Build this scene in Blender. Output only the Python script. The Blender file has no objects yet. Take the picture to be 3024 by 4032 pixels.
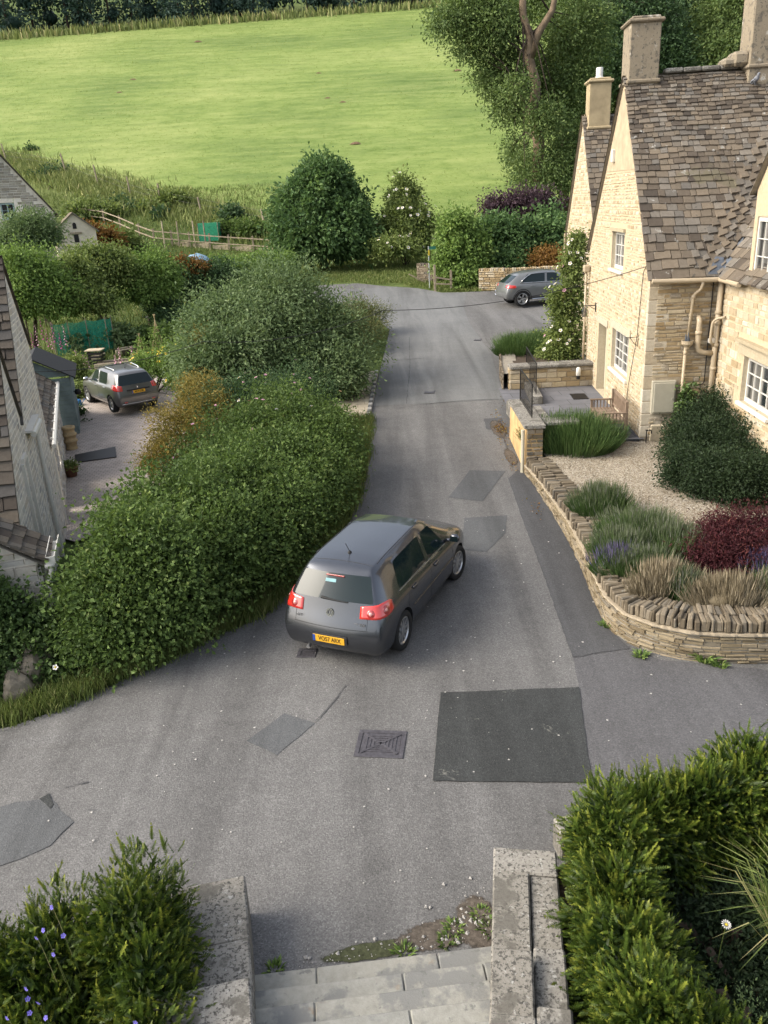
import bpy, bmesh, math, random
import numpy as np
from mathutils import Vector, Matrix
from mathutils.bvhtree import BVHTree
R = math.radians
SC = bpy.context.scene
COL = SC.collection
# ---------------------------------------------------------------- camera, sky, sun, exposure
CZ, FPX, PITCH, ROLL = 6.4, 3150.0, R(21.0), R(-3.0)
_f = np.array([0, math.cos(PITCH), -math.sin(PITCH)]); _r = np.array([1., 0, 0]); _u = np.cross(_r, _f)
_r2 = _r*math.cos(ROLL)+_u*math.sin(ROLL); _u2 = -_r*math.sin(ROLL)+_u*math.cos(ROLL)
cd = bpy.data.cameras.new('camera'); cam = bpy.data.objects.new('camera', cd); COL.objects.link(cam)
cd.sensor_fit = 'VERTICAL'; cd.sensor_height = 24.0; cd.lens = 24.0*FPX/4032; cd.clip_end = 2000; cd.clip_start = 0.1
m = Matrix.Identity(4)
for i in range(3):
    m[i][0] = _r2[i]; m[i][1] = _u2[i]; m[i][2] = -_f[i]
m[2][3] = CZ
cam.matrix_world = m; SC.camera = cam
SUN_EL, SUN_AZ = R(38), R(-98)          # compass-like: 0 = +y, negative = to the left
wd = bpy.data.worlds.new('World'); SC.world = wd; wd.use_nodes = True
nt = wd.node_tree; nt.nodes.clear()
sky = nt.nodes.new('ShaderNodeTexSky'); sky.sky_type = 'NISHITA'; sky.sun_disc = False
sky.sun_elevation = SUN_EL; sky.sun_rotation = SUN_AZ; sky.air_density = 1.0; sky.dust_density = 4.0; sky.ozone_density = 1.0
hs = nt.nodes.new('ShaderNodeHueSaturation'); hs.inputs['Saturation'].default_value = 0.5
bg = nt.nodes.new('ShaderNodeBackground'); bg.inputs[1].default_value = 0.15
wo = nt.nodes.new('ShaderNodeOutputWorld')
nt.links.new(sky.outputs[0], hs.inputs['Color']); nt.links.new(hs.outputs[0], bg.inputs[0]); nt.links.new(bg.outputs[0], wo.inputs[0])
sd = bpy.data.lights.new('sun', 'SUN'); so = bpy.data.objects.new('sun', sd); COL.objects.link(so)
sd.energy = 1.15; sd.angle = R(35); sd.color = (1.0, 0.90, 0.72)
_s = Vector((math.sin(SUN_AZ)*math.cos(SUN_EL), math.cos(SUN_AZ)*math.cos(SUN_EL), math.sin(SUN_EL)))
so.rotation_euler = _s.to_track_quat('Z', 'Y').to_euler()
SC.view_settings.view_transform = 'Standard'; SC.view_settings.look = 'None'
SC.view_settings.exposure = 1.36; SC.view_settings.gamma = 1.0
SC.render.engine = 'CYCLES'
SC.cycles.max_bounces = 6; SC.cycles.diffuse_bounces = 3; SC.cycles.glossy_bounces = 3; SC.cycles.transmission_bounces = 4; SC.cycles.transparent_max_bounces = 6
SC.cycles.use_denoising = True
# ---------------------------------------------------------------- terrain and pixel helpers (for reading positions off the photograph)
def ss(a, b, t):
    t = np.clip((t-a)/(b-a), 0, 1); return t*t*(3-2*t)
def zr(y):
    return np.interp(y, [-50,11,13,15,18,22,26,30,34,38,42,46,50,56,300], [0,0,.02,.09,.24,.48,.73,.98,1.22,1.44,1.62,1.76,1.86,1.95,3])
def H(x, y):
    x = np.asarray(x, float); y = np.asarray(y, float)
    base = zr(y)-ss(3.0, 8.5, -x)*ss(9, 24, y)*1.4*(1-.6*ss(40, 70, y))-ss(3.2, 8, -x)*.25
    f = 3+.3*(y-72)+0*x; k = 1.2
    return np.where(f > base, f, base)+k*np.log1p(np.exp(-np.abs(f-base)/k))
def hz(x, y): return float(H(x, y))
_M = np.array([_r2, -_u2, _f])
def ray(px, py): return _M.T @ np.array([(px-1512)/FPX, (py-2016)/FPX, 1.0])
def atz(px, py, z):
    d = ray(px, py); return np.array([0, 0, CZ])+(z-CZ)/d[2]*d
def aty(px, py, y):
    d = ray(px, py); return np.array([0, 0, CZ])+y/d[1]*d
_ys = np.concatenate([np.arange(2, 60, .01), np.arange(60, 400, .05)])
def G(px, py):
    d = ray(px, py); t = _ys/d[1]; zz = CZ+t*d[2]; h = H(t*d[0], _ys); i = int(np.argmax(zz < h))
    return np.array([t[i]*d[0], _ys[i], h[i]])
# ---------------------------------------------------------------- object helpers
def tag(o, label, cat, group=None, kind=None):
    if label: o['label'] = label
    if cat: o['category'] = cat
    if group: o['group'] = group
    if kind: o['kind'] = kind
    return o
def thing(name, label, cat, loc=(0, 0, 0), rz=0, group=None):
    o = bpy.data.objects.new(name, None); COL.objects.link(o); o.location = loc; o.rotation_euler = (0, 0, rz)
    o.empty_display_size = .2
    return tag(o, label, cat, group)
def copy_tree(o, parent=None, label=None):
    c = o.copy(); COL.objects.link(c)
    if parent is not None: c.parent = parent
    if label: c['label'] = label
    for ch in list(o.children): copy_tree(ch, c)
    return c
def link(name, me, mats, parent=None):
    o = bpy.data.objects.new(name, me); COL.objects.link(o)
    for mt in (mats if isinstance(mats, (list, tuple)) else [mats]): me.materials.append(mt)
    if parent is not None: o.parent = parent
    return o
def np_mesh(name, V, F, rnd=None, mi=None, smooth=False):
    """V (n,3); F (m,k) with k 3 or 4, or list of such arrays"""
    Fs = [np.asarray(f, dtype=np.int32) for f in (F if isinstance(F, list) else [F]) if len(f)]
    me = bpy.data.meshes.new(name); V = np.ascontiguousarray(V, dtype=np.float32)
    me.vertices.add(len(V)); me.vertices.foreach_set('co', V.ravel())
    li = np.concatenate([f.ravel() for f in Fs]); tot = np.concatenate([np.full(len(f), f.shape[1], np.int32) for f in Fs])
    st = np.concatenate([[0], np.cumsum(tot)[:-1]]).astype(np.int32)
    me.loops.add(len(li)); me.loops.foreach_set('vertex_index', li)
    me.polygons.add(len(tot)); me.polygons.foreach_set('loop_start', st); me.polygons.foreach_set('loop_total', tot)
    if mi is not None: me.polygons.foreach_set('material_index', np.asarray(mi, dtype=np.int32))
    me.polygons.foreach_set('use_smooth', np.full(len(tot), bool(smooth)))
    me.update(calc_edges=True)
    if rnd is not None:
        a = me.attributes.new('rnd', 'FLOAT', 'POINT'); a.data.foreach_set('value', np.asarray(rnd, dtype=np.float32))
    return me
class MB:
    """collects faces; build() links them as one mesh object"""
    def __init__(s): s.v = []; s.f = []; s.r = []; s.m = []; s.n = 0
    def add(s, verts, faces, r=None, m=0):
        b = len(s.v); r = random.random() if r is None else r
        s.v += [tuple(p) for p in verts]; s.r += [r]*len(verts)
        s.f += [tuple(b+i for i in f) for f in faces]; s.m += [m]*len(faces)
    def box(s, c, size, rz=0, m=0, r=None, bev=0.0, rot=None):
        x, y, z = [d/2 for d in size]; b = min(bev, x*.9, y*.9, z*.9)
        Rm = rot if rot is not None else Matrix.Rotation(rz, 3, 'Z'); c = Vector(c)
        if b <= 0:
            P = [(sx*x, sy*y, sz*z) for sz in (-1, 1) for sy in (-1, 1) for sx in (-1, 1)]
            Fc = [(0, 2, 3, 1), (4, 5, 7, 6), (0, 1, 5, 4), (2, 6, 7, 3), (0, 4, 6, 2), (1, 3, 7, 5)]
        else:
            P = []; idx = {}
            for sz in (-1, 1):
                for sy in (-1, 1):
                    for sx in (-1, 1):
                        for k in range(3):
                            q = [sx*(x-b), sy*(y-b), sz*(z-b)]; q[k] = (sx*x, sy*y, sz*z)[k]
                            idx[(sx, sy, sz, k)] = len(P); P.append(tuple(q))
            I = lambda a, b_, c_, k: idx[(a, b_, c_, k)]
            Fc = []
            for s1 in (-1, 1):
                q = [(s1, -1, -1), (s1, 1, -1), (s1, 1, 1), (s1, -1, 1)]; f = [I(*a, 0) for a in q]; Fc.append(f if s1 > 0 else f[::-1])
                q = [(-1, s1, -1), (-1, s1, 1), (1, s1, 1), (1, s1, -1)]; f = [I(*a, 1) for a in q]; Fc.append(f if s1 > 0 else f[::-1])
                q = [(-1, -1, s1), (1, -1, s1), (1, 1, s1), (-1, 1, s1)]; f = [I(*a, 2) for a in q]; Fc.append(f if s1 > 0 else f[::-1])
            for a in (-1, 1):
                for b2 in (-1, 1):
                    Fc.append([I(-1, a, b2, 1), I(1, a, b2, 1), I(1, a, b2, 2), I(-1, a, b2, 2)])
                    Fc.append([I(a, -1, b2, 0), I(a, 1, b2, 0), I(a, 1, b2, 2), I(a, -1, b2, 2)])
                    Fc.append([I(a, b2, -1, 0), I(a, b2, 1, 0), I(a, b2, 1, 1), I(a, b2, -1, 1)])
                    for c2 in (-1, 1): Fc.append([I(a, b2, c2, 0), I(a, b2, c2, 1), I(a, b2, c2, 2)])
        s.add([c+Rm @ Vector(p) for p in P], Fc, r, m)
    def tube(s, pts, rad, seg=8, m=0, r=None, cap=True):
        pts = [Vector(p) for p in pts]; n = len(pts)
        rad = rad if isinstance(rad, (list, tuple)) else [rad]*n
        V = []; Fc = []; prev = None
        for i, p in enumerate(pts):
            t = (pts[min(i+1, n-1)]-pts[max(i-1, 0)]); t = t.normalized() if t.length > 1e-9 else Vector((0, 0, 1))
            if prev is None: a = t.orthogonal().normalized()
            else:
                a = prev-t*prev.dot(t); a = a.normalized() if a.length > 1e-6 else t.orthogonal().normalized()
            prev = a; b = t.cross(a)
            for k in range(seg):
                w = 2*math.pi*k/seg; V.append(p+(a*math.cos(w)+b*math.sin(w))*rad[i])
        for i in range(n-1):
            for k in range(seg):
                k2 = (k+1) % seg; Fc.append((i*seg+k, i*seg+k2, (i+1)*seg+k2, (i+1)*seg+k))
        if cap: Fc.append(tuple(range(seg))[::-1]); Fc.append(tuple((n-1)*seg+k for k in range(seg)))
        s.add(V, Fc, r, m)
    def lathe(s, prof, c=(0, 0, 0), seg=20, axis='Z', m=0, r=None, cap=True):
        """prof: list of (radius, height)"""
        V = []; Fc = []; n = len(prof); c = Vector(c)
        for (rr, h) in prof:
            for k in range(seg):
                w = 2*math.pi*k/seg; a, b = rr*math.cos(w), rr*math.sin(w)
                V.append(c+Vector({'Z': (a, b, h), 'Y': (a, h, b), 'X': (h, a, b)}[axis]))
        for i in range(n-1):
            for k in range(seg):
                k2 = (k+1) % seg; Fc.append((i*seg+k, i*seg+k2, (i+1)*seg+k2, (i+1)*seg+k))
        if cap: Fc.append(tuple(range(seg))[::-1]); Fc.append(tuple((n-1)*seg+k for k in range(seg)))
        s.add(V, Fc, r, m)
    def prism(s, poly, h0, h1, f=None, m=0, r=None):
        """polygon in (a,b) extruded from h0 to h1; f maps (a,b,h) to xyz"""
        f = f or (lambda a, b, h: (a, b, h)); n = len(poly)
        V = [f(a, b, h0) for a, b in poly]+[f(a, b, h1) for a, b in poly]
        s.add(V, [tuple(range(n))[::-1], tuple(range(n, 2*n))]+[(i, (i+1) % n, n+(i+1) % n, n+i) for i in range(n)], r, m)
    def build(s, name, mats, parent=None, smooth=False):
        me = bpy.data.meshes.new(name); me.from_pydata(s.v, [], s.f)
        me.polygons.foreach_set('material_index', s.m); me.polygons.foreach_set('use_smooth', [smooth]*len(s.f))
        a = me.attributes.new('rnd', 'FLOAT', 'POINT'); a.data.foreach_set('value', s.r)
        me.update(); bm = bmesh.new(); bm.from_mesh(me); bmesh.ops.recalc_face_normals(bm, faces=bm.faces); bm.to_mesh(me); bm.free()
        return link(name, me, mats, parent)
# ---------------------------------------------------------------- materials
class NT:
    def __init__(s, name):
        s.m = bpy.data.materials.new(name); s.m.use_nodes = True; s.t = s.m.node_tree; s.t.nodes.clear()
        s.out = s.n('ShaderNodeOutputMaterial'); s.b = s.n('ShaderNodeBsdfPrincipled'); s.l(s.b.outputs[0], s.out.inputs[0])
        s.co = s.n('ShaderNodeTexCoord').outputs['Object']
    def n(s, t, **k):
        x = s.t.nodes.new(t)
        for a, b in k.items():
            if hasattr(x, a): setattr(x, a, b)
            else: x.inputs[a].default_value = b
        return x
    def l(s, a, b): s.t.links.new(a, b)
    def noise(s, scale, det=4, rough=.6, vec=None, dist=0.0):
        x = s.n('ShaderNodeTexNoise'); x.inputs['Scale'].default_value = scale; x.inputs['Detail'].default_value = det
        x.inputs['Roughness'].default_value = rough; x.inputs['Distortion'].default_value = dist
        s.l(vec or s.co, x.inputs['Vector']); return x.outputs[0]
    def vor(s, scale, feat='F1', vec=None, out='Distance', rand=1.0):
        x = s.n('ShaderNodeTexVoronoi'); x.feature = feat; x.inputs['Scale'].default_value = scale; x.inputs['Randomness'].default_value = rand
        s.l(vec or s.co, x.inputs['Vector']); return x.outputs[out]
    def ramp(s, fac, stops, interp='LINEAR'):
        x = s.n('ShaderNodeValToRGB'); e = x.color_ramp; e.interpolation = interp
        while len(e.elements) < len(stops): e.elements.new(.5)
        for el, (p, c) in zip(e.elements, stops):
            el.position = p; el.color = (c, c, c, 1) if isinstance(c, (int, float)) else (*c, 1)
        s.l(fac, x.inputs[0]); return x.outputs[0]
    def mix(s, fac, a, b, mode='MIX'):
        x = s.n('ShaderNodeMix', data_type='RGBA'); x.blend_type = mode
        for sock, v in ((x.inputs[0], fac), (x.inputs[6], a), (x.inputs[7], b)):
            if isinstance(v, (int, float)): sock.default_value = v
            elif isinstance(v, tuple): sock.default_value = (*v, 1)
            else: s.l(v, sock)
        return x.outputs[2]
    def attr(s, name='rnd'): return s.n('ShaderNodeAttribute', attribute_name=name).outputs['Fac']
    def objrnd(s): return s.n('ShaderNodeObjectInfo').outputs['Random']
    def bump(s, h, strength=.3, dist=.02):
        x = s.n('ShaderNodeBump'); x.inputs['Strength'].default_value = strength; x.inputs['Distance'].default_value = dist
        s.l(h, x.inputs['Height']); s.l(x.outputs[0], s.b.inputs['Normal'])
    def col(s, c):
        if isinstance(c, tuple): s.b.inputs['Base Color'].default_value = (*c, 1)
        else: s.l(c, s.b.inputs['Base Color'])
    def set(s, rough=.8, metal=0.0, spec=.3, coat=0.0):
        s.b.inputs['Roughness'].default_value = rough; s.b.inputs['Metallic'].default_value = metal
        s.b.inputs['Specular IOR Level'].default_value = spec
        if coat: s.b.inputs['Coat Weight'].default_value = coat; s.b.inputs['Coat Roughness'].default_value = .05
        return s.m
def plain(name, c, rough=.6, metal=0.0, spec=.3, coat=0.0, var=.12, scale=9.0, bump=0.0):
    c = tuple(x*.76 for x in c); t = NT(name); a = tuple(x*(1-var) for x in c); b = tuple(min(1, x*(1+var)) for x in c)
    h = t.noise(scale); t.col(t.ramp(h, [(.3, a), (.7, b)]))
    if bump: t.bump(t.noise(scale*6), bump, .01)
    return t.set(rough, metal, spec, coat)
def leaf_mat(name, dark, light, extra=None, trans=.34, rough=.55, spec=.2):
    t = NT(name); r = t.attr()
    st = [(0.0, dark), (.7, light)]+([(1.0, extra)] if extra else [])
    c = t.ramp(r, st); t.col(c); t.set(rough, 0, spec)
    tr = t.n('ShaderNodeBsdfTranslucent'); t.l(t.mix(1.0, c, (1.0, 1.0, .75), 'MULTIPLY'), tr.inputs[0])
    mx = t.n('ShaderNodeMixShader'); mx.inputs[0].default_value = trans
    t.l(t.b.outputs[0], mx.inputs[1]); t.l(tr.outputs[0], mx.inputs[2]); t.l(mx.outputs[0], t.out.inputs[0]); return t.m
def stone_mat(name, cols, lichen=None, rough=.9, fine=1.0):
    """cols: ramp colours picked per stone by rnd; noise adds grain inside a stone"""
    cols = [tuple(x*.76 for x in k) for k in cols]; lichen = [(s_, h_, tuple(x*.76 for x in k)) for s_, h_, k in (lichen or [])]; t = NT(name); r = t.attr(); n = len(cols)
    c = t.ramp(r, [(i/(n-1), k) for i, k in enumerate(cols)])
    g = t.noise(14*fine, 6, .7); c = t.mix(.55, c, t.ramp(g, [(.25, (.45, .43, .40)), (.75, (1.0, 1.0, 1.0))]), 'MULTIPLY')
    if lichen:
        for sc, th, lc in lichen:
            w = t.noise(sc, 5, .65); c = t.mix(t.ramp(w, [(th, 0.0), (th+.06, .85)]), c, lc)
    t.col(c); t.bump(t.noise(40*fine, 5, .7), .5, .012); return t.set(rough, 0, .15)
def text_mesh(body, size, parent, name, mat, loc, rot, depth=.002, sx=1.0):
    cu = bpy.data.curves.new(name, 'FONT'); cu.body = body; cu.size = size; cu.align_x = 'CENTER'; cu.align_y = 'CENTER'; cu.extrude = depth; cu.offset = size*.012
    o = bpy.data.objects.new(name, cu); COL.objects.link(o); dg = bpy.context.evaluated_depsgraph_get(); dg.update()
    me = bpy.data.meshes.new_from_object(o.evaluated_get(dg)); bpy.data.objects.remove(o); bpy.data.curves.remove(cu)
    me.name = name; me.materials.clear(); ob = link(name, me, mat, parent); ob.location = loc; ob.rotation_euler = rot; ob.scale = (sx, 1, 1); return ob
# ---------------------------------------------------------------- ground, field, road
def asphalt(name, base, tint=(1, .96, .95), speck=.5, stain=.25, rough=.9, worn=False):
    t = NT(name); b = tuple(base*.70*k for k in tint); wt_ = t.n('ShaderNodeMapping'); wt_.inputs['Scale'].default_value = (1.3, .10, 1.0); t.l(t.co, wt_.inputs[0])
    big = t.noise(.55, 5, .6, dist=.4); mid = t.noise(3.0, 5, .65)
    c = t.mix(stain, b, t.ramp(big, [(.3, tuple(x*.55 for x in b)), (.5, b), (.72, tuple(min(1, x*1.7) for x in b))]))
    c = t.mix(stain*.8, c, t.ramp(mid, [(.3, tuple(x*.6 for x in b)), (.7, tuple(x*1.5 for x in b))]))
    c = t.mix(.55, c, t.ramp(t.noise(1.0, 4, .6, vec=wt_.outputs[0], dist=.6), [(.34, tuple(x*.6 for x in b)), (.5, b), (.66, tuple(x*1.4 for x in b))]))
    g = t.vor(70, 'F1', out='Color'); gs = t.n('ShaderNodeSeparateColor'); t.l(g, gs.inputs[0])
    c = t.mix(speck, c, t.ramp(gs.outputs[0], [(0, .5), (.35, .85), (.8, 1.1), (.97, 1.55)]), 'MULTIPLY')
    g2 = t.vor(17, 'F1'); c = t.mix(t.ramp(g2, [(.05, .55), (.085, 0.0)]), c, t.mix(t.noise(1.3, 3), (.05, .05, .05), (.45, .43, .4)))
    if worn:
        wn = t.ramp(t.noise(1.5, 6, .7, dist=.8), [(.62, 0.0), (.72, .75)]); sp = t.ramp(t.noise(28, 4, .7), [(.46, 0.0), (.56, 1.0)]); c = t.mix(t.mix(1.0, wn, sp, 'MULTIPLY'), c, (.30, .29, .25))
    t.col(c); t.bump(t.vor(60, 'F1'), .5, .008); return t.set(rough, 0, .25)
M = {}
M['road'] = asphalt('asphalt_worn', .165, (1.01, .985, .955), .6, .55)
M['road_far'] = asphalt('asphalt_bluish', .185, (.99, 1.0, .98), .35, .35)
M['patch_dark'] = asphalt('asphalt_dark', .058, (.95, 1.0, .98), .6, .5, worn=True)
M['patch_mid'] = asphalt('asphalt_mid', .118, (.97, 1.0, 1.02), .4, .2)
M['side_dark'] = asphalt('asphalt_side', .100, (.98, .98, 1.0), .45, .3)
M['side_mid'] = asphalt('asphalt_side_mid', .122, (1.0, .98, 1.0), .55, .3)
def grass_ground(name, cols, scale=1.0):
    t = NT(name); mp = t.n('ShaderNodeMapping'); mp.inputs['Scale'].default_value = (.12*scale, .5*scale, .5*scale); t.l(t.co, mp.inputs[0])
    a = t.noise(.9, 6, .62, vec=mp.outputs[0]); b = t.noise(.028, 5, .55); d = t.noise(2.2*scale, 5, .7)
    c = t.mix(.6, t.ramp(a, [(.34, cols[0]), (.5, cols[1]), (.64, cols[2])]), t.ramp(b, [(.36, cols[0]), (.5, cols[1]), (.66, cols[2])]))
    sp_ = t.noise(.5*scale, 7, .8); c = t.mix(.65, c, t.ramp(sp_, [(.36, (.62, .70, .5)), (.5, (1.0, 1.0, 1.0)), (.62, (1.12, 1.06, 1.1))]), 'MULTIPLY'); c = t.mix(.4, c, t.ramp(d, [(.25, (.6, .68, .55)), (.7, (1.1, 1.08, 1.05))]), 'MULTIPLY')
    t.col(c); t.bump(t.noise(3.0*scale, 6, .75), .5, .15); return t.set(.95, 0, .1)
M['field'] = grass_ground('meadow_grass', [(.105, .155, .045), (.18, .236, .068), (.27, .308, .11)])
M['bank'] = grass_ground('rough_grass', [(.05, .075, .022), (.085, .12, .034), (.13, .15, .05)], 3.0)
def sheet(name, xs_of_y, ys, nx, mat, dz, kind='structure', zf=H):
    """ribbon across x for every y, laid on the terrain"""
    V = []; F = []
    for y in ys:
        x0, x1 = xs_of_y(y)
        for i in range(nx+1):
            x = x0+(x1-x0)*i/nx; V.append((x, y, float(zf(x, y))+dz))
    n = nx+1
    for j in range(len(ys)-1):
        for i in range(nx): F.append((j*n+i, j*n+i+1, (j+1)*n+i+1, (j+1)*n+i))
    o = link(name, np_mesh(name, V, np.array(F), smooth=True), mat); o['kind'] = kind; return o
# ground: lowered a little under the road so the road sheet stays clear of it
xs = np.concatenate([np.arange(-190, -40, 4), np.arange(-40, -16, 1.5), np.arange(-16, 16, .7), np.arange(16, 40, 1.5), np.arange(40, 200, 4)])
ys = np.concatenate([np.arange(-6, 4, 1.0), np.arange(4, 60, .7), np.arange(60, 110, 1.5), np.arange(110, 340, 4)])
XX, YY = np.meshgrid(xs, ys); ZZ = H(XX, YY)-.03-.05*((XX > -6) & (XX < 14) & (YY < 50))
V = np.stack([XX, YY, ZZ], -1).reshape(-1, 3); nx_, ny_ = len(xs), len(ys)
I = (np.arange(ny_-1)[:, None]*nx_+np.arange(nx_-1)).ravel(); F = np.stack([I, I+1, I+nx_+1, I+nx_], -1)
o = link('ground', np_mesh('ground', V, F, smooth=True), M['bank']); o['kind'] = 'structure'
def yb(x): return np.interp(x, [-200, -44, -12, 0, 10, 200], [200, 109, 82, 71, 68, 66])
xs = np.arange(-150, 121, 2.0); ts = np.linspace(0, 1, 90)**1.4
XX = np.repeat(xs[None], 90, 0); y0 = yb(xs); y1 = np.interp(xs, [-90, 30], [221, 243]); YY = y0+(y1-y0)*ts[:, None]
V = np.stack([XX, YY, H(XX, YY)+.05], -1).reshape(-1, 3); n = len(xs)
I = (np.arange(89)[:, None]*n+np.arange(n-1)).ravel(); F = np.stack([I, I+1, I+n+1, I+n], -1)
o = link('field', np_mesh('field', V, F, smooth=True), M['field']); o['kind'] = 'structure'
_yl = [4, 8.6, 9.2, 9.7, 10.2, 10.7, 11.3, 12, 12.7, 13.3, 15.3, 16.7, 19.8, 22.7, 27, 30.7, 35.3, 40, 42, 44, 48, 50, 53]
_xl = [-16, -16, -5.7, -4.75, -4.2, -3.5, -3.0, -2.2, -1.85, -1.6, -.95, -.65, -.42, -.3, 0, .3, .65, -.2, -1.6, -4, -9, -13, -16]
_yr = [4, 23.5, 27, 30, 33, 38, 40, 44.2, 45, 47.6, 49.7, 51.8, 53]
_xr = [16, 16, 16, 16, 16, 16, 16, 16, 3.9, 2.6, .5, -1, -16]
def rd(y): return (float(np.interp(y, _yl, _xl)), float(np.interp(y, _yr, _xr)))
sheet('road', rd, np.arange(4.0, 51.9, .3), 40, M['road'], 0.0)
def quad_patch(name, px, mat, dz, n=14, kind='structure', wob=.0):
    """a sheet whose outline is read off the photograph, laid on the road"""
    P = [G(*p) for p in px]; me = bpy.data.meshes.new(name); bm = bmesh.new()
    ring = []
    for i in range(len(P)):
        a, b = P[i], P[(i+1) % len(P)]; k = max(2, int(np.linalg.norm(b-a)/.15))
        for j in range(k):
            q = a+(b-a)*j/k
            if j: q = q+np.array([random.uniform(-wob, wob), random.uniform(-wob, wob), 0])
            ring.append(bm.verts.new((q[0], q[1], hz(q[0], q[1])+dz)))
    f = bm.faces.new(ring); bmesh.ops.triangulate(bm, faces=[f])
    for _ in range(5):
        es = [e for e in bm.edges if e.calc_length() > .55]
        if not es: break
        bmesh.ops.subdivide_edges(bm, edges=es, cuts=1); bmesh.ops.triangulate(bm, faces=bm.faces[:])
    for v in bm.verts: v.co.z = hz(v.co.x, v.co.y)+dz
    bmesh.ops.recalc_face_normals(bm, faces=bm.faces)
    for f in bm.faces:
        if f.normal.z < 0: f.normal_flip()
    bm.to_mesh(me); bm.free(); o = link(name, me, mat); o['kind'] = kind; return o
random.seed(3)
def far_road(y): a, b = rd(y); return (a+.02, min(b, float(np.interp(y, [23, 27, 30, 36, 40, 44], [3.8, 4.1, 4.3, 4.2, 4.4, 5]))))
sheet('road_resurfaced', far_road, np.arange(24.2, 49, .3), 14, M['road_far'], .006)
quad_patch('road_side', [(2255, 2590), (2480, 2556), (2600, 2600), (3024, 2640), (3024, 3050), (2330, 3085), (2280, 2712)], M['side_mid'], .005, wob=.01)
quad_patch('road_side_strip', [(2002, 1885), (2062, 2060), (2140, 2262), (2200, 2440), (2255, 2588), (2480, 2554), (2385, 2470), (2325, 2340), (2285, 2230), (2225, 2110), (2165, 2010), (2108, 1920), (2066, 1868), (2040, 1850)], M['side_dark'], .009, wob=.012)
quad_patch('road_patch', [(1735, 2730), (2280, 2710), (2330, 3085), (1705, 3080)], M['patch_dark'], .014, wob=.008)
quad_patch('road_patch', [(970, 2920), (1120, 2810), (1240, 2850), (1090, 2975)], M['patch_mid'], .006, wob=.008)
quad_patch('road_patch', [(-200, 3260), (60, 3160), (200, 3145), (290, 3240), (200, 3330), (-100, 3460)], M['patch_mid'], .006, wob=.02)
quad_patch('road_patch', [(155, 3150), (195, 3125), (212, 3170), (200, 3190)], M['patch_dark'], .011, wob=.01)
quad_patch('road_patch', [(1830, 2040), (1995, 2030), (1990, 2100), (1915, 2175), (1815, 2165)], M['patch_mid'], .006, wob=.006)
quad_patch('road_patch', [(1765, 1960), (1850, 1852), (1990, 1855), (1900, 1975)], M['patch_mid'], .006, wob=.006)
quad_patch('road_patch', [(1905, 1650), (1975, 1645), (1985, 1700), (1915, 1690)], M['side_dark'], .007, wob=.02)
# seams and cracks in the tarmac: thin dark strips
def strip(name, px, w, mat, dz):
    P = [G(*p) for p in px]; V = []; F = []
    Q = []
    for i in range(len(P)-1):
        k = max(2, int(np.linalg.norm(P[i+1]-P[i])/.12))
        for j in range(k): Q.append(P[i]+(P[i+1]-P[i])*j/k)
    Q.append(P[-1])
    for i, q in enumerate(Q):
        t = Q[min(i+1, len(Q)-1)]-Q[max(i-1, 0)]; t = t/np.linalg.norm(t); nrm = np.array([-t[1], t[0]]); ww = w*random.uniform(.3, 1.4)
        off = nrm*random.uniform(-w, w)
        for sgn in (-1, 1): V.append((q[0]+off[0]+nrm[0]*ww*sgn, q[1]+off[1]+nrm[1]*ww*sgn, hz(q[0], q[1])+dz))
    for i in range(len(Q)-1): F.append((2*i, 2*i+2, 2*i+3, 2*i+1))
    o = link(name, np_mesh(name, V, np.array(F)), mat); o['kind'] = 'structure'
for l, w in (([(1570, 1607), (1700, 1590), (1830, 1577), (1960, 1572)], .02), ([(1240, 2845), (1310, 2770), (1360, 2700)], .009), ([(255, 3105), (310, 3090), (350, 3080)], .012),
             ([(1612, 1330), (1614, 1450), (1600, 1590)], .012), ([(2257, 2592), (2360, 2575), (2480, 2556)], .008), ([(2000, 1880), (2140, 2262), (2257, 2590)], .012),
             ([(1690, 1410), (1560, 1420)], .03), ([(1960, 1650), (1990, 1750), (2015, 1840)], .03), ([(345, 3195), (380, 3190)], .008)):
    strip('road_crack', l, w*.75, M['side_dark'], .012)
M['pale'] = plain('pale_grit', (.45, .43, .40), .9, var=.3)
# small iron covers in the road, one standing in for a broken patch
M['iron'] = plain('cast_iron', (.10, .095, .105), .55, .3, var=.3, scale=20, bump=.3)
def manhole(px, label, big=True):
    P = [G(*p) for p in px]; c = sum(P)/4; ax = P[1]-P[0]; ay = P[0]-P[3]; a = math.atan2(ax[1], ax[0]); W = np.linalg.norm(ax); D = np.linalg.norm(ay)
    t = thing('manhole_cover', label, 'manhole cover', (c[0], c[1], hz(c[0], c[1])), a)
    f = MB(); th = .012
    for sx, sy, w, d in ((0, D/2-.03, W, .06), (0, -D/2+.03, W, .06), (W/2-.03, 0, .06, D-.12), (-W/2+.03, 0, .06, D-.12)): f.box((sx, sy, th/2+.002), (w, d, th), bev=.004)
    f.build('frame', M['iron'], t)
    l = MB(); l.box((0, 0, .004), (W-.13, D-.13, .006))
    if big:
        w2, d2 = W/2-.08, D/2-.08
        for k in range(1, 5):
            q = k/5.
            for (x0, y0, x1, y1) in ((-w2*q, -d2*q, w2*q, -d2*q), (-w2*q, d2*q, w2*q, d2*q), (-w2*q, -d2*q, -w2*q, d2*q), (w2*q, -d2*q, w2*q, d2*q)):
                dx, dy = x1-x0, y1-y0; L = math.hypot(dx, dy); l.box(((x0+x1)/2, (y0+y1)/2, .010), (L, .022, .008), rz=math.atan2(dy, dx))
        for sg in (-1, 1): l.box((0, 0, .0125), (math.hypot(w2, d2)*2, .03, .009), rz=sg*math.atan2(d2, w2))
    l.build('lid', M['iron'], t); return t
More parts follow.
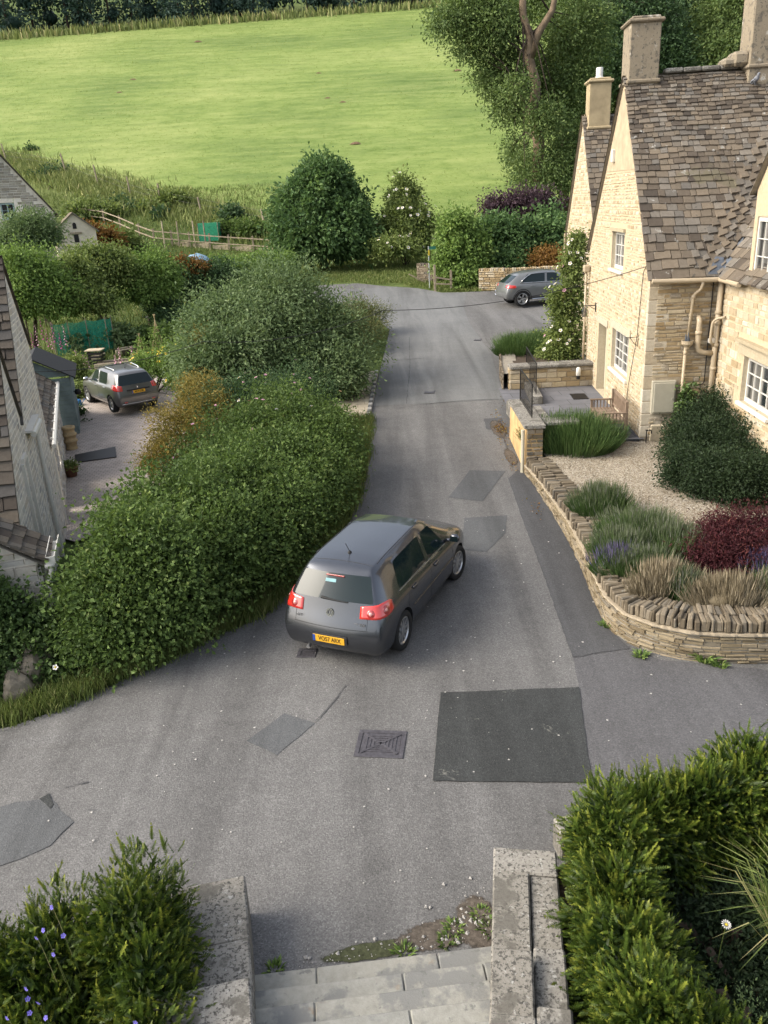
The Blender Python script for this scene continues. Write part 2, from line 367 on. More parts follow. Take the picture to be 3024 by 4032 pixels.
manhole([(1425, 2876), (1612, 2882), (1580, 2990), (1380, 2980)], 'large square iron inspection cover with crossed ribs in the road', True)
manhole([(1672, 1534), (1712, 1534), (1712, 1552), (1672, 1552)], 'small pale iron cover in the far road beyond the seam', False)
manhole([(1868, 1333), (1895, 1333), (1895, 1343), (1868, 1343)], 'small iron stop cover near the mouth of the parking area', False)
manhole([(1176, 2555), (1250, 2555), (1245, 2592), (1165, 2590)], 'dirty iron gully cover behind the moving hatchback', False)  # stand-in for a broken patch with leaves; no iron cover there
# ---------------------------------------------------------------- foliage helpers
RG = np.random.default_rng(7)
def unit(a): return a/np.maximum(np.linalg.norm(a, axis=-1, keepdims=True), 1e-9)
def blob_points(blobs, n, inner=.55, zmin=-.7):
    """n clump centres spread through ellipsoids (cx,cy,cz,rx,ry,rz), dense towards their outsides; also outward directions"""
    B = np.array(blobs, float); A = (B[:, 3]*B[:, 4]+B[:, 3]*B[:, 5]+B[:, 4]*B[:, 5]); k = RG.choice(len(B), n, p=A/A.sum())
    d = unit(RG.normal(size=(n*2, 3))); d = d[d[:, 2] > zmin][:n]
    while len(d) < n: d = np.concatenate([d, unit(RG.normal(size=(n, 3)))]); d = d[d[:, 2] > zmin][:n]
    r = inner+(1-inner)*RG.random(n)**.45
    b = B[k]; ph = (B[:, 0]*7.3+B[:, 1]*3.1+B[:, 2]*5.7)[k]; w = 1+.13*np.sin(d[:, 0]*4.1+ph)+.12*np.sin(d[:, 1]*5.3+2*ph)+.12*np.sin(d[:, 2]*6.1+3*ph+d[:, 0]*3)
    return b[:, :3]+d*(r*w)[:, None]*b[:, 3:], unit(d/b[:, 3:])
def leaves(name, P, D, L, wid, rnd, mat, parent=None, droop=.25, out=.8, fold=.25, jit=1.0, flat=0.0):
    """one leaf per point: two triangles folded along the midrib"""
    n = len(P); t = D*out+RG.normal(size=(n, 3))*.6*jit; t[:, 2] -= droop; t = unit(t)
    ref = RG.normal(size=(n, 3)); ref[:, 2] += flat*4; ref = ref+D*1.2; s = unit(np.cross(t, ref)); nn = np.cross(s, t)
    l = L*(.6+.8*RG.random(n))[:, None]; w = l*wid
    V = np.empty((n, 4, 3)); V[:, 0] = P; V[:, 1] = P+t*l*.45+s*w*.5+nn*w*fold; V[:, 2] = P+t*l; V[:, 3] = P+t*l*.45-s*w*.5+nn*w*fold
    b = np.arange(n)[:, None]*4; F = np.concatenate([b+np.array([[0, 1, 2]]), b+np.array([[0, 2, 3]])])
    rr = np.clip(np.repeat(rnd, 4), 0, 1); l = l
    return link(name, np_mesh(name, V.reshape(-1, 3), F, rr), mat, parent)
def clumped(blobs, nc, per, rc, inner=.55, zmin=-.7, spread=.22):
    nc = int(nc*1.1)
    C, D = blob_points(blobs, nc, inner, zmin); k = np.repeat(np.arange(nc), per); n = len(k)
    P = C[k]+RG.normal(size=(n, 3))*rc; d = unit(D[k]+unit(P-C[k])*.5)
    cr = RG.beta(2, 2.2, nc); return P, d, np.clip(cr[k]*.75+.25*RG.random(n)*1.0, 0, 1)
def lumpy(name, blobs, mat, parent, scale=.72, seg=10):
    scale *= .8
    """inner mass of twigs and leaves that closes a crown, shade put into its dark colour"""
    m = MB()
    for (x, y, z, rx, ry, rz) in blobs:
        V = []; Fc = []; nr = seg//2+1
        for i in range(nr+1):
            th = math.pi*i/nr
            for j in range(seg):
                ph = 2*math.pi*j/seg; k = scale*random.uniform(.85, 1.1)
                V.append((x+rx*k*math.sin(th)*math.cos(ph), y+ry*k*math.sin(th)*math.sin(ph), z+rz*k*math.cos(th)))
        for i in range(nr):
            for j in range(seg): Fc.append((i*seg+j, i*seg+(j+1) % seg, (i+1)*seg+(j+1) % seg, (i+1)*seg+j))
        m.add(V, Fc, .1)  # dark end of the leaf ramp imitates shade inside the crown
    return m.build(name, mat, parent, True)
def blades(name, base, tip, w, rnd, mat, parent=None, bend=.3):
    """grass-like blades: 3 segments from base to tip"""
    n = len(base); d = tip-base; s = unit(np.cross(d, RG.normal(size=(n, 3)))); mid = base+d*.55+np.array([0, 0, 1.])*np.linalg.norm(d, axis=1, keepdims=True)*bend*.35
    V = np.empty((n, 5, 3)); w = np.broadcast_to(np.asarray(w, float).reshape(-1, 1), (n, 1))
    V[:, 0] = base-s*w/2; V[:, 1] = base+s*w/2; V[:, 2] = mid+s*w*.4; V[:, 3] = mid-s*w*.4; V[:, 4] = tip
    b = np.arange(n)[:, None]*5
    return link(name, np_mesh(name, V.reshape(-1, 3), [b+np.array([[0, 1, 2, 3]]), b+np.array([[3, 2, 4]])], np.repeat(rnd, 5)), mat, parent)
M['bark'] = plain('bark', (.075, .055, .04), .95, var=.45, scale=6, bump=.6)
M['bark_pale'] = plain('bark_pale', (.22, .16, .105), .95, var=.35, scale=3, bump=.7)
M['twig'] = plain('twig', (.06, .045, .03), .95)
LM = {}
LM['hedge'] = leaf_mat('hedge_leaf', (.026, .058, .012), (.10, .185, .034), (.17, .25, .06))
LM['ivy'] = leaf_mat('ivy_leaf', (.022, .05, .012), (.075, .14, .03), (.11, .18, .05), .2, .35)
LM['hazel'] = leaf_mat('hazel_leaf', (.022, .055, .016), (.068, .14, .034), (.12, .20, .05))
LM['bright'] = leaf_mat('lime_leaf', (.045, .10, .018), (.14, .25, .045), (.22, .33, .08))
LM['mid'] = leaf_mat('mixed_leaf', (.035, .065, .014), (.11, .17, .035), (.17, .22, .055))
LM['dark'] = leaf_mat('dark_leaf', (.014, .034, .012), (.04, .085, .024), (.065, .12, .03))
LM['grey'] = leaf_mat('greygreen_leaf', (.035, .072, .02), (.10, .17, .052), (.16, .235, .085))
LM['gold'] = leaf_mat('golden_conifer', (.06, .075, .014), (.21, .20, .035), (.40, .34, .06), .2)
LM['juniper'] = leaf_mat('juniper', (.022, .038, .01), (.075, .10, .022), (.13, .14, .035), .1)
LM['purple'] = leaf_mat('purple_leaf', (.022, .018, .016), (.058, .044, .040), (.085, .066, .056))
LM['maple'] = leaf_mat('maple_leaf', (.03, .009, .011), (.07, .016, .02), (.135, .045, .03), .25)
LM['russet'] = leaf_mat('russet_leaf', (.10, .05, .015), (.26, .14, .04), (.33, .26, .06))
LM['yew'] = leaf_mat('yew_needle', (.008, .022, .005), (.075, .115, .017), (.21, .235, .036), .25, .4)
LM['grass'] = leaf_mat('grass_blade', (.035, .065, .012), (.10, .155, .03), (.20, .22, .075), .25, .6, .2)
LM['drygrass'] = leaf_mat('weed_blade', (.06, .095, .02), (.13, .185, .045), (.24, .26, .09), .25, .7, .2)
LM['field'] = leaf_mat('meadow_blade', (.14, .19, .045), (.22, .28, .065), (.31, .33, .11), .25, .7, .2)
LM['lav'] = leaf_mat('lavender_leaf', (.03, .06, .02), (.082, .14, .04), (.14, .19, .07), .2, .6, .2)
LM['lavflower'] = leaf_mat('lavender_flower', (.06, .085, .035), (.13, .155, .085), (.22, .215, .19), .2, .8, .1)
LM['straw'] = leaf_mat('dry_stalk', (.14, .115, .075), (.29, .24, .16), (.42, .36, .26), .2, .8, .1)
LM['wood'] = leaf_mat('woodland_leaf', (.008, .02, .012), (.022, .048, .024), (.04, .07, .035), .1)
LM['tree'] = leaf_mat('ash_leaf', (.03, .062, .016), (.088, .15, .034), (.15, .21, .055))
LM['coton'] = leaf_mat('cotoneaster_leaf', (.012, .024, .012), (.038, .062, .026), (.06, .085, .038))
for _k, _f in (('hedge', 1.12), ('ivy', 1.3), ('hazel', 1.5), ('bright', 1.3), ('mid', 1.6), ('dark', 1.6), ('grey', 1.45), ('gold', 1.25), ('juniper', 1.5), ('purple', 1.4), ('wood', 2.2), ('tree', 1.6), ('grass', 1.3), ('drygrass', 1.45)):
    for _n in LM[_k].node_tree.nodes:
        if _n.type == 'VALTORGB':
            for _e in _n.color_ramp.elements: _c = _e.color; _e.color = (_c[0]*_f*1.17, _c[1]*_f*.96, _c[2]*_f*1.35, 1)
M['white_petal'] = plain('white_petal', (.72, .70, .66), .7, var=.05)
M['pink_petal'] = plain('pink_petal', (.62, .33, .42), .7, var=.15)
M['magenta_petal'] = plain('magenta_petal', (.45, .09, .28), .7, var=.2)
M['violet_petal'] = plain('violet_petal', (.20, .17, .60), .7, var=.1)
M['yellow_petal'] = plain('yellow_petal', (.70, .52, .05), .7, var=.1)
M['peach_petal'] = plain('peach_petal', (.68, .42, .22), .7, var=.15)
_fl = {}
def flower_mesh(kind, r):
    key = (kind, round(r, 3))
    if key in _fl: return _fl[key]
    m = MB(); np_ = 5 if kind != 'daisy_white' else 13
    for k in range(np_):
        a = 2*math.pi*k/np_; b = .8*math.pi/np_ if kind == 'daisy_white' else 2.0*math.pi/np_*.55
        ri = r*.25
        m.add([(ri*math.cos(a), ri*math.sin(a), 0), (r*.75*math.cos(a-b), r*.75*math.sin(a-b), r*.25), (r*math.cos(a), r*math.sin(a), r*.12), (r*.75*math.cos(a+b), r*.75*math.sin(a+b), r*.25)], [(0, 1, 2, 3)])
    m.lathe([(r*.02, 0), (r*.28, .02*r), (r*.25, r*.18), (r*.02, r*.24)], seg=8, m=1)
    mat = {'white': 'white_petal', 'pink': 'pink_petal', 'violet': 'violet_petal', 'yellow': 'yellow_petal', 'peach': 'peach_petal', 'magenta': 'magenta_petal', 'daisy_white': 'white_petal'}[kind]
    ob = m.build('flower', [M[mat], M['yellow_petal'] if 'white' in kind or kind == 'yellow' else M[mat]]); me = ob.data; bpy.data.objects.remove(ob); _fl[key] = me; return me
def flowers(parent, P, D, kind, r, name='flower'):
    for p, d in zip(P, D):
        o = bpy.data.objects.new(name, flower_mesh(kind, r)); COL.objects.link(o); o.parent = parent
        o.location = p; o.rotation_euler = Vector(d).to_track_quat('Z', 'Y').to_euler(); o.scale = [random.uniform(.8, 1.2)]*3
def shrub(name, label, cat, blobs, mat, nc=260, per=26, rc=.16, L=.09, wid=.6, group=None, inner=.55, droop=.25, stems=5, core=.7, fl=None, flat=0., zmin=-.6, part='foliage', lowz=None):
    """blobs in world coordinates; the thing stands at the base of the first blob"""
    x, y = blobs[0][0], blobs[0][1]; z = lowz if lowz is not None else hz(x, y); t = thing(name, label, cat, (x, y, z), 0, group)
    lb = [(a-x, b-y, c-z, d, e, f) for a, b, c, d, e, f in blobs]
    P, D, r = clumped(lb, nc, per, rc, inner, zmin); k = P[:, 2] > -.02; k = k if k.any() else P[:, 2] > -99; leaves(part, P[k], D[k], L, wid, r[k], LM[mat], t, droop, flat=flat)
    if core:
        lowest = min(c-f for a, b, c, d, e, f in lb); Pi, Di = blob_points([(a, b, c, d*.78, e*.78, f*.78) for a, b, c, d, e, f in lb], int(nc*per*.3), .3, -.9); ki = Pi[:, 2] > min(0, lowest) if lowest > -90 else Pi[:, 2] > 0; leaves('inner_foliage', Pi[ki], Di[ki], L*1.7, wid, RG.random(ki.sum())*.5, LM[mat], t, droop)  # inner leaves kept to the dark half of the ramp, crown shade as colour
    if stems:
        m = MB()
        for i in range(stems):
            b = random.choice(lb); a = random.uniform(0, 6.28); m.tube([(math.cos(a)*.15, math.sin(a)*.15, -.1), (b[0]*.5+math.cos(a)*.1, b[1]*.5+math.sin(a)*.1, max(.2, b[2]*.6)), (b[0]+random.uniform(-.4, .4)*b[3], b[1]+random.uniform(-.4, .4)*b[4], b[2]+b[5]*.5)], [.05, .035, .012], 6)
        m.build('stem', M['bark'], t)
    if fl:
        for kind, num, rr in fl:
            Pf, Df = blob_points(lb, num, .96, -.1); ok = (Pf[:, 2] > .2); Df = unit(Df+np.array([0, 0, .5])); flowers(t, Pf[ok]+Df[ok]*rc*.9, Df[ok], kind, rr)
    return t
# ---------------------------------------------------------------- plants
random.seed(11)
def pxblob(cx, cy, w, h, y, ry=None):
    c = aty(cx, cy, y); dep = float(_M[2] @ (c-np.array([0, 0, CZ]))); k = dep/FPX/2
    return (c[0], c[1], c[2], w*k, ry or w*k*.85, h*k)
def sprigs(name, P, D, L, rnd, parent, k=9, nl=.028, nw=.0055, up=.5):
    nw = nw*1.6
    """yew shoots: a stem with two flat rows of needles"""
    n = len(P); t = unit(D+RG.normal(size=(n, 3))*.45+np.array([0, 0, up])); s = unit(np.cross(t, RG.normal(size=(n, 3))+D)); nn = np.cross(s, t)
    l = L*(.6+.7*RG.random(n)); Vs = []; rs = []
    curve = (RG.random(n)*.3-.05)
    for j in range(k):
        f = (j+.5)/k; b = P+t*(l*f)[:, None]+np.array([0, 0, -1.])*(l*f*f*curve)[:, None]
        taper = (1-.5*f)*min(1, .6+f*2)
        for sg in (-1, 1):
            d = unit(s*sg*.85+t*.65+nn*.18*RG.normal(size=(n, 1))); ln = nl*taper*(.8+.4*RG.random((n, 1)))
            Vs.append(np.stack([b-t*nw*.6, b+t*nw*.6, b+d*ln], 1)); rs.append(np.clip(rnd+f*.35-.12, 0, 1))
    tipb = P+t*l[:, None]*.9; Vs.append(np.stack([tipb-s*nw, tipb+s*nw, tipb+t*nl], 1)); rs.append(np.clip(rnd+.25, 0, 1))
    Vs.append(np.stack([P-s*.002, P+s*.002, P+t*l[:, None]], 1)); rs.append(rnd*.3)
    V = np.concatenate(Vs).reshape(-1, 3); rr = np.repeat(np.concatenate(rs), 3); F = np.arange(len(V)).reshape(-1, 3)
    return link(name, np_mesh(name, V, F, rr), LM['yew'], parent)
def yew(label, blobs, n, cat='yew hedge', name='yew_hedge'):
    x, y = blobs[0][:2]; t = thing(name, label, cat, (x, y, .3)); lb = [(a-x, b-y, c-.3, d, e, f) for a, b, c, d, e, f in blobs]
    P, D = blob_points(lb, n, .55, -.5); nc = len(P)//7; cen = P[:nc]; cr = RG.random(nc)
    j = RG.integers(0, nc, n); P2 = np.where((np.arange(n) % 3 > 0)[:, None], cen[j]+RG.normal(size=(n, 3))*.05, P); D2 = np.where((np.arange(n) % 3 > 0)[:, None], D[j], D)
    r = np.clip(cr[j]*.5+RG.random(n)*.45, 0, 1); sprigs('shoots', P2, D2, .085, r, t, 6, .03, .006, .1)
    Pu, Du = blob_points(lb, n//55, .95, .35); sprigs('leader_shoots', Pu, unit(Du*.6+np.array([0, 0, 1.0])), .2, np.clip(.35+.6*RG.random(len(Pu)), 0, 1), t, 16, .034, .006, .8)
    Pi, Di = blob_points([(a_, b_, c_, d_*.8, e_*.8, f_*.8) for a_, b_, c_, d_, e_, f_ in lb], n, .35, -.8); leaves('inner_shoots', Pi, Di, .11, .35, RG.random(n)*.35, LM['yew'], t, 0); return t  # inner shoots take only dark ramp colours, imitating shade in the hedge
yew('golden green yew hedge beside the left gate pier, with blue harebells in front', [(-2.25, 5.0, .56, .5, .62, .84), (-2.95, 4.85, .42, .55, .6, .72), (-3.6, 4.75, .38, .6, .55, .7), (-2.0, 4.45, .45, .38, .5, .75), (-2.8, 4.25, .2, .6, .5, .65), (-1.9, 3.9, .35, .38, .45, .75)], 15000)
yew('clipped yew hedge behind the right gate pier, turning along the road edge', [(1.86, 5.55, .75, .38, .42, .72), (2.25, 5.9, .66, .5, .42, .64), (2.85, 6.05, .68, .5, .42, .64), (1.78, 5.0, .65, .36, .4, .7), (1.72, 4.45, .65, .38, .4, .7), (1.66, 3.9, .75, .36, .42, .7), (1.95, 3.7, .6, .4, .35, .6)], 19000)
yew('taller loose yew bush at the right edge of the road corner', [(3.4, 6.2, .72, .5, .45, .70), (3.95, 6.25, .75, .5, .5, .72), (3.65, 5.8, .6, .5, .4, .55)], 7000, 'yew bush', 'yew_bush')
# --- plants and shade-filling leaves in the dark corner bed on the right
def tuft(name, label, cat, x, y, z, n, h, spread, mat, w=.012, rr=.12, bend=.6, group=None):
    t = thing(name, label, cat, (x, y, z), 0, group); a = RG.random(n)*6.283; r = rr*np.sqrt(RG.random(n)); b = np.stack([r*np.cos(a), r*np.sin(a), np.zeros(n)-.02], 1)
    o = np.stack([np.cos(a), np.sin(a), np.zeros(n)], 1)*(spread*(.2+.8*RG.random(n)))[:, None]; tip = b*1.3+o+np.array([0, 0, 1.])*(h*(.6+.5*RG.random(n)))[:, None]
    blades('blades', b, tip, w, RG.random(n), LM[mat], t, bend); return t
tuft('ornamental_grass', 'arching green ornamental grass at the right edge of the dark bed', 'grass clump', 3.05, 4.55, .75, 260, .75, .75, 'grass', .012, .12, .9)
shrub('catmint', 'faded grey green catmint sprawling in the dark bed behind the right yew', 'plant', [(2.5, 4.25, .45, .3, .3, .2), (2.75, 4.0, .42, .25, .25, .18), (2.35, 4.5, .42, .2, .2, .15)], 'grey', 60, 16, .05, .028, .5, stems=4, lowz=.3)
shrub('shade_leaves', 'dark low leaves added to fill the right hand bed with shade', 'plant', [(2.7, 5.0, .38, .55, .45, .16), (3.3, 4.7, .38, .55, .5, .18), (2.5, 4.6, .36, .4, .4, .12), (3.2, 5.3, .42, .6, .4, .2), (2.9, 4.2, .36, .6, .4, .15), (2.3, 5.3, .4, .35, .3, .2)], 'coton', 620, 18, .06, .045, .5, stems=3, lowz=.3)  # dark leaves added where the bed only looks dark
d = thing('daisy', 'single white ox-eye daisy in the dark bed on the right', 'flower', (2.52, 4.72, .5))
m_ = MB(); m_.tube([(0, 0, 0), (.02, .01, .25), (.03, 0, .42)], .004, 5); m_.build('stem', LM['grass'], d)
o = bpy.data.objects.new('flower', flower_mesh('daisy_white', .042)); COL.objects.link(o); o.parent = d; o.location = (.03, 0, .42); o.rotation_euler = (R(18), 0, 0)
# --- harebells in the left bed: nodding violet flowers on thin stems
HB = [(205, 3570), (172, 3660), (145, 3690), (250, 3682), (212, 3755), (105, 3890), (110, 3930), (152, 3945), (30, 4005), (118, 3985), (182, 4005), (534, 4022)]
for i, p in enumerate(HB):
    q = aty(p[0], p[1], 4.15 if p[1] < 3800 else 3.75); h = random.uniform(.25, .5)
    b = thing('harebell', 'violet harebell nodding on a thin stem before the left yew hedge', 'flower', (q[0], q[1], q[2]-h), 0, 'harebells in front of the left yew hedge')
    s = MB(); s.tube([(.03, .04, -.15), (0.01, .02, h*.5), (0, 0, h)], .002, 5); s.build('stem', LM['grass'], b)
    f = bpy.data.objects.new('flower', flower_mesh('violet', .019)); COL.objects.link(f); f.parent = b; f.location = (0, -.005, h); f.rotation_euler = (R(random.uniform(40, 110)), 0, random.uniform(-.6, .6))
# --- the big mixed hedge along the road, left
edge = np.array([(-3.85, 10.55), (-3.7, 10.62), (-3.5, 10.75), (-3.0, 11.3), (-2.3, 11.95), (-1.9, 12.7), (-1.62, 13.3), (-1.0, 15.3), (-.72, 16.7), (-.62, 18.2)])
def along(poly, n):
    d = np.r_[0, np.cumsum(np.linalg.norm(np.diff(poly, axis=0), axis=1))]; s = np.linspace(0, d[-1], n); P = np.stack([np.interp(s, d, poly[:, k]) for k in range(2)], 1)
    t = unit(np.gradient(P, axis=0)); return P, t
E_, T_ = along(edge, 13); NL = np.stack([-T_[:, 1], T_[:, 0]], 1)
hb = []
for i, (p, nl) in enumerate(zip(E_, NL)):
    w = 1.0 if i > 1 else .7
    hw = 1.95-.02*i+random.uniform(-.12, .12)
    if i < 1: hw = 1.5
    hw *= 1+.10*math.sin(i*2.3)
    for off, hh in (((.62, hw*.9), (1.0, hw)) if i == 0 else ((.7, hw*.88), (1.3, hw), (1.6, hw*.9)) if i == 1 else ((.72, hw*.86), (1.55, hw), (2.25, hw*.95))):
        c = p+nl*off*w; zz = hz(p[0], p[1])+hh*.5-.05; hb.append((c[0], c[1], zz, .78, .78, hh*.56))
shrub('hedge', 'big overgrown green hedge along the left side of the road', 'hedge', hb, 'hedge', 6200, 28, .15, .07, .7, inner=.68, stems=10, core=.9, zmin=-.55, lowz=-.1)
Pz, Dz = blob_points([(b[0], b[1], b[2], b[3], b[4], b[5]) for b in hb], 170, .95, -.2); Lp = []; Ld = []; sm_ = MB()
for p_, d_ in zip(Pz, Dz):
    if p_[2] < .4: continue
    l_ = random.uniform(.2, .5); q0 = np.array(p_); dd = unit(np.array(d_)*.8+np.array([random.uniform(-.3, .3), random.uniform(-.3, .3), .7])); pts_ = []
    for k in range(7): f_ = k/6; pts_.append(q0+dd*l_*f_-np.array([0, 0, .25*l_*f_*f_]))
    sm_.tube([tuple(x) for x in pts_], [.005, .005, .004, .004, .003, .003, .002], 4)
    for x in pts_[1:]:
        for s2 in range(2): Lp.append(x); Ld.append(unit(dd*.4+RG.normal(size=3)))
hd_ = [o for o in bpy.data.objects if o.name == 'hedge' and o.parent is None][0]; of_ = np.array(hd_.location); Lp = np.array(Lp)-of_
leaves('long_shoots', Lp, np.array(Ld), .075, .6, np.clip(RG.random(len(Lp))*.5+.5, 0, 1), LM['hedge'], hd_, .3); sh_ = sm_.build('shoot_stems', LM['hedge'], hd_); sh_.location = tuple(-of_); sh_['kind'] = 'stuff'
# --- rose bush behind the hedge
shrub('rose_bush', 'rambling pink and white rose bush behind the hedge by the driveway mouth', 'rose bush', [(-1.75, 18.6, 1.0, 1.0, 1.1, 1.0), (-2.9, 18.3, 1.15, 1.2, 1.0, 1.1), (-1.5, 20.0, 1.0, .75, 1.0, 1.05), (-2.5, 19.8, 1.3, 1.0, 1.0, 1.2), (-3.9, 17.6, .8, 1.0, 1.0, 1.1)], 'hedge', 1100, 24, .14, .06, .6, fl=[('pink', 44, .045), ('white', 26, .05), ('peach', 12, .05)])
# --- grey green tree-like shrub and its neighbours
shrub('rowan', 'tall feathery grey green shrub over the hedge, largest on the left of the road', 'tree', [(-3.6, 27.5, 3.05, 2.4, 2.0, 1.55), (-4.6, 25.2, 2.0, 1.4, 1.2, 1.2), (-2.2, 27.0, 2.2, 1.9, 1.6, 1.5), (-5.1, 27.0, 2.2, 1.6, 1.6, 1.5), (-3.5, 25.8, 1.6, 2.4, 1.2, 1.5), (-1.7, 25.2, 1.4, 1.4, 1.0, 1.1), (-4.9, 25.0, 1.0, 1.2, 1.0, 1.2)], 'grey', 2400, 26, .2, .125, .42, inner=.6, droop=.4, stems=5, flat=.5)
shrub('golden_conifer', 'golden yellow conifer spilling over the edge of the driveway', 'conifer', [(-5.5, 21.8, .5, .9, 1.0, 1.0), (-6.2, 21.6, -.1, .6, .7, .6), (-5.0, 22.6, 1.2, .9, .9, 1.0), (-5.35, 25.6, 2.2, .45, .5, .9), (-4.5, 21.6, 1.1, .8, .9, .8)], 'gold', 900, 34, .12, .075, .28, stems=4, droop=.1)
shrub('rose_bush', 'dark green bramble between the golden conifer and the rambling rose', 'bush', [(-3.6, 21.8, 1.3, 1.3, 1.1, 1.0), (-2.3, 22.3, 1.2, 1.1, 1.0, 1.0)], 'dark', 420, 24, .15, .07, .5, fl=[('pink', 14, .04)])['label']
shrub('juniper', 'low dark spreading juniper on the left bank where the road bends', 'juniper', [(-.95, 32.0, 1.75, 1.25, 1.6, .85), (-.55, 34.6, 1.95, 1.15, 1.5, .75), (-1.9, 33.5, 1.7, 1.2, 1.5, .8)], 'juniper', 700, 30, .14, .1, .2, droop=-.1, stems=3)
# --- left gardens
def ps(label, name, cat, blobs, mat, nc=170, per=24, L=.17, rc=.24, **k): return shrub(name, label, cat, [pxblob(*b) for b in blobs], mat, nc, per, rc, L, **k)
ps('pale grey green willow in front of the far stone cottage', 'willow', 'tree', [(120, 915, 200, 150, 50), (50, 960, 180, 120, 49), (190, 930, 90, 80, 50)], 'grey', 330, 24, .2, .3, wid=.3)
ps('light green young tree crowding the left edge in front of the willow', 'garden_tree', 'tree', [(70, 1060, 230, 180, 42), (150, 1120, 260, 200, 42), (60, 1180, 220, 200, 41), (230, 1180, 200, 200, 42)], 'bright', 420, 26, .15, .26)
ps('rounded shady bush below the cream outbuilding', 'garden_bush', 'bush', [(380, 1020, 230, 110, 46), (300, 1100, 220, 190, 44), (420, 1070, 200, 170, 46), (330, 1180, 220, 150, 43)], 'mid', 420, 26, .15, .24)
t = ps('apple tree with a slim bare trunk in the kitchen garden', 'apple_tree', 'tree', [(560, 1060, 260, 140, 48), (490, 1120, 160, 120, 47), (630, 1120, 170, 130, 48), (560, 1150, 200, 100, 47)], 'bright', 330, 26, .17, .22, stems=0, core=.6)
b0 = np.array(t.location); m_ = MB(); q = G(592, 1285)-b0; m_.tube([tuple(q), tuple(q*.5+np.array([0, 0, .6])), (0, 0, 2.0), (.2, 0, 3.2)], [.11, .09, .08, .03], 7)
for a in range(6): m_.tube([(0, 0, 1.6+.2*a), (math.cos(a*1.1)*.9, math.sin(a*1.1)*.9, 2.2+.2*a)], [.05, .015], 5)
m_.build('trunk', M['bark'], t)
ps('dark laurel hedge with orange new growth behind the grey green shrub', 'laurel_hedge', 'hedge', [(790, 1120, 190, 170, 52), (700, 1110, 150, 150, 52), (880, 1110, 190, 150, 53), (640, 1190, 140, 120, 50)], 'dark', 380, 26, .16, .24)
ps('patch of orange and yellow young leaves topping the laurel hedge', 'photinia', 'bush', [(705, 1040, 110, 40, 52), (770, 1058, 110, 60, 52)], 'russet', 90, 24, .15, .15, stems=2)
ps('pale lime green shrub row behind the laurel hedge', 'garden_bush', 'bush', [(960, 1060, 220, 90, 55), (1050, 1045, 200, 90, 55), (840, 1050, 150, 60, 56)], 'bright', 260, 24, .17, .2)
ps('small leafy bush right of the apple tree trunk', 'garden_bush', 'bush', [(700, 1250, 160, 90, 47), (640, 1220, 110, 70, 48)], 'dark', 150, 24, .16, .2)
ps('clump of rhubarb-like broad leaves in the vegetable bed', 'vegetable_plant', 'plant', [(580, 1330, 180, 60, 44), (690, 1320, 160, 70, 43)], 'hedge', 110, 20, .22, .15, stems=2, wid=.8)
ps('grey green artichoke-like plants beside the netting', 'vegetable_plant', 'plant', [(400, 1320, 200, 70, 43), (320, 1340, 160, 70, 42), (480, 1330, 120, 60, 43)], 'grey', 160, 20, .2, .18, stems=2)
ps('green shrub between the dark shed and the parked crossover', 'garden_bush', 'bush', [(290, 1470, 90, 130, 34), (300, 1560, 80, 110, 33)], 'mid', 150, 24, .1, .14)
ps('low planting at the foot of the shed beside the drive', 'garden_bush', 'bush', [(300, 1640, 70, 70, 30.5), (320, 1690, 60, 50, 29.5)], 'dark', 80, 24, .09, .1, stems=2)
yf = ps('yellow flowering border plants beyond the parked crossover', 'border_plant', 'plant', [(600, 1440, 180, 110, 33.5), (680, 1420, 120, 120, 33), (690, 1500, 80, 90, 31), (760, 1390, 90, 110, 32)], 'bright', 240, 22, .09, .12, stems=3, fl=[('yellow', 75, .07)])
# weeds and bushes along the lower edge of the field
for lab, bl, mt in (('dark round bush below the corner of the field', [(200, 730, 160, 130, 100)], 'dark'), ('yellow green sapling before the dark round bush', [(225, 800, 90, 100, 95), (200, 830, 80, 60, 94)], 'bright'),
                    ('dark scrub left of the netted cage', [(540, 850, 150, 70, 86), (480, 820, 110, 70, 88), (640, 860, 120, 90, 83)], 'dark'), ('low scrub under the field fence posts', [(680, 790, 110, 60, 86), (610, 830, 120, 60, 86)], 'mid'),
                    ('green scrub at the allotment edge', [(350, 840, 190, 90, 84), (430, 850, 150, 80, 84)], 'mid'), ('small dark bush right of the netted cage', [(912, 858, 60, 50, 80)], 'dark'), ('bright leafy vegetables right of the netted cage', [(890, 905, 110, 50, 77), (990, 910, 130, 40, 76)], 'hedge'),
                    ('tiny dark bush on the corner of the field', [(128, 612, 26, 34, 112)], 'dark'), ('brownish bush by the rail fence', [(480, 960, 100, 60, 74)], 'mid'), ('reddish shrub below the rail fence', [(420, 945, 90, 60, 72), (340, 930, 90, 60, 72)], 'russet')):
    ps(lab, 'scrub_bush', 'bush', bl, mt, 120, 18, .3, .35, stems=2)
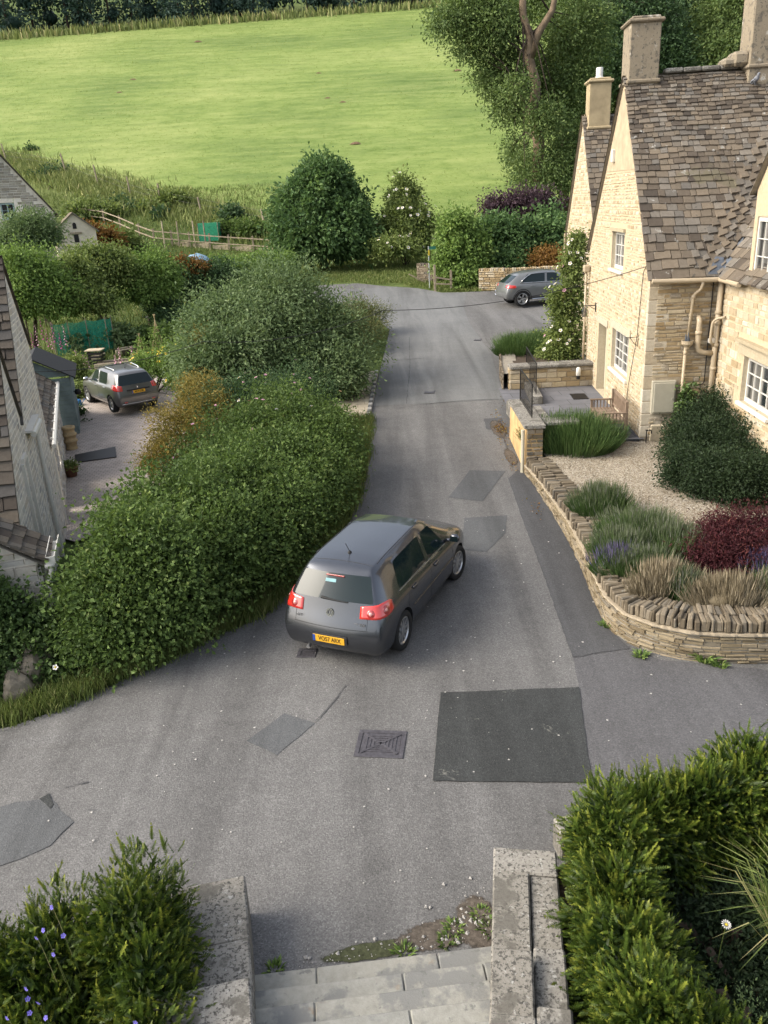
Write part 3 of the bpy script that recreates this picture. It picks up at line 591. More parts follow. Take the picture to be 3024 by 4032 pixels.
# --- across the road
ps('large dense dark green hazel bush beyond the bend of the road', 'hazel_bush', 'bush', [(1262, 800, 300, 280, 61), (1180, 870, 230, 260, 61), (1370, 880, 200, 280, 61), (1270, 930, 370, 260, 60), (1270, 720, 180, 160, 61.5)], 'hazel', 1100, 22, .28, .3, core=.8, inner=.7)
ps('elder bush with flat white flower heads right of the hazel', 'elder_bush', 'bush', [(1590, 780, 150, 150, 61), (1620, 880, 180, 180, 60), (1540, 900, 120, 160, 61), (1650, 960, 110, 90, 59), (1560, 975, 190, 70, 58)], 'mid', 420, 18, .2, .3, inner=.45, core=.5, fl=[('white', 95, .12)])
ps('bright lime green young tree beside the field gate', 'hazel_bush', 'bush', [(1805, 920, 135, 170, 47.5), (1800, 1020, 150, 180, 47), (1860, 1000, 130, 200, 47.5), (1835, 1090, 120, 110, 46.5)], 'bright', 420, 22, .2, .24)
ps('dark mixed bushes behind the parked grey coupe', 'hedge', 'hedge', [(1960, 950, 210, 220, 50), (2090, 980, 230, 230, 50), (2200, 960, 170, 250, 51), (2000, 1050, 180, 130, 48.5), (2170, 1080, 160, 110, 49)], 'hazel', 680, 22, .22, .28, core=.8)
ps('purple leaved tree rising over the dark bushes', 'purple_tree', 'tree', [(2060, 830, 190, 130, 54), (1960, 830, 130, 90, 54), (2140, 810, 120, 120, 54)], 'purple', 300, 22, .17, .28)
ps('russet shrub behind the parked grey coupe', 'russet_shrub', 'bush', [(2150, 1020, 130, 60, 47), (2200, 1040, 100, 60, 46.5)], 'russet', 110, 22, .14, .2, stems=2)
# --- tall trees
def tree(label, base, trunk, crowns, mat='tree', nc=900, per=22, L=.3, rc=.5, pale=True, r0=.4):
    t = thing('ash_tree', label, 'tree', tuple(base)); b = np.array(base); m = MB()
    for pts, r1, r2 in trunk:
        q = [np.array(p)-b for p in pts]; m.tube([tuple(p) for p in q], [r1+(r2-r1)*i/(len(q)-1) for i in range(len(q))], 9)
    m.build('trunk', M['bark_pale' if pale else 'bark'], t, True)
    lb = [(c[0]-b[0], c[1]-b[1], c[2]-b[2], c[3], c[4], c[5]) for c in [pxblob(*q) for q in crowns]]
    P, D, r = clumped(lb, nc, per, rc, .3, -.8); leaves('crown', P, D, L, .55, r, LM[mat], t, .35)
    br = MB()
    for k in range(26):
        q = random.choice(lb); e = np.array(q[:3])+np.array([random.uniform(-.8, .8)*q[3], random.uniform(-.8, .8)*q[4], random.uniform(-.6, .8)*q[5]]); s0 = np.array(random.choice(trunk[0][0][1:]))-b
        mid = (s0+e)/2+np.array([0, 0, .8]); br.tube([tuple(s0), tuple(mid), tuple(e)], [.09, .05, .015], 5)
    br.build('branches', M['bark'], t); return t
y0 = 60.0; tp = lambda x, y, yy=y0: aty(x, y, yy)
tree('tall ash with a pale forked trunk rising behind the two gables', G(2120, 760) if False else (tp(2118, 700)[0], y0, hz(tp(2118, 700)[0], y0)),
     [([(tp(2118, 700)[0], y0, 2.0), tp(2122, 560), tp(2098, 450), tp(2112, 330), tp(2080, 220), tp(2085, 140), tp(2060, 60), tp(2055, -120)], .42, .2), ([tp(2085, 230), tp(2120, 130), tp(2175, 40), tp(2200, -80)], .3, .15)],
     [(1940, 110, 220, 200, 61, 1.6), (1980, 290, 200, 170, 62, 1.5), (2270, 120, 260, 240, 63, 2), (2260, 360, 200, 320, 63, 2), (2000, 430, 130, 120, 62.5, 1.2), (2140, 680, 230, 170, 60), (2260, 620, 170, 260, 61), (1770, 90, 200, 80, 61), (1880, 10, 260, 110, 62), (2100, 330, 160, 260, 64.5, 1.2), (2150, 470, 150, 130, 58.5, .8), (2040, 360, 110, 110, 58.5, .8), (1850, 190, 130, 60, 61, 1), (2040, 600, 90, 100, 62)], 'tree', 2100, 26, .21, .42)
for i, (lab, cr, tx, mt) in enumerate((('dark dense tree standing behind the near ridge of the right cottage', [(2480, 120, 330, 330, 70), (2600, 260, 260, 220, 69), (2420, 260, 260, 220, 69)], 2450, 'dark'),
        ('dark tree with a straight brown trunk above the cottage ridge', [(2680, 60, 330, 300, 76), (2760, 210, 300, 200, 75), (2600, -40, 260, 200, 78)], 2625, 'dark'),
        ('green tree behind the right hand chimney', [(2920, 80, 330, 320, 70), (3020, 200, 260, 260, 68), (2860, 230, 220, 160, 68)], 2930, 'tree'),
        ('shady green tree filling the gap between ash and chimney', [(2330, 60, 260, 260, 74), (2300, 250, 260, 260, 74), (2350, 430, 200, 250, 72)], 2330, 'tree'),
        ('green ash at the top edge of the photograph right of the pale forked trunk', [(2180, -40, 380, 200, 78), (2420, -20, 300, 160, 80)], 2230, 'tree'))):
    yy = cr[0][4]; bx = tp(tx, 500, yy)[0]
    tree(lab, (bx, yy, hz(bx, yy)), [([(bx, yy, hz(bx, yy)-.2), tp(tx, 300, yy), tp(tx+10, 100, yy), tp(tx-5, -100, yy)], .5, .22)], cr, mt, 1100, 26, .25, .6, False)
# --- the wood along the ridge: one far mass
wb = []; wt = MB()
for i in range(46):
    x = -120+i*4.1+random.uniform(-1.5, 1.5); y = float(np.interp(x, [-90, 30], [229, 250]))+random.uniform(-1, 8); z = hz(x, y); hh = random.uniform(20, 27)
    wt.tube([(x, y, z), (x, y, z+hh*.8)], [.35, .15], 6)
    for k in range(5): wb.append((x+random.uniform(-2, 2), y+random.uniform(-2, 2), z+2.5+hh*.17*k, random.uniform(2.4, 3.6)*(1-.1*k), 3.0, 2.6))
P, D, r = clumped(wb, 5200, 12, .8, .35, -.8); wo_ = leaves('ridge_wood', P, D, 1.0, .45, r, LM['wood'], None, .5)
tag(wo_, 'dark wood along the top of the hill', 'wood', None, 'stuff'); b2 = wt.build('trunks', M['bark'], wo_)
b2['kind'] = 'stuff'
lumpy('inner_twigs', wb[::2], LM['wood'], wo_, .8, 8)['kind'] = 'stuff'
P = np.stack([RG.uniform(-110, 45, 2600), np.zeros(2600), np.zeros(2600)], 1); P[:, 1] = np.interp(P[:, 0], [-90, 30], [220, 241.5])+RG.normal(size=2600)*1.6; P[:, 2] = H(P[:, 0], P[:, 1])
tip = P+RG.normal(size=P.shape)*.4+np.array([0, 0, 1.7]); o = blades('ridge_weeds', P, tip, .35, RG.random(len(P)), LM['drygrass']); tag(o, 'rough pale weeds along the foot of the hilltop wood', 'weeds', None, 'stuff')
# --- meadow tufts, weeds, verges
def scatter(name, label, pts, h, w, mat, nb=3, spread=.1, cat='grass', lean=.5):
    n = len(pts); P = np.repeat(pts, nb, 0)+RG.normal(size=(n*nb, 3))*np.array([spread, spread, 0]); hh = (h*(.5+RG.random(len(P))))[:, None] if np.isscalar(h) else (np.repeat(h, nb)*(.5+RG.random(len(P))))[:, None]
    tip = P+unit(RG.normal(size=P.shape))*hh*lean; tip[:, 2] = P[:, 2]+hh[:, 0]; ww = w*(.6+.8*RG.random(len(P)))
    o = blades(name, P, tip, ww, np.clip(np.repeat(RG.random(n), nb)*.6+.4*RG.random(len(P)), 0, 1), LM[mat]); return tag(o, label, cat, None, 'stuff')
n = 26000; x = RG.uniform(-95, 34, n); f = RG.random(n)**1.25; y0_ = yb(x); y = y0_+(np.interp(x, [-90, 30], [219, 241])-y0_)*f
ps_ = np.stack([x, y, H(x, y)+.04], 1); scatter('meadow_grass', 'short grazed meadow grass on the hillside', ps_, .03+.0004*y, .06, 'field', 3, .25)
n = 4200; s = RG.random(n); x = -52+s*56; y = yb(x)+RG.normal(size=n)*2.2-2.2; scatter('field_edge_weeds', 'tall pale weeds and seeding grass along the lower edge of the field', np.stack([x, y, H(x, y)], 1), .6, .09, 'drygrass', 5, .5)
n = 9000; x = RG.uniform(-6, 10, n); y = RG.uniform(50.3, 66, n); x2 = x; k = (y > np.interp(x, [-6, -1, .5, 2.6, 4, 6, 10], [54, 52.2, 50, 48, 45.5, 45, 45])); ps_ = np.stack([x, y, H(x, y)], 1)[k]; scatter('bank_grass', 'rough grass on the bank beyond the bend of the road', ps_, .16, .025, 'grass', 5, .12)
n = 2600; x = RG.uniform(2, 9, n); y = RG.uniform(45, 52, n); k = y > np.interp(x, [2, 2.6, 4, 6, 9], [49, 48.2, 45.6, 44.8, 44.6]); scatter('bank_grass', 'rough grass in front of the field gate', np.stack([x, y, H(x, y)], 1)[k], .16, .025, 'grass', 5, .12)
EE, TT = along(np.array([(-5.9, 9.4), (-4.75, 9.72), (-4.2, 10.22), (-3.5, 10.75), (-3.0, 11.35), (-2.2, 12.05), (-1.85, 12.75), (-1.6, 13.35), (-.97, 15.4), (-.68, 16.8), (-.45, 19.8), (-.33, 22.3), (-.33, 23)]), 900); NN = np.stack([-TT[:, 1], TT[:, 0]], 1)
k = RG.integers(0, 900, 3600); off = np.abs(RG.normal(size=3600))*.22-.05; off = np.where(EE[k][:, 1] > 15, off*2.2, off); ps_ = EE[k]+NN[k]*off[:, None]; scatter('verge_grass', 'green grass fringe between the hedge and the road', np.stack([ps_[:, 0], ps_[:, 1], H(ps_[:, 0], ps_[:, 1])], 1), .2, .012, 'grass', 6, .07)
n = 12000; x = RG.uniform(-40, -6, n); y = RG.uniform(38, 92, n); scatter('garden_grass', 'rough grass and low growth in the gardens below the field', np.stack([x, y, H(x, y)], 1), .28, .05, 'grass', 4, .25)
# --- foxgloves: pink spires by the netting
for i, p in enumerate([(140, 1300), (160, 1275), (182, 1310), (200, 1330), (205, 1285), (235, 1330), (250, 1300), (125, 1330), (330, 1420), (300, 1400), (345, 1430), (470, 1390), (455, 1420), (520, 1385)]):
    yy = 40.0 if p[1] < 1360 else 36.5; q = aty(p[0], p[1], yy); h = q[2]-hz(q[0], q[1]); h = min(max(h+.35, 1.0), 2.0)
    near = p[1] >= 1360
    t = thing('foxglove', 'pink foxglove spire in the row above the parked crossover' if near else 'magenta foxglove spire near the green netting at the left edge', 'flower', (q[0], q[1], q[2]+.3-h), 0, 'foxgloves behind the parked crossover' if near else 'foxgloves by the green netting')
    s = MB(); s.tube([(0, 0, 0), (.03, .02, h)], [.02, .01], 5); s.build('stem', LM['grass'], t)
    b = MB()
    for k in range(22):
        zz = h*(.45+.55*k/22); a = k*2.4; rr = .12*(1-.7*k/22)
        b.add([(0, 0, zz+.03), (rr*math.cos(a-.4), rr*math.sin(a-.4), zz-.04), (rr*1.2*math.cos(a), rr*1.2*math.sin(a), zz-.05), (rr*math.cos(a+.4), rr*math.sin(a+.4), zz-.04)], [(0, 1, 2, 3)])
    b.build('bells', M['pink_petal' if (near or i % 3 == 0) else 'magenta_petal'], t)
# ---------------------------------------------------------------- stone walls and slated roofs
random.seed(21)
M['stone_gold'] = stone_mat('cotswold_stone', [(.40, .29, .155), (.50, .385, .225), (.60, .49, .315), (.66, .57, .42), (.47, .41, .32)], [(2.2, .66, (.36, .27, .10))])
M['stone_white'] = stone_mat('limewashed_stone', [(.47, .36, .215), (.61, .51, .355), (.68, .60, .455), (.53, .42, .26), (.74, .675, .55), (.58, .48, .33)], [(1.3, .62, (.52, .44, .32)), (4.5, .68, (.40, .34, .25))])
M['stone_grey'] = stone_mat('weathered_stone', [(.13, .105, .075), (.19, .155, .108), (.25, .205, .145), (.32, .27, .20), (.16, .145, .12)], [(5., .64, (.30, .29, .24)), (3., .68, (.07, .06, .05))])
M['mortar_left'] = plain('lime_mortar', (.86, .80, .70), .95, var=.15, scale=5)
M['stone_left'] = stone_mat('pale_rubble', [(.70, .62, .52), (.82, .76, .66), (.90, .85, .76), (.74, .70, .64), (.56, .54, .52)], [(1.6, .58, (.36, .34, .32)), (4., .64, (.50, .42, .33))])
M['mortar'] = plain('mortar', (.42, .35, .25), .95, var=.2, scale=12, bump=.4)
M['mortar_pale'] = plain('mortar_pale', (.58, .465, .31), .95, var=.12, scale=14, bump=.4)
M['mortar_grey'] = plain('mortar_grey', (.30, .27, .22), .95, var=.25, scale=12, bump=.4)
M['ashlar'] = stone_mat('dressed_stone', [(.50, .42, .28), (.58, .50, .36), (.64, .57, .44)], [(4., .68, (.33, .28, .18))])
M['pier'] = stone_mat('lichened_stone', [(.30, .28, .24), (.36, .34, .30), (.42, .40, .36)], [(24., .53, (.085, .08, .072)), (15., .60, (.50, .49, .45)), (45., .56, (.06, .057, .053)), (2.6, .52, (.15, .14, .12))], fine=1.4)
M['step'] = stone_mat('step_stone', [(.30, .30, .27), (.36, .36, .33), (.42, .41, .36)], [(3., .64, (.32, .25, .18)), (2.0, .52, (.22, .22, .21)), (9., .60, (.19, .19, .175))])
M['slate'] = stone_mat('stone_slate', [(.095, .08, .066), (.165, .135, .105), (.215, .178, .135), (.255, .208, .155), (.18, .165, .145), (.29, .255, .21)], [(3.2, .64, (.50, .49, .45)), (7., .62, (.085, .08, .068)), (1.1, .62, (.17, .15, .10))])
M['slate_left'] = stone_mat('stone_slate_grey', [(.085, .07, .058), (.13, .11, .09), (.17, .145, .115), (.12, .115, .11)], [(2.5, .72, (.4, .39, .37))])
M['render_ochre'] = plain('ochre_render', (.62, .42, .20), .95, var=.28, scale=2.2, bump=.4)
M['paint_white'] = plain('white_paint', (.76, .73, .66), .45, var=.04)
M['paint_cream'] = plain('cream_paint', (.60, .55, .42), .45, var=.05)
M['pipe'] = plain('pipe_stone_paint', (.50, .41, .285), .4, var=.06)
M['cabinet'] = plain('cabinet_paint', (.44, .41, .32), .45, var=.05)
M['lead'] = plain('lead', (.16, .18, .21), .5, .4, var=.3)
M['black'] = plain('black_iron', (.022, .02, .02), .5, .3)
M['curtain'] = plain('curtain', (.66, .63, .56), .9, var=.08, scale=20)
def glass_mat():
    t = NT('window_glass'); t.col((.03, .035, .04)); m_ = t.set(.06, 0, .8)
    tr = t.n('ShaderNodeBsdfTransparent'); mx = t.n('ShaderNodeMixShader'); mx.inputs[0].default_value = .45
    t.l(t.b.outputs[0], mx.inputs[1]); t.l(tr.outputs[0], mx.inputs[2]); t.l(mx.outputs[0], t.out.inputs[0]); return m_
M['glass'] = glass_mat()
def courses(m, f, W0, W1, Z0, Z1, inside, ch=(.08, .15), cl=(.14, .4), dep=(.012, .04), gap=.012, mi=0, bev=.012, z_rag=.2):
    """rubble: rows of pillow-faced stones; f(u,w,d) maps wall coordinates to xyz"""
    w = Z0
    while w < Z1-.03:
        h = min(random.uniform(*ch), Z1-w); u = W0-random.uniform(0, .2)
        while u < W1:
            l = random.uniform(*cl)*(1.4 if random.random() < .1 else 1); a, b = max(u, W0)+gap/2, min(u+l, W1)-gap/2; u += l
            if b-a < .04: continue
            cz0, cz1 = w+gap/2+random.uniform(0, .01), w+h-gap/2-random.uniform(0, .01)
            if not (inside((a+b)/2, (cz0+cz1)/2) and inside(a, cz0) and inside(b, cz1) and inside(a, cz1) and inside(b, cz0)): continue
            d = random.uniform(*dep); q = lambda: random.uniform(.3, 1.3)*bev
            B = [f(a, cz0, -.01), f(b, cz0, -.01), f(b, cz1, -.01), f(a, cz1, -.01)]; Fr = [f(a+q(), cz0+q(), d*random.uniform(.7, 1.1)), f(b-q(), cz0+q(), d*random.uniform(.7, 1.1)), f(b-q(), cz1-q(), d), f(a+q(), cz1-q(), d)]
            m.add(B+Fr, [(4, 5, 6, 7), (0, 1, 5, 4), (1, 2, 6, 5), (2, 3, 7, 6), (3, 0, 4, 7)], None, mi)
        w += h
def holes_backing(m, f, poly_top, W0, W1, Z0, holes, mi=1, d=0.0, reveal=.2, rm=None):
    """wall plane with openings: strips between opening edges, top from poly_top(u); reveals go in by `reveal`"""
    us = sorted(set([W0, W1]+[h[0] for h in holes]+[h[1] for h in holes]+[u for u in poly_top[0] if W0 < u < W1])); T = lambda u: float(np.interp(u, poly_top[0], poly_top[1]))
    for a, b in zip(us[:-1], us[1:]):
        segs = [Z0]; c = (a+b)/2
        for h in sorted([h for h in holes if h[0] <= c <= h[1]], key=lambda h: h[2]): segs += [h[2], h[3]]
        for i in range(0, len(segs), 2):
            z0 = segs[i]
            if i+1 < len(segs): m.add([f(a, z0, d), f(b, z0, d), f(b, segs[i+1], d), f(a, segs[i+1], d)], [(0, 1, 2, 3)], .5, mi)
            else: m.add([f(a, z0, d), f(b, z0, d), f(b, T(b), d), f(a, T(a), d)], [(0, 1, 2, 3)], .5, mi)
    for (a, b, z0, z1) in holes:
        for p, q in (((a, z0), (a, z1)), ((b, z0), (b, z1)), ((a, z0), (b, z0)), ((a, z1), (b, z1))):
            m.add([f(p[0], p[1], d), f(q[0], q[1], d), f(q[0], q[1], -reveal), f(p[0], p[1], -reveal)], [(0, 1, 2, 3)], .7, mi if rm is None else rm)
def slates(m, f, U0, U1, S, e0, e1, w0=(.2, .48), w1=(.12, .26), inside=None, th=.03, mi=0, over=.05):
    """diminishing courses of stone slates. f(u,s,d): u along the eave, s up the slope, d above the deck"""
    s = -over
    while s < S:
        k = max(0, s)/S; e = e0+(e1-e0)*k; u = U0-random.uniform(0, .15); jit = random.uniform(-.008, .008)
        while u < U1:
            l = random.uniform(w0[0]+(w1[0]-w0[0])*k, w0[1]+(w1[1]-w0[1])*k); a, b = max(u, U0)+.004, min(u+l, U1)-.004; u += l
            if b-a < .05: continue
            if inside and not inside((a+b)/2, s+e*.5): continue
            lo = s+jit+random.uniform(-.016, .016); hi = min(s+e*1.7, S+.05); t = th*random.uniform(.75, 1.3); lift = random.uniform(.016, .032); r = lambda: random.uniform(-.012, .012)
            V = [f(a, lo+r(), lift), f(b, lo+r(), lift), f(b, hi, 0), f(a, hi, 0), f(a+.008, lo+.01+r(), lift+t), f(b-.008, lo+.01+r(), lift+t), f(b, hi, t*.35), f(a, hi, t*.35)]
            m.add(V, [(0, 3, 2, 1), (4, 5, 6, 7), (0, 1, 5, 4), (1, 2, 6, 5), (3, 0, 4, 7)], None, mi)
        s += e
def window(parent, f, a0, a1, z0, z1, nx, nz, set_in=.12, mats=None, casements=2, name='window', curtain=True, sill=True, fw=.055):
    """f(u,w,d); painted frame with glazing bars, glass, curtain and sill"""
    fm = M['paint_white']; m = MB()
    def bar(u0, u1, w0, w1, d0, d1, mb=m): mb.prism([(u0, w0), (u1, w0), (u1, w1), (u0, w1)], d0, d1, lambda a, b, h: f(a, b, h))
    D0, D1 = -set_in-.05, -set_in
    bar(a0, a0+fw, z0, z1, D0, D1); bar(a1-fw, a1, z0, z1, D0, D1); bar(a0+fw, a1-fw, z0, z0+fw, D0, D1); bar(a0+fw, a1-fw, z1-fw, z1, D0, D1)
    cw = (a1-a0-2*fw)/casements
    for c in range(casements):
        l = a0+fw+c*cw; g = .03
        bar(l+.004, l+g, z0+fw+.004, z1-fw-.004, D0+.006, D1+.012); bar(l+cw-g, l+cw-.004, z0+fw+.004, z1-fw-.004, D0+.006, D1+.012)
        bar(l+g, l+cw-g, z0+fw+.004, z0+fw+g+.01, D0+.008, D1+.01); bar(l+g, l+cw-g, z1-fw-g-.01, z1-fw-.004, D0+.008, D1+.01)
        for i in range(1, nx): x = l+g+(cw-2*g)*i/nx; bar(x-.009, x+.009, z0+fw+g, z1-fw-g, D0+.02, D1+.004)
        for i in range(1, nz): zz = z0+fw+g+(z1-z0-2*fw-2*g)*i/nz; bar(l+g, l+cw-g, zz-.009, zz+.009, D0+.022, D1+.002)
    w = m.build(name, fm, parent)
    gm = MB(); gm.add([f(a0+fw, z0+fw, D0+.025), f(a1-fw, z0+fw, D0+.025), f(a1-fw, z1-fw, D0+.025), f(a0+fw, z1-fw, D0+.025)], [(0, 1, 2, 3)]); gm.build('pane', M['glass'], w)
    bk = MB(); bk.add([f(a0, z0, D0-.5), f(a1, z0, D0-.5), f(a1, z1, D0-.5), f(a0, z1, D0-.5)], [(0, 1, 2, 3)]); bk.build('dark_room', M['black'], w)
    if curtain:
        cm = MB(); n = 24
        for (c0, c1) in ((a0+fw, a0+(a1-a0)*.42), (a1-(a1-a0)*.42, a1-fw)):
            V = []
            for i in range(n+1):
                x = c0+(c1-c0)*i/n; dd = D0-.06+.02*math.sin(i*1.9)
                V += [f(x, z0+fw, dd), f(x, z1-fw, dd)]
            cm.add(V, [(2*i, 2*i+2, 2*i+3, 2*i+1) for i in range(n)])
        cm.build('curtain', M['curtain'], w)
    if sill: sm = MB(); sm.prism([(a0-.06, z0-.07), (a1+.06, z0-.07), (a1+.06, z0-.002), (a0-.06, z0-.002)], -set_in+.004, .07, lambda a, b, h: f(a, b, h)); sm.build('sill', M['paint_white'], w)
    return w
def pipe_run(name, parent, pts, r, mat, collars=()):
    m = MB(); P = [Vector(p) for p in pts]; Q = [P[0]]
    for i in range(1, len(P)-1):
        a = (P[i-1]-P[i]).normalized(); b = (P[i+1]-P[i]).normalized(); k = min(r*2.2, (P[i-1]-P[i]).length*.45, (P[i+1]-P[i]).length*.45)
        Q += [P[i]+a*k, P[i]+(a+b)*k*.3, P[i]+b*k]
    Q.append(P[-1]); m.tube(Q, r, 12)
    for c in collars: m.lathe([(r*1.05, -.04), (r*1.28, -.035), (r*1.28, .035), (r*1.05, .04)], c, 12)
    return m.build(name, mat, parent, True)
# ---------------------------------------------------------------- the near right cottage (local x = into the house, local y = along the gable away from the camera)
C0 = np.array([6.42, 19.04, .70]); AZ = R(3.92)
house = thing('stone_cottage', 'near right honey stone cottage with a tall narrow gable, slated roof and downpipes', 'cottage', tuple(C0), -AZ)
fW = lambda a, z, d: (-d, a, z)              # west gable, seen edge-on
fS = lambda b, z, d: (b, -d, z)              # south face
BW = 1.66
fN = lambda u, z, d: (BW-d, -u, z)           # west face of the wing, u towards the camera
gx, gz = [0, 3.6, 7.35], [3.93, 8.42, 4.15]; gtop = lambda a: float(np.interp(a, gx, gz))
hW = [(1.68, 3.62, 1.08, 2.2), (2.78, 4.25, 3.74, 4.72), (4.3, 5.5, .02, 2.08)]
m_ = MB(); holes_backing(m_, fW, (gx, gz), 0, 7.35, 0, hW, 1, reveal=.3, rm=2)
def inW(a, z): return z < gtop(a)-.02 and not any(h[0]-.14 < a < h[1]+.14 and h[2]-.1 < z < h[3]+.2 for h in hW)
courses(m_, fW, .16, 7.3, 0, 6.2, inW, (.05, .115), (.09, .27), (.003, .022), gap=.02, mi=0)
for k in range(13):                          # quoins of the corner
    zz = .02+k*.3; L = .42 if k % 2 else .24
    if zz+.29 > 3.9: break
    m_.box((L/2-.012 if False else .2*0+(.24 if k % 2 else .14), .075, zz+.145), (.5 if k % 2 else .3, .17, .285), m=0, r=random.uniform(.7, 1), bev=.012)
m_.add([fW(a, z, .012) for a, z in ((2.0, 6.2), (5.4, 6.25), (3.7, 8.3), (3.5, 8.3))], [(0, 1, 2, 3)], .5, 3)
m_.build('gable_wall', [M['stone_white'], M['mortar_pale'], M['ashlar'], plain('old_render', (.50, .40, .27), .95, var=.2, scale=3, bump=.4)], house)
m_ = MB(); holes_backing(m_, fS, ([0, 2], [3.95, 3.95]), 0, BW, -.1, [], 1)
courses(m_, fS, .18, BW, 0, 3.9, lambda b, z: not (.18 < b < .78 and .55 < z < 1.48), (.06, .12), (.12, .42), (.006, .035), mi=0); m_.build('south_wall', [M['stone_gold'], M['mortar']], house)
hN = [(1.72, 3.3, 1.28, 2.28), (1.62, 3.1, 3.9, 5.1)]
m_ = MB(); holes_backing(m_, fN, ([-.01, 1.45, 1.451, 3.25, 3.251, 7], [3.9, 3.9, 5.6, 5.6, 3.9, 3.9]), 0, 7, -.1, hN, 1, reveal=.3, rm=2)
courses(m_, fN, .02, 6.5, 0, 3.86, lambda u, z: not any(h[0]-.12 < u < h[1]+.12 and h[2]-.1 < z < h[3]+.32 for h in hN), (.09, .2), (.14, .42), (.004, .024), mi=0)
m_.prism([(1.45, 2.3), (3.6, 2.3), (3.6, 2.55), (1.45, 2.55)], 0, .05, lambda a, b, h: fN(a, b, h), 2, .4); m_.prism([(1.38, 2.55), (3.65, 2.55), (3.65, 2.62), (1.38, 2.62)], 0, .12, lambda a, b, h: fN(a, b, h), 2, .1)
m_.build('wing_wall', [M['stone_white'], M['mortar_pale'], M['ashlar']], house)
window(house, fW, 1.68, 3.62, 1.08, 2.2, 2, 4, .1); window(house, fW, 2.78, 4.25, 3.74, 4.72, 2, 3, .1); window(house, fN, 1.72, 3.3, 1.28, 2.28, 2, 3, .1); window(house, fN, 1.62, 3.1, 3.9, 5.1, 2, 3, .03)
# lintels and door surround
for a0, a1, z in ((1.5, 3.8, 2.2), (4.2, 5.6, 2.08)): m_ = MB(); m_.prism([(a0, z), (a1, z), (a1, z+.2), (a0, z+.2)], 0, .035, lambda a, b, h: fW(a, b, h), 0, .9); m_.build('lintel', M['ashlar'], house)
m_ = MB(); m_.prism([(2.7, 4.72), (4.35, 4.72), (4.35, 4.80), (2.7, 4.80)], 0, .06, lambda a, b, h: fW(a, b, h), 0, .2); m_.build('lintel', M['ashlar'], house)
m_ = MB(); m_.prism([(4.32, .03), (5.48, .03), (5.48, 2.06), (4.32, 2.06)], -.29, -.24, lambda a, b, h: fW(a, b, h))
for k in range(6): m_.prism([(4.35+k*.19, .08), (4.53+k*.19, .08), (4.53+k*.19, 2.0), (4.35+k*.19, 2.0)], -.24, -.228, lambda a, b, h: fW(a, b, h))
dr = m_.build('door', M['paint_cream'], house); m_ = MB(); m_.lathe([(.012, 0), (.03, .02), (.03, .05), (.01, .06)], fW(4.5, 1.0, -.225), 10, 'X'); m_.build('handle', M['black'], dr)
# roofs
sl = math.hypot(3.6, 8.42-3.93); ca, sa = 3.6/sl, (8.42-3.93)/sl
def fR(u, s, d):
    d += .035*math.sin(u*1.1+s*.5)*math.sin(s*.55)+.018*math.sin(u*2.7+s*1.3); s += .02*math.sin(u*1.7+s)
    return (u, -.14+s*ca-d*sa, 3.80+s*sa+d*ca)
SR = sl+.1
m_ = MB(); slates(m_, fR, -.10, 7.5, SR-.05, .25, .105, (.16, .42), (.1, .22), inside=lambda u, s: u < BW+(-.14+s*ca)+.10 or (-.14+s*ca) > 3.55)
m_.add([fR(-.06, -.02, -.03), fR(BW, -.02, -.03), fR(BW+3.7, SR, -.03), fR(-.06, SR, -.03)], [(0, 1, 2, 3)], .2, 1); m_.add([fR(BW+3.6, SR, -.031), fR(BW+3.55, SR-.3, -.031), fR(8, SR-.3, -.031), fR(8, SR, -.031)], [(0, 1, 2, 3)], .2, 1)
def fR2(u, s, d): return (u, 7.45-s*(3.85/5.8), 4.05+s*(4.37/5.8)+d)
slates(m_, fR2, -.10, 7.5, 5.75, .34, .2, (.3, .6), (.2, .4)); m_.add([fR2(-.08, 0, -.02), fR2(7.5, 0, -.02), fR2(7.5, 5.8, -.02), fR2(-.08, 5.8, -.02)], [(0, 1, 2, 3)], .2, 1)
for k in range(14): m_.box((1.15+k*.45, 3.6, 8.47), (.44, .3, .11), m=2, bev=.03, rot=Matrix.Rotation(random.uniform(-.03, .03), 3, 'Y'))
m_.build('roof', [M['slate'], M['mortar_grey'], M['pier']], house)
wl = math.hypot(3.6, 4.49); cw_, sw_ = 3.6/wl, 4.49/wl
def fV(u, s, d): return (BW-.14+s*cw_-d*sw_, -u, 3.80+s*sw_+d*cw_)
m_ = MB(); slates(m_, fV, -4.0, 1.45, wl, .27, .14, inside=lambda u, s: -u < (-.14+s*cw_)-.12 and -u < 3.5); slates(m_, fV, 3.25, 7, wl, .27, .14)
slates(m_, fV, 1.45, 3.25, wl-2.2, .2, .14); m_.add([fV(-3.6, wl, -.03), fV(.02, 0, -.03), fV(7, 0, -.03), fV(7, wl, -.03)], [(0, 1, 2, 3)], .2, 1); m_.build('wing_roof', [M['slate'], M['mortar_grey']], house)
m_ = MB(); V = []
for i in range(9):
    t_ = i/8*4.2; c = (BW-.10+t_, -.10+t_, 3.83+t_*1.247)
    V += [(c[0]-.10, c[1]+.02, c[2]+.045), (c[0]+.02, c[1]-.10, c[2]+.045)]
m_.add(V, [(2*i, 2*i+2, 2*i+3, 2*i+1) for i in range(8)]); m_.add([(BW-.42, -.16, 3.86), (BW-.02, -.16, 3.86), (BW-.02, .1, 4.2), (BW-.2, .12, 4.22)], [(0, 1, 2, 3)]); m_.build('valley_flashing', M['lead'], house)
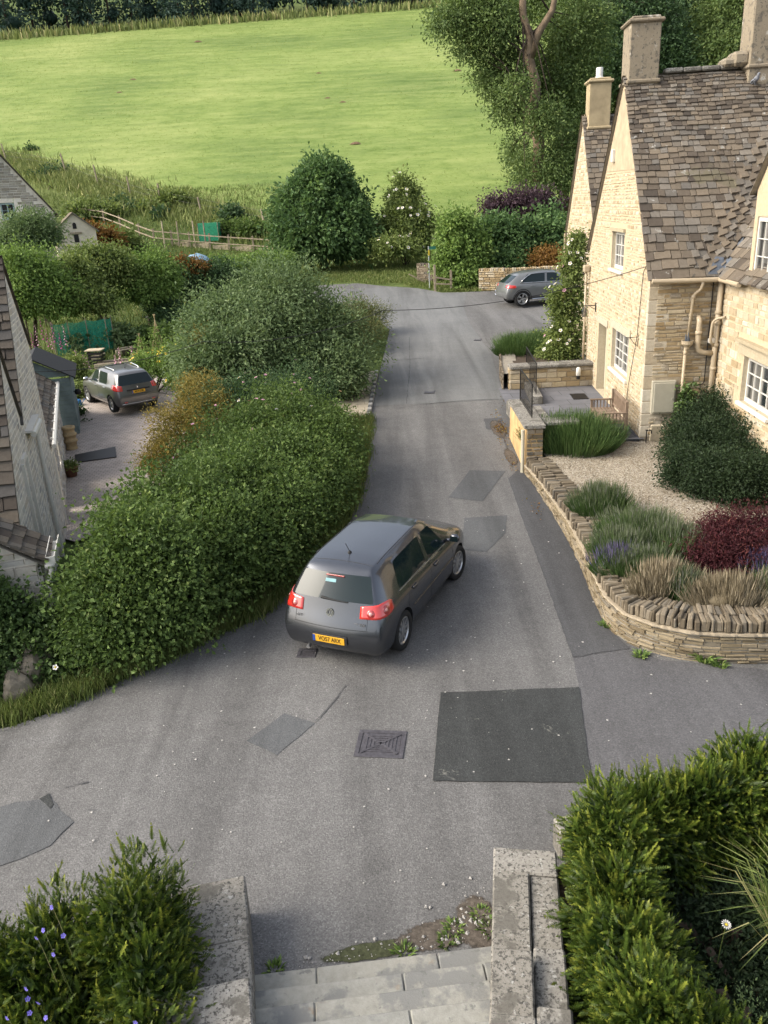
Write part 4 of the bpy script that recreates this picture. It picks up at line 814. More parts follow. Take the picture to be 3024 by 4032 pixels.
def chimney(parent, a, b, z0, z1, wb, wa, name='chimney', mat=None):
    m = MB(); m.box((b, a, (z0+z1)/2), (wb, wa, z1-z0), r=.4, bev=.02); m.box((b, a, z0+(z1-z0)*.16), (wb+.1, wa+.1, .10), r=.2, bev=.03); m.box((b, a, z1+.02), (wb+.14, wa+.14, .09), r=.1, bev=.03); m.box((b, a, z1+.095), (wb-.04, wa-.04, .06), r=.3, bev=.02)
    return m.build(name, mat or M['pier'], parent)
M['chim'] = stone_mat('chimney_stone', [(.34, .28, .20), (.40, .34, .25), (.44, .39, .31)], [(7., .54, (.17, .15, .12)), (4., .62, (.60, .57, .5)), (14., .58, (.13, .12, .10))])
chimney(house, 3.70, .36, 8.0, 9.55, .74, .80, mat=M['chim']); m_ = MB(); m_.prism([(1.45, 5.6), (3.25, 5.6), (2.35, 6.65)], -.25, .0, lambda a, b, h: fN(a, b, h), 1); m_.prism([(1.45, 3.9), (1.6, 3.9), (1.6, 5.6), (1.45, 5.6)], -1.6, -.02, lambda a, b, h: fN(a, b, h), 1); m_.prism([(3.1, 3.9), (3.25, 3.9), (3.25, 5.6), (3.1, 5.6)], -1.6, -.02, lambda a, b, h: fN(a, b, h), 1); m_.build('dormer_wall', [M['stone_white'], M['mortar_pale']], house)
m_ = MB(); ld = math.hypot(.98, 1.14)
for s_ in (-1, 1):
    fd_ = lambda u, s, d, s_=s_: (BW-.1+u, -(2.35+s_*(1.0-s*.98/ld+d*.7)), 5.55+s*1.14/ld+d*.7)
    slates(m_, fd_, 0, 2.2, ld, .2, .14, (.15, .35), (.12, .25)); m_.add([fd_(0, 0, -.02), fd_(2.2, 0, -.02), fd_(2.2, ld, -.02), fd_(0, ld, -.02)], [(0, 1, 2, 3)], .2, 1)
m_.build('dormer_roof', [M['slate'], M['mortar_grey']], house)
rt_ = random.Random(5); m_ = MB()
for i in range(30):
    t_ = .02+i*.135
    for k in range(4):
        ph = R(48-13*k)*1.0; u0 = BW-.05+t_-.16-.21*k+rt_.uniform(-.03, .03); s0_ = (t_-.02+.05*k)/ca; w_, l_ = rt_.uniform(.15, .25), rt_.uniform(.24, .32)
        if s0_ > sl-.25 or u0 > 6: continue
        def tq(x, y, d): X = u0+x*math.cos(ph)+y*math.sin(ph)*-.0+0; return fR(u0+x*math.cos(ph)-y*math.sin(ph)*.55, s0_+x*math.sin(ph)*.9+y*math.cos(ph), d)
        m_.add([tq(0, 0, .045), tq(w_, 0, .045), tq(w_, l_, .012), tq(0, l_, .012), tq(.01, .01, .085), tq(w_-.01, .012, .082), tq(w_, l_, .03), tq(0, l_, .03)], [(4, 5, 6, 7), (0, 1, 5, 4), (1, 2, 6, 5), (3, 0, 4, 7)], rt_.uniform(.2, 1))
m_.build('swept_valley', M['slate'], house)
c2 = chimney(house, 3.6, 3.35, 8.0, 10.6, .95, .8, mat=M['chim'])
m_ = MB(); m_.box((2.72, 3.6, 8.62), (.42, .6, .34), r=.5, bev=.08); m_.box((2.45, 3.6, 8.56), (.3, .5, .2), r=.6, bev=.06); m_.build('chimney_shoulder', M['chim'], c2)
# gutters, pipes, cabinet
m_ = MB(); m_.tube([(-.02, -.24, 3.76), (BW-.2, -.24, 3.74), (BW-.12, -.2, 3.73)], .055, 10); m_.tube([(BW-.17, -.18, 3.74), (BW-.19, -1.5, 3.74)], .055, 10); m_.build('gutter', M['pipe'], house)
pipe_run('downpipe', house, [(1.12, -.24, 3.72), (1.12, -.22, 3.55), (.98, -.10, 3.42), (.93, -.10, 2.35)], .036, M['pipe'], [(.98, -.10, 3.36)])
pipe_run('downpipe', house, [(.90, -.10, 2.2), (.89, -.10, .85), (.86, -.16, .70)], .036, M['pipe'], [(.90, -.1, 2.08), (.89, -.1, .92)])
m_ = MB(); m_.lathe([(.045, 0), (.06, .05), (.13, .12), (.14, .2), (.125, .2), (.10, .1)], (.91, -.16, 2.18), 14); m_.build('hopper', M['pipe'], house)
m_ = MB()
for k in range(5): a = k*1.2; m_.tube([(.91+.03*math.cos(a), -.16+.03*math.sin(a), 2.3), (.90+.05*math.cos(a), -.17+.04*math.sin(a), 2.45+.03*k)], [.03, .008], 6)
m_.build('wire_guard', M['lead'], house)
pipe_run('soil_pipe', house, [(1.56, -.16, 3.8), (1.55, -.16, .0)], .062, M['pipe'], [(1.56, -.16, 3.0), (1.56, -.16, 2.25), (1.56, -.16, 1.7), (1.56, -.16, 2.75)])
pipe_run('waste_pipe', house, [(1.15, -.02, 2.9), (1.15, -.16, 2.85), (1.15, -.16, 2.1), (1.5, -.16, 2.06)], .062, M['pipe'], [(1.15, -.16, 2.55)])
pipe_run('waste_pipe', house, [(1.62, -.45, 2.92), (1.5, -.30, 2.88), (1.42, -.24, 2.8), (1.40, -.24, 2.35), (1.5, -.2, 2.25)], .03, M['pipe'])
pipe_run('cable', house, [(1.42, -.05, 3.7), (1.42, -.05, 1.35), (1.38, -.05, 1.3), (1.1, -.05, 1.3)], .012, M['black'])
pipe_run('downpipe', house, [fW(7.2, 3.4, .12), fW(7.2, 0, .12)], .036, M['pipe'], [fW(7.2, 3.1, .12), fW(7.2, 1.6, .12)])
m_ = MB(); m_.box(fW(7.2, 3.5, .12), (.2, .24, .22), bev=.03); m_.build('hopper', M['pipe'], house)
m_ = MB(); m_.box((.47, -.07, 1.03), (.56, .14, .80), bev=.012); m_.box((.47, -.155, 1.03), (.49, .03, .72), bev=.01); m_.box((.66, -.175, 1.0), (.02, .012, .04)); m_.build('meter_cabinet', M['cabinet'], house)
m_ = MB(); m_.box(fW(4.45, 6.62, .05), (.09, .17, .32), bev=.015); m_.build('alarm_box', M['paint_white'], house)
m_ = MB(); m_.tube([fW(6.0, 2.5, .02), fW(6.0, 2.5, .38)], .014, 6); m_.box(fW(6.0, 2.45, .02), (.03, .06, .28)); m_.tube([fW(6.0, 2.38, .02), fW(6.0, 2.48, .2)], .008, 6)
ln = m_.build('lantern', M['black'], house); m_ = MB(); m_.lathe([(.06, 0), (.085, .20), (.03, .27), (.012, .30)], fW(6.0, 2.17, .36), 6); m_.build('lamp_glass', M['glass'], ln)
m_ = MB(); m_.tube([fW(.72, 2.12, .01), fW(.72, 2.44, .01)], .009, 6); m_.tube([fW(.72, 2.36, .01), fW(.72, 2.36, .3)], .009, 6); m_.tube([fW(.72, 2.15, .01), fW(.72, 2.2, .1), fW(.72, 2.35, .2)], .007, 6); m_.build('hanging_bracket', M['black'], house)
m_ = MB(); m_.tube([fW(.28, 4.1, .03), fW(.55, 3.9, .03), fW(.75, 2.4, .03), fW(1.35, 1.0, .03), fW(1.45, .3, .03)], .008, 5); m_.build('wall_cable', M['black'], house)
m_ = MB(); m_.tube([fN(-.0+.16, 2.35, 0), fN(.16, 2.35, .18)], .02, 8); m_.lathe([(.03, 0), (.08, .03), (.085, .12), (.02, .14)], fN(.16, 2.28, .2), 12); m_.build('wall_lamp', M['paint_white'], house)
# ---------------------------------------------------------------- the second gable behind it
h2 = thing('stone_cottage', 'second stone cottage behind, with a rendered chimney and one white pot', 'cottage', tuple(C0+np.array([math.sin(AZ)*8.3+.35*math.cos(AZ), math.cos(AZ)*8.3-.35*math.sin(AZ), .4])), -AZ)
g2x, g2z = [0, 2.9, 5.75], [4.2, 7.85, 3.9]
m_ = MB(); holes_backing(m_, fW, (g2x, g2z), 0, 5.75, 0, [], 1); courses(m_, fW, .1, 5.7, 0, 7.6, lambda a, z: z < np.interp(a, g2x, g2z)-.05, (.07, .14), (.14, .4), (.004, .02)); m_.prism([(3.6, 2.2), (4.5, 2.2), (4.5, 3.6), (3.6, 3.6)], 0, .04, lambda a, b, h: fW(a, b, h), 0, .9)
holes_backing(m_, fS, ([0, 6], [4.2, 4.2]), 0, 6, 0, [], 1); m_.build('gable_wall', [M['stone_white'], M['mortar_pale']], h2)
s2 = math.hypot(2.9, 3.65)
def f2(u, s, d): return (u, -.1+s*2.9/s2-d*3.65/s2, 4.08+s*3.65/s2+d*2.9/s2)
def f3(u, s, d): return (u, 5.85-s*2.85/4.87, 3.8+s*3.95/4.87+d)
m_ = MB(); slates(m_, f2, -.1, 6, s2, .27, .14); m_.add([f2(-.08, 0, -.02), f2(6, 0, -.02), f2(6, s2, -.02), f2(-.08, s2, -.02)], [(0, 1, 2, 3)], .1, 1); slates(m_, f3, -.1, 6, 4.9, .3, .18); m_.add([f3(-.08, 0, -.02), f3(6, 0, -.02), f3(6, 4.85, -.02), f3(-.08, 4.85, -.02)], [(0, 1, 2, 3)], .1, 1); m_.build('roof', [M['slate'], M['mortar_grey']], h2)
ch = chimney(h2, 2.75, .42, 7.1, 8.75, .72, .62, mat=plain('chimney_render', (.45, .36, .22), .95, var=.2, scale=3, bump=.3)); m_ = MB(); m_.lathe([(.30, 0), (.12, .12), (.11, .16), (.115, .38), (.10, .40)], (.42, 2.75, 8.8), 14); m_.build('chimney_pot', M['paint_white'], ch, True)
m_ = MB(); m_.tube([fW(5.6, 3.9, .1), fW(5.6, .3, .1)], .036, 8); m_.build('downpipe', M['pipe'], h2)
# pigeon on the ridge by the right hand chimney
pg = thing('pigeon', 'grey pigeon perched on the ridge beside the right hand chimney', 'pigeon', tuple(C0+np.array([math.cos(AZ)*3.02+math.sin(AZ)*3.1, -math.sin(AZ)*3.02+math.cos(AZ)*3.1, 7.98])), R(20))
m_ = MB(); m_.tube([(0, .17, .03), (0, .08, .07), (0, 0, .12), (0, -.06, .17), (0, -.08, .21), (0, -.09, .25), (0, -.11, .27)], [.012, .035, .062, .055, .033, .032, .012], 10); m_.tube([(0, -.115, .265), (0, -.15, .255)], [.010, .003], 6)
for s_ in (-1, 1): m_.tube([(.02*s_, 0, .08), (.02*s_, -.01, 0)], .005, 5); m_.tube([(.045*s_, -.05, .15), (.055*s_, .04, .11), (.03*s_, .15, .06)], [.02, .03, .006], 6)
m_.build('body', plain('pigeon_feather', (.22, .23, .26), .8, var=.3, scale=14), pg, True)
# ---------------------------------------------------------------- the left cottage row
LH = thing('stone_cottage', 'rambling pale stone cottage at the left edge with stepped slate gables and white gutters', 'cottage', (-8.1, 19.1, 0), math.atan2(.28, .96))
fE = lambda a, z, d: (d, a, z)
def block(gx, gz, dx=0.0, zb=-1.0, deep=5.0, nm='gable'):
    f = lambda a, z, d: (dx+d, a, z)
    m = MB(); holes_backing(m, f, (gx, gz), gx[0], gx[-1], zb, [], 1)
    courses(m, f, gx[0], gx[-1], zb, max(gz), lambda a, z: z < np.interp(a, gx, gz)-.04, (.07, .15), (.12, .34), (.001, .009), bev=.008)
    for a0 in (gx[0], gx[-1]): m.add([(dx, a0, zb), (dx-deep, a0, zb), (dx-deep, a0, gz[0 if a0 == gx[0] else -1]), (dx, a0, gz[0 if a0 == gx[0] else -1])], [(0, 1, 2, 3)], .5, 1)
    m.build(nm+'_wall', [M['stone_left'], M['mortar_left']], LH)
    r = MB()
    for (a0, z0, a1, z1) in ((gx[0], gz[0], gx[1], gz[1]), (gx[2], gz[2], gx[1], gz[1])):
        L = math.hypot(a1-a0, z1-z0); ta, tz = (a1-a0)/L, (z1-z0)/L; sg = 1 if a1 > a0 else -1
        fr = lambda u, s, d, a0=a0, z0=z0, ta=ta, tz=tz, sg=sg: (dx+.06-u, a0+s*ta-d*tz*sg, z0+s*tz+d*ta*sg)
        slates(r, fr, 0, deep, L+.02, .24, .16, (.22, .45), (.16, .34), th=.045); r.add([fr(.05, 0, -.02), fr(deep, 0, -.02), fr(deep, L, -.02), fr(.05, L, -.02)], [(0, 1, 2, 3)], .2, 1)
    r.build(nm+'_roof', [M['slate_left'], M['mortar_grey']], LH)
block([-3.86, -2.0, -.19], [2.75, 5.75, 3.75])
block([-6.75, -4.78, -3.84], [1.5, 4.45, 2.85])
# low end lean-to, its eave towards the road
m_ = MB(); f = lambda b, z, d: (.42-b, -8.2-d, z)
holes_backing(m_, f, ([0, 3.2], [1.62, 4.0]), 0, 3.2, -.6, [], 1); courses(m_, f, 0, 3.2, -.6, 4, lambda b, z: z < 1.6+b*.74, (.09, .18), (.16, .45), (.01, .05))
f = lambda a, z, d: (.42+d, -8.2+a, z); holes_backing(m_, f, ([0, .8], [1.62, 1.62]), 0, .8, -.6, [], 1); courses(m_, f, 0, .8, -.6, 1.6, lambda a, z: True, (.09, .18), (.16, .45), (.01, .05)); m_.build('lean_to_wall', [M['stone_left'], M['mortar_left']], LH)
m_ = MB(); L = math.hypot(3.2, 2.38); fr = lambda u, s, d: (.56-s*3.2/L+d*2.38/L, -8.34+u, 1.54+s*2.38/L+d*3.2/L); slates(m_, fr, 0, .95, L, .22, .17, (.16, .34), (.14, .3), th=.04); m_.add([fr(0, 0, -.05), fr(.95, 0, -.05), fr(.95, L, -.05), fr(0, L, -.05)], [(0, 1, 2, 3)], .2, 1); m_.build('lean_to_roof', [M['slate_left'], M['mortar_grey']], LH)
m_ = MB()
m_.box((.64, -7.83, 1.50), (.14, .95, .015)); m_.box((.575, -7.83, 1.555), (.012, .95, .11)); m_.box((.705, -7.83, 1.555), (.012, .95, .11)); m_.box((.64, -8.3, 1.555), (.14, .012, .11)); m_.build('gutter', M['paint_white'], LH)
m_ = MB(); m_.tube([(.62, -8.26, 1.5), (.62, -8.26, 1.35), (.56, -8.27, 1.2), (.56, -8.27, .1)], .04, 8); m_.box((.62, -8.26, 1.46), (.15, .1, .06)); m_.build('downpipe', M['paint_white'], LH, True)
# rear low range with a long white gutter
gA, gB = Vector((-8.15, 19.47, 1.2)), Vector((-11.07, 27.8, 1.2)); iv = (Matrix.Translation(LH.location) @ Matrix.Rotation(LH.rotation_euler[2], 4, 'Z')).inverted(); A_, B_ = iv @ gA, iv @ gB; dl = (B_-A_); LL = dl.length; dl = dl.normalized(); pr = Vector((dl.y, -dl.x, 0))
fq = lambda u, z, d: tuple(A_+dl*u+pr*(d-.15)+Vector((0, 0, z-1.2)))
m_ = MB(); holes_backing(m_, fq, ([0, LL], [1.2, 1.2]), 0, LL, -1.2, [(1.2, 1.6, -.9, .7), (3.2, 3.9, -.3, .7)], 1); courses(m_, fq, 0, LL, -1.2, 1.15, lambda a, z: not (1.1 < a < 1.7 and z < .8) and not (3.1 < a < 4 and -.35 < z < .8), (.08, .16), (.14, .36), (.005, .03)); m_.add([fq(0, -1.2, 0), fq(0, -1.2, -3), fq(0, 3.2, -3), fq(0, 1.2, 0)], [(0, 1, 2, 3)], .5, 1); m_.build('range_wall', [M['stone_left'], M['mortar_left']], LH)
fr = lambda u, s, d: fq(u, 1.16+s*.58+d*.8, .06-s*.81+d*.58); m_ = MB(); slates(m_, fr, 0, LL, 3.2, .22, .16, (.2, .4), (.18, .34)); m_.add([fr(0, 0, -.03), fr(LL, 0, -.03), fr(LL, 3.2, -.03), fr(0, 3.2, -.03)], [(0, 1, 2, 3)], .2, 1); m_.build('range_roof', [M['slate_left'], M['mortar_grey']], LH)
m_ = MB(); m_.tube([fq(-.05, 1.17, .13), fq(LL, 1.17, .13)], .06, 8)
for k in range(9): m_.box(fq(.5+k*1.0, 1.2, .08), (.05, .05, .12))
m_.build('gutter', M['paint_white'], LH)
m_ = MB(); m_.tube([fq(.0, 1.15, .13), fq(.0, .95, .05), fq(.02, -1.2, .05)], .04, 8); m_.build('downpipe', M['paint_white'], LH)
m_ = MB(); m_.tube([(.12, -2.35, 2.35), (.06, -2.35, 2.2), (.06, -2.35, -.8)], .042, 8); m_.build('downpipe', M['paint_white'], LH)
m_ = MB(); m_.tube([(.14, -3.5, 2.42), (.14, -2.2, 2.4)], .06, 8); m_.box((.02, -2.85, 2.5), (.25, 1.5, .05)); m_.build('gutter', M['paint_white'], LH)
m_ = MB(); m_.box((.03, -4.9, .9), (.06, .09, 2.6)); m_.box((.03, -4.3, .9), (.06, .09, 2.6)); m_.box((.03, -4.6, 2.24), (.06, .5, .09)); m_.build('door_frame', M['paint_white'], LH)
# ivy over the end wall
shrub('ivy', 'dark ivy smothering the end wall at the left edge', 'ivy', [(-5.7, 11.0, .45, .5, .4, .95), (-6.3, 10.85, .7, .6, .4, 1.25), (-7.0, 10.65, .95, .65, .4, 1.55), (-7.7, 10.45, 1.2, .7, .45, 1.9), (-5.5, 10.7, .1, .6, .45, .6), (-6.4, 10.3, .1, .8, .5, .6)], 'ivy', 900, 24, .1, .065, .85, core=.85, inner=.8, stems=4, zmin=-.5)
M['rubble'] = stone_mat('rubble_stone', [(.34, .29, .22), (.42, .37, .29), (.36, .34, .30)], [(6., .6, (.20, .185, .16))])
for i, (px, py, s_) in enumerate(((150, 2700, .34), (60, 2710, .28), (20, 2640, .25), (95, 2770, .2))):
    q = G(px, py); t = thing('boulder', ('large pale boulder at the foot of the ivy', 'medium mossy boulder left of the large pale one', 'upper boulder half under the ivy at the left edge', 'small boulder in the grass below the large pale one')[i], 'rock', (q[0]-.15, q[1]+.2, q[2]))
    bm = bmesh.new(); bmesh.ops.create_icosphere(bm, subdivisions=3, radius=1); rr = random.Random(i)
    for v in bm.verts:
        n_ = 1+.16*math.sin(v.co.x*4+i)+.12*math.sin(v.co.y*5+2*i)+.1*math.sin(v.co.z*6+i); v.co = Vector((v.co.x*n_*s_, v.co.y*n_*s_*.9, v.co.z*n_*s_*1.15+s_*.7))
    me = bpy.data.meshes.new('rock'); bm.to_mesh(me); bm.free(); link('rock', me, M['rubble'], t)
bw = thing('bindweed', 'white bindweed trumpet on the hedge beside the boulders', 'flower', tuple(aty(218, 2627, 9.75)))
o = bpy.data.objects.new('flower', flower_mesh('white', .045)); COL.objects.link(o); o.parent = bw; o.rotation_euler = (R(60), 0, 0); m_ = MB(); m_.tube([(0, 0, 0), (.03, .1, -.15), (.0, .25, -.3)], .004, 5); m_.build('stem', LM['grass'], bw)
# ---------------------------------------------------------------- front garden on the right
random.seed(31)
def gz(y): return .50+.016*(y-9.8)
M['gravel'] = None
def gravel():
    t = NT('gravel'); v = t.vor(42, 'F1', out='Color'); s = t.n('ShaderNodeSeparateColor'); t.l(v, s.inputs[0])
    c = t.ramp(s.outputs[0], [(0, (.17, .14, .10)), (.35, (.30, .255, .19)), (.7, (.39, .345, .27)), (1, (.48, .45, .39))]); d = t.vor(42, 'F1')
    c = t.mix(t.ramp(d, [(.4, 0.0), (.75, .75)]), c, (.10, .08, .055)); c = t.mix(.35, c, t.ramp(t.noise(1.6, 4), [(.3, (.5, .45, .38)), (.7, (1, 1, 1))]), 'MULTIPLY'); t.col(c); t.bump(d, -1.0, .03); return t.set(.9, 0, .2)
M['gravel'] = gravel()
M['soil'] = plain('soil', (.075, .055, .038), .95, var=.5, scale=14, bump=.8)
wallpx = [(3150, 2612), (3024, 2612), (2850, 2610), (2700, 2600), (2560, 2565), (2450, 2520), (2380, 2450), (2330, 2340), (2290, 2230), (2230, 2110), (2170, 2010), (2110, 1920), (2068, 1866)]
WP = np.array([G(*p)[:2] for p in wallpx]); WP = np.vstack([[9.5, 9.6], WP])
WPs, WT = along(WP, 400)
for _ in range(12): WPs[1:-1] = .25*WPs[:-2]+.5*WPs[1:-1]+.25*WPs[2:]
WT = unit(np.gradient(WPs, axis=0)); WD = np.r_[0, np.cumsum(np.linalg.norm(np.diff(WPs, axis=0), axis=1))]; WLEN = WD[-1]; WN = np.stack([-WT[:, 1], WT[:, 0]], 1)
if WN[200] @ np.array([-1, -.5]) < 0: WN = -WN
def wp(u): return np.array([np.interp(u, WD, WPs[:, k]) for k in range(2)]), unit(np.array([np.interp(u, WD, WN[:, k]) for k in range(2)]))
zm = lambda y: .47
def fG(u, w, d):
    p, n = wp(u); z = hz(*p)-.02; return (p[0]+n[0]*d, p[1]+n[1]*d, z+w)
gw = thing('garden_wall', 'curved dry stone garden wall topped with two rows of upright coping stones', 'garden wall', (*WPs[250], hz(*WPs[250])))
inv = np.array(gw.location)
fGl = lambda u, w, d: tuple(np.array(fG(u, w, d))-inv)
m_ = MB(); U = np.linspace(0, WLEN, 120); hh = lambda u: zm(0)-hz(*wp(u)[0])
V = []
for u in U: h = hh(u); V += [fGl(u, -.1, 0), fGl(u, h, 0), fGl(u, h, -.5), fGl(u, -.1, -.5)]
m_.add(V, [(4*i+a, 4*i+4+a, 4*i+4+b, 4*i+b) for i in range(119) for a, b in ((0, 1), (1, 2), (2, 3))], .4, 1)
courses(m_, fGl, 0, WLEN, 0, .6, lambda u, w: w < hh(u)-.01, (.035, .075), (.10, .32), (.01, .05), gap=.007, bev=.008); m_.build('wall_face', [stone_mat('garden_wall_stone', [(.21, .165, .105), (.30, .24, .15), (.38, .31, .20), (.46, .38, .26), (.25, .22, .17)], [(5., .64, (.30, .29, .24)), (3., .68, (.09, .08, .06))]), M['mortar_grey']], gw)
m_ = MB(); V = []
for u in np.linspace(0, WLEN, 260):
    h = hh(u); b = random.uniform(.0, .02); V += [fGl(u, h-.0, .03+b), fGl(u, h+.02+b*.6, .025+b), fGl(u, h+.03, -.06)]
m_.add(V, [(3*i+a, 3*i+3+a, 3*i+4+a, 3*i+1+a) for i in range(259) for a in (0, 1)], .8); m_.build('mortar_bed', M['mortar'], gw)
m_ = MB()
for row, (dc, dep_, hb_) in enumerate(((-.12, .26, .22), (-.40, .26, .20))):
    u = 0
    while u < WLEN-.05:
        th = random.uniform(.03, .08); p, n = wp(u+th/2); h = hb_*.8*random.uniform(.8, 1.15); dp_ = dep_*random.uniform(.85, 1.1); a = math.atan2(n[1], n[0])+random.uniform(-.12, .12); tl = random.uniform(-.12, .12)
        c = np.array([p[0]+n[0]*(dc+random.uniform(-.025, .025)), p[1]+n[1]*(dc), zm(0)+h/2+.02])-inv
        m_.box(tuple(c), (dp_, th*.94, h), rot=Matrix.Rotation(a, 3, 'Z') @ Matrix.Rotation(tl, 3, 'X') @ Matrix.Rotation(random.uniform(-.05, .05), 3, 'Y'), bev=.012); u += th
m_.build('coping', M['stone_grey'], gw)
# bed and gravel
inner = WPs-WN*.5; poly = [tuple(p) for p in inner[::8]]+[(3.9, 18.3), (3.95, 19.6), (5.2, 19.7), (6.3, 18.9), (8.1, 18.9), (14, 18), (14, 9.9)]
def flat(name, poly, mat, zf, kind='structure'):
    bm = bmesh.new(); vs = [bm.verts.new((x, y, zf(y))) for x, y in poly]; f = bm.faces.new(vs); bmesh.ops.triangulate(bm, faces=[f])
    for f in bm.faces:
        f.normal_update()
        if f.normal.z < 0: f.normal_flip()
    me = bpy.data.meshes.new(name); bm.to_mesh(me); bm.free(); o = link(name, me, mat)
    if kind: o['kind'] = kind
    return o
flat('gravel_garden', poly, M['gravel'], gz)
n = 5200; P = np.stack([RG.uniform(4.2, 8, n), RG.uniform(11, 19, n), np.zeros(n)], 1); P[:, 2] = gz(P[:, 1])+.006
s_ = .008+.018*RG.random(n)[:, None]; a = RG.normal(size=(n, 3)); b = RG.normal(size=(n, 3)); V = np.stack([P+unit(a)*s_*[1, 1, .3], P+unit(b)*s_*[1, 1, .3], P-unit(a+b)*s_*[1, 1, .3], P+[0, 0, 1]*s_*.9], 1).reshape(-1, 3); i4 = np.arange(n)[:, None]*4
o = link('pebbles', np_mesh('pebbles', V, np.concatenate([i4+np.array([[0, 1, 3]]), i4+np.array([[1, 2, 3]]), i4+np.array([[2, 0, 3]])]), np.repeat(RG.random(n), 4)), stone_mat('pebble', [(.26, .21, .15), (.45, .39, .29), (.62, .58, .5)])); tag(o, 'loose pale pebbles over the gravel garden', 'gravel', None, 'stuff')
def lavender(label, x, y, z, rx, ry, h, n, fl=.4, flmat='lavflower', mat='lav', fh=.10, name='lavender', cat='lavender', fw=.008):
    t = thing(name, label, cat, (x, y, z), 0); nt_ = max(8, n//70); c = np.stack([RG.normal(size=nt_)*.42, RG.normal(size=nt_)*.42], 1); k = RG.integers(0, nt_, n)
    q = c[k]+RG.normal(size=(n, 2))*.13; q = q/np.maximum(1, np.linalg.norm(q, axis=1, keepdims=True)); r2 = (q**2).sum(1)
    b = np.stack([q[:, 0]*rx*.85, q[:, 1]*ry*.85, h*.25*(1-r2)*RG.random(n)], 1); top = np.sqrt(np.maximum(0, 1-r2*.72))
    tip = np.stack([q[:, 0]*rx*1.1, q[:, 1]*ry*1.1, h*top*(.72+.35*RG.random(n))], 1)+RG.normal(size=(n, 3))*.035; rr = np.clip(RG.random(nt_)[k]*.6+.4*RG.random(n), 0, 1)
    blades('stems', b, tip, .011, rr, LM[mat], t, .15)
    m = int(n*fl); j = RG.choice(n, m, replace=False); d = unit(tip[j]-b[j]); blades('flower_spikes', tip[j]-d*.02, tip[j]+d*fh*(.6+.7*RG.random((m, 1)))+np.array([0, 0, .02]), fw, RG.random(m), LM[flmat], t, .05)['kind'] = 'stuff'
    lumpy('inner_stems', [(0, 0, h*.28, rx*.8, ry*.8, h*.55)], LM[mat], t, .95, 12); return t
p = atz(2255, 1760, .66); lavender('dark green lavender mound in front of the patio bench', p[0]+.02, p[1]+.05, .60, 1.2, 1.0, .85, 9500, .3, 'lav', fh=.09)
for (px, py, rx, ry, h, lab) in ((2370, 2010, .62, .55, .55, 'silvery flowering lavender farthest from the road corner'), (2520, 2120, .8, .7, .58, 'broad flowering lavender in the middle of the front bed'), (2440, 2190, .55, .6, .5, 'flowering lavender closest to the coping stones'), (2640, 2170, .62, .6, .55, 'flowering lavender touching the red maple'), (2530, 2250, .7, .4, .45, 'front edge lavender just behind the dry brown stalks')):
    p = atz(px, py, .62); lavender(lab, p[0], p[1], gz(p[1])-.02, rx, ry, h, 5000, .3)
for (px, py, rx, ry, h, lab, mt, fm) in ((2600, 2320, .62, .35, .5, 'dry tan cut-back lavender behind the wall bend', 'straw', 'straw'), (2890, 2360, .75, .35, .45, 'dry tan lavender stalks at the right edge', 'straw', 'straw'), (2690, 2330, .35, .3, .4, 'small green lavender between the two dry tan clumps', 'lav', 'lavflower'), (2430, 2235, .45, .3, .42, 'small lavender with purple tips beside the coping', 'lav', 'violet'), (3000, 2260, .35, .25, .4, 'purple tipped lavender at the right edge under the maple', 'lav', 'violet'), (3040, 2340, .3, .3, .4, 'green lavender cut by the right edge of the picture', 'lav', 'lavflower')):
    if fm == 'violet': LM['violet'] = LM.get('violet') or leaf_mat('violet_spike', (.07, .065, .12), (.12, .10, .20), (.19, .16, .28), .2, .8, .1)
    p = atz(px, py, .62); lavender(lab, p[0], p[1], gz(p[1])-.02, rx, ry, h, 2300, .22 if fm == 'violet' else .5, fm, mt, .12, fw=.010)
# red maple and the dark bush
p = atz(2900, 2170, .75); mp_ = shrub('japanese_maple', 'low spreading dark red cut-leaf maple in the gravel', 'maple', [(p[0]+.05, p[1], gz(p[1])+.28, .95, .85, .36), (p[0]+.35, p[1]+.4, gz(p[1])+.38, .7, .55, .34), (p[0]-.35, p[1]-.1, gz(p[1])+.2, .6, .6, .3)], 'maple', 620, 26, .10, .062, .28, stems=9, droop=.5, core=.6, flat=.4, lowz=gz(p[1]))
p = atz(2850, 1800, .75); x0, y0_ = p[0], p[1]+.4; g0 = gz(y0_)
shrub('cotoneaster', 'big dark evergreen bush under the wing window', 'bush', [(x0, y0_, g0+.45, 1.15, 1.0, .65), (x0+.7, y0_-.9, g0+.5, 1.1, .9, .68), (x0+.2, y0_+1.0, g0+.5, .7, .8, .75), (x0+1.5, y0_-.3, g0+.6, 1.1, 1.2, .8), (x0+.55, y0_-1.7, g0+.35, .8, .7, .5), (x0+1.2, y0_-2.2, g0+.4, .9, .7, .5), (x0+.1, y0_-1.1, g0+.3, .7, .7, .45), (x0+.9, y0_-2.9, g0+.35, .9, .6, .45), (x0+1.9, y0_-2.9, g0+.4, .9, .7, .5), (x0+.7, y0_+.7, g0+.65, 1.0, .9, .8), (x0-.55, y0_+.1, g0+.3, .6, .6, .45)], 'coton', 3000, 24, .10, .055, .5, core=.86, inner=.75, stems=6, lowz=g0)
cb_ = [(*atz(px_, py_, .95)[:2], g0+.32, r_, r_*.9, .5) for px_, py_, r_ in ((2700, 1850, .5), (2790, 1880, .55), (2880, 1900, .55), (2960, 1905, .5), (3030, 1900, .55))]
shrub('cotoneaster', 'spreading dark evergreen skirt in front of the big dark bush', 'bush', cb_, 'coton', 1100, 24, .10, .055, .5, inner=.7, stems=4, lowz=g0)
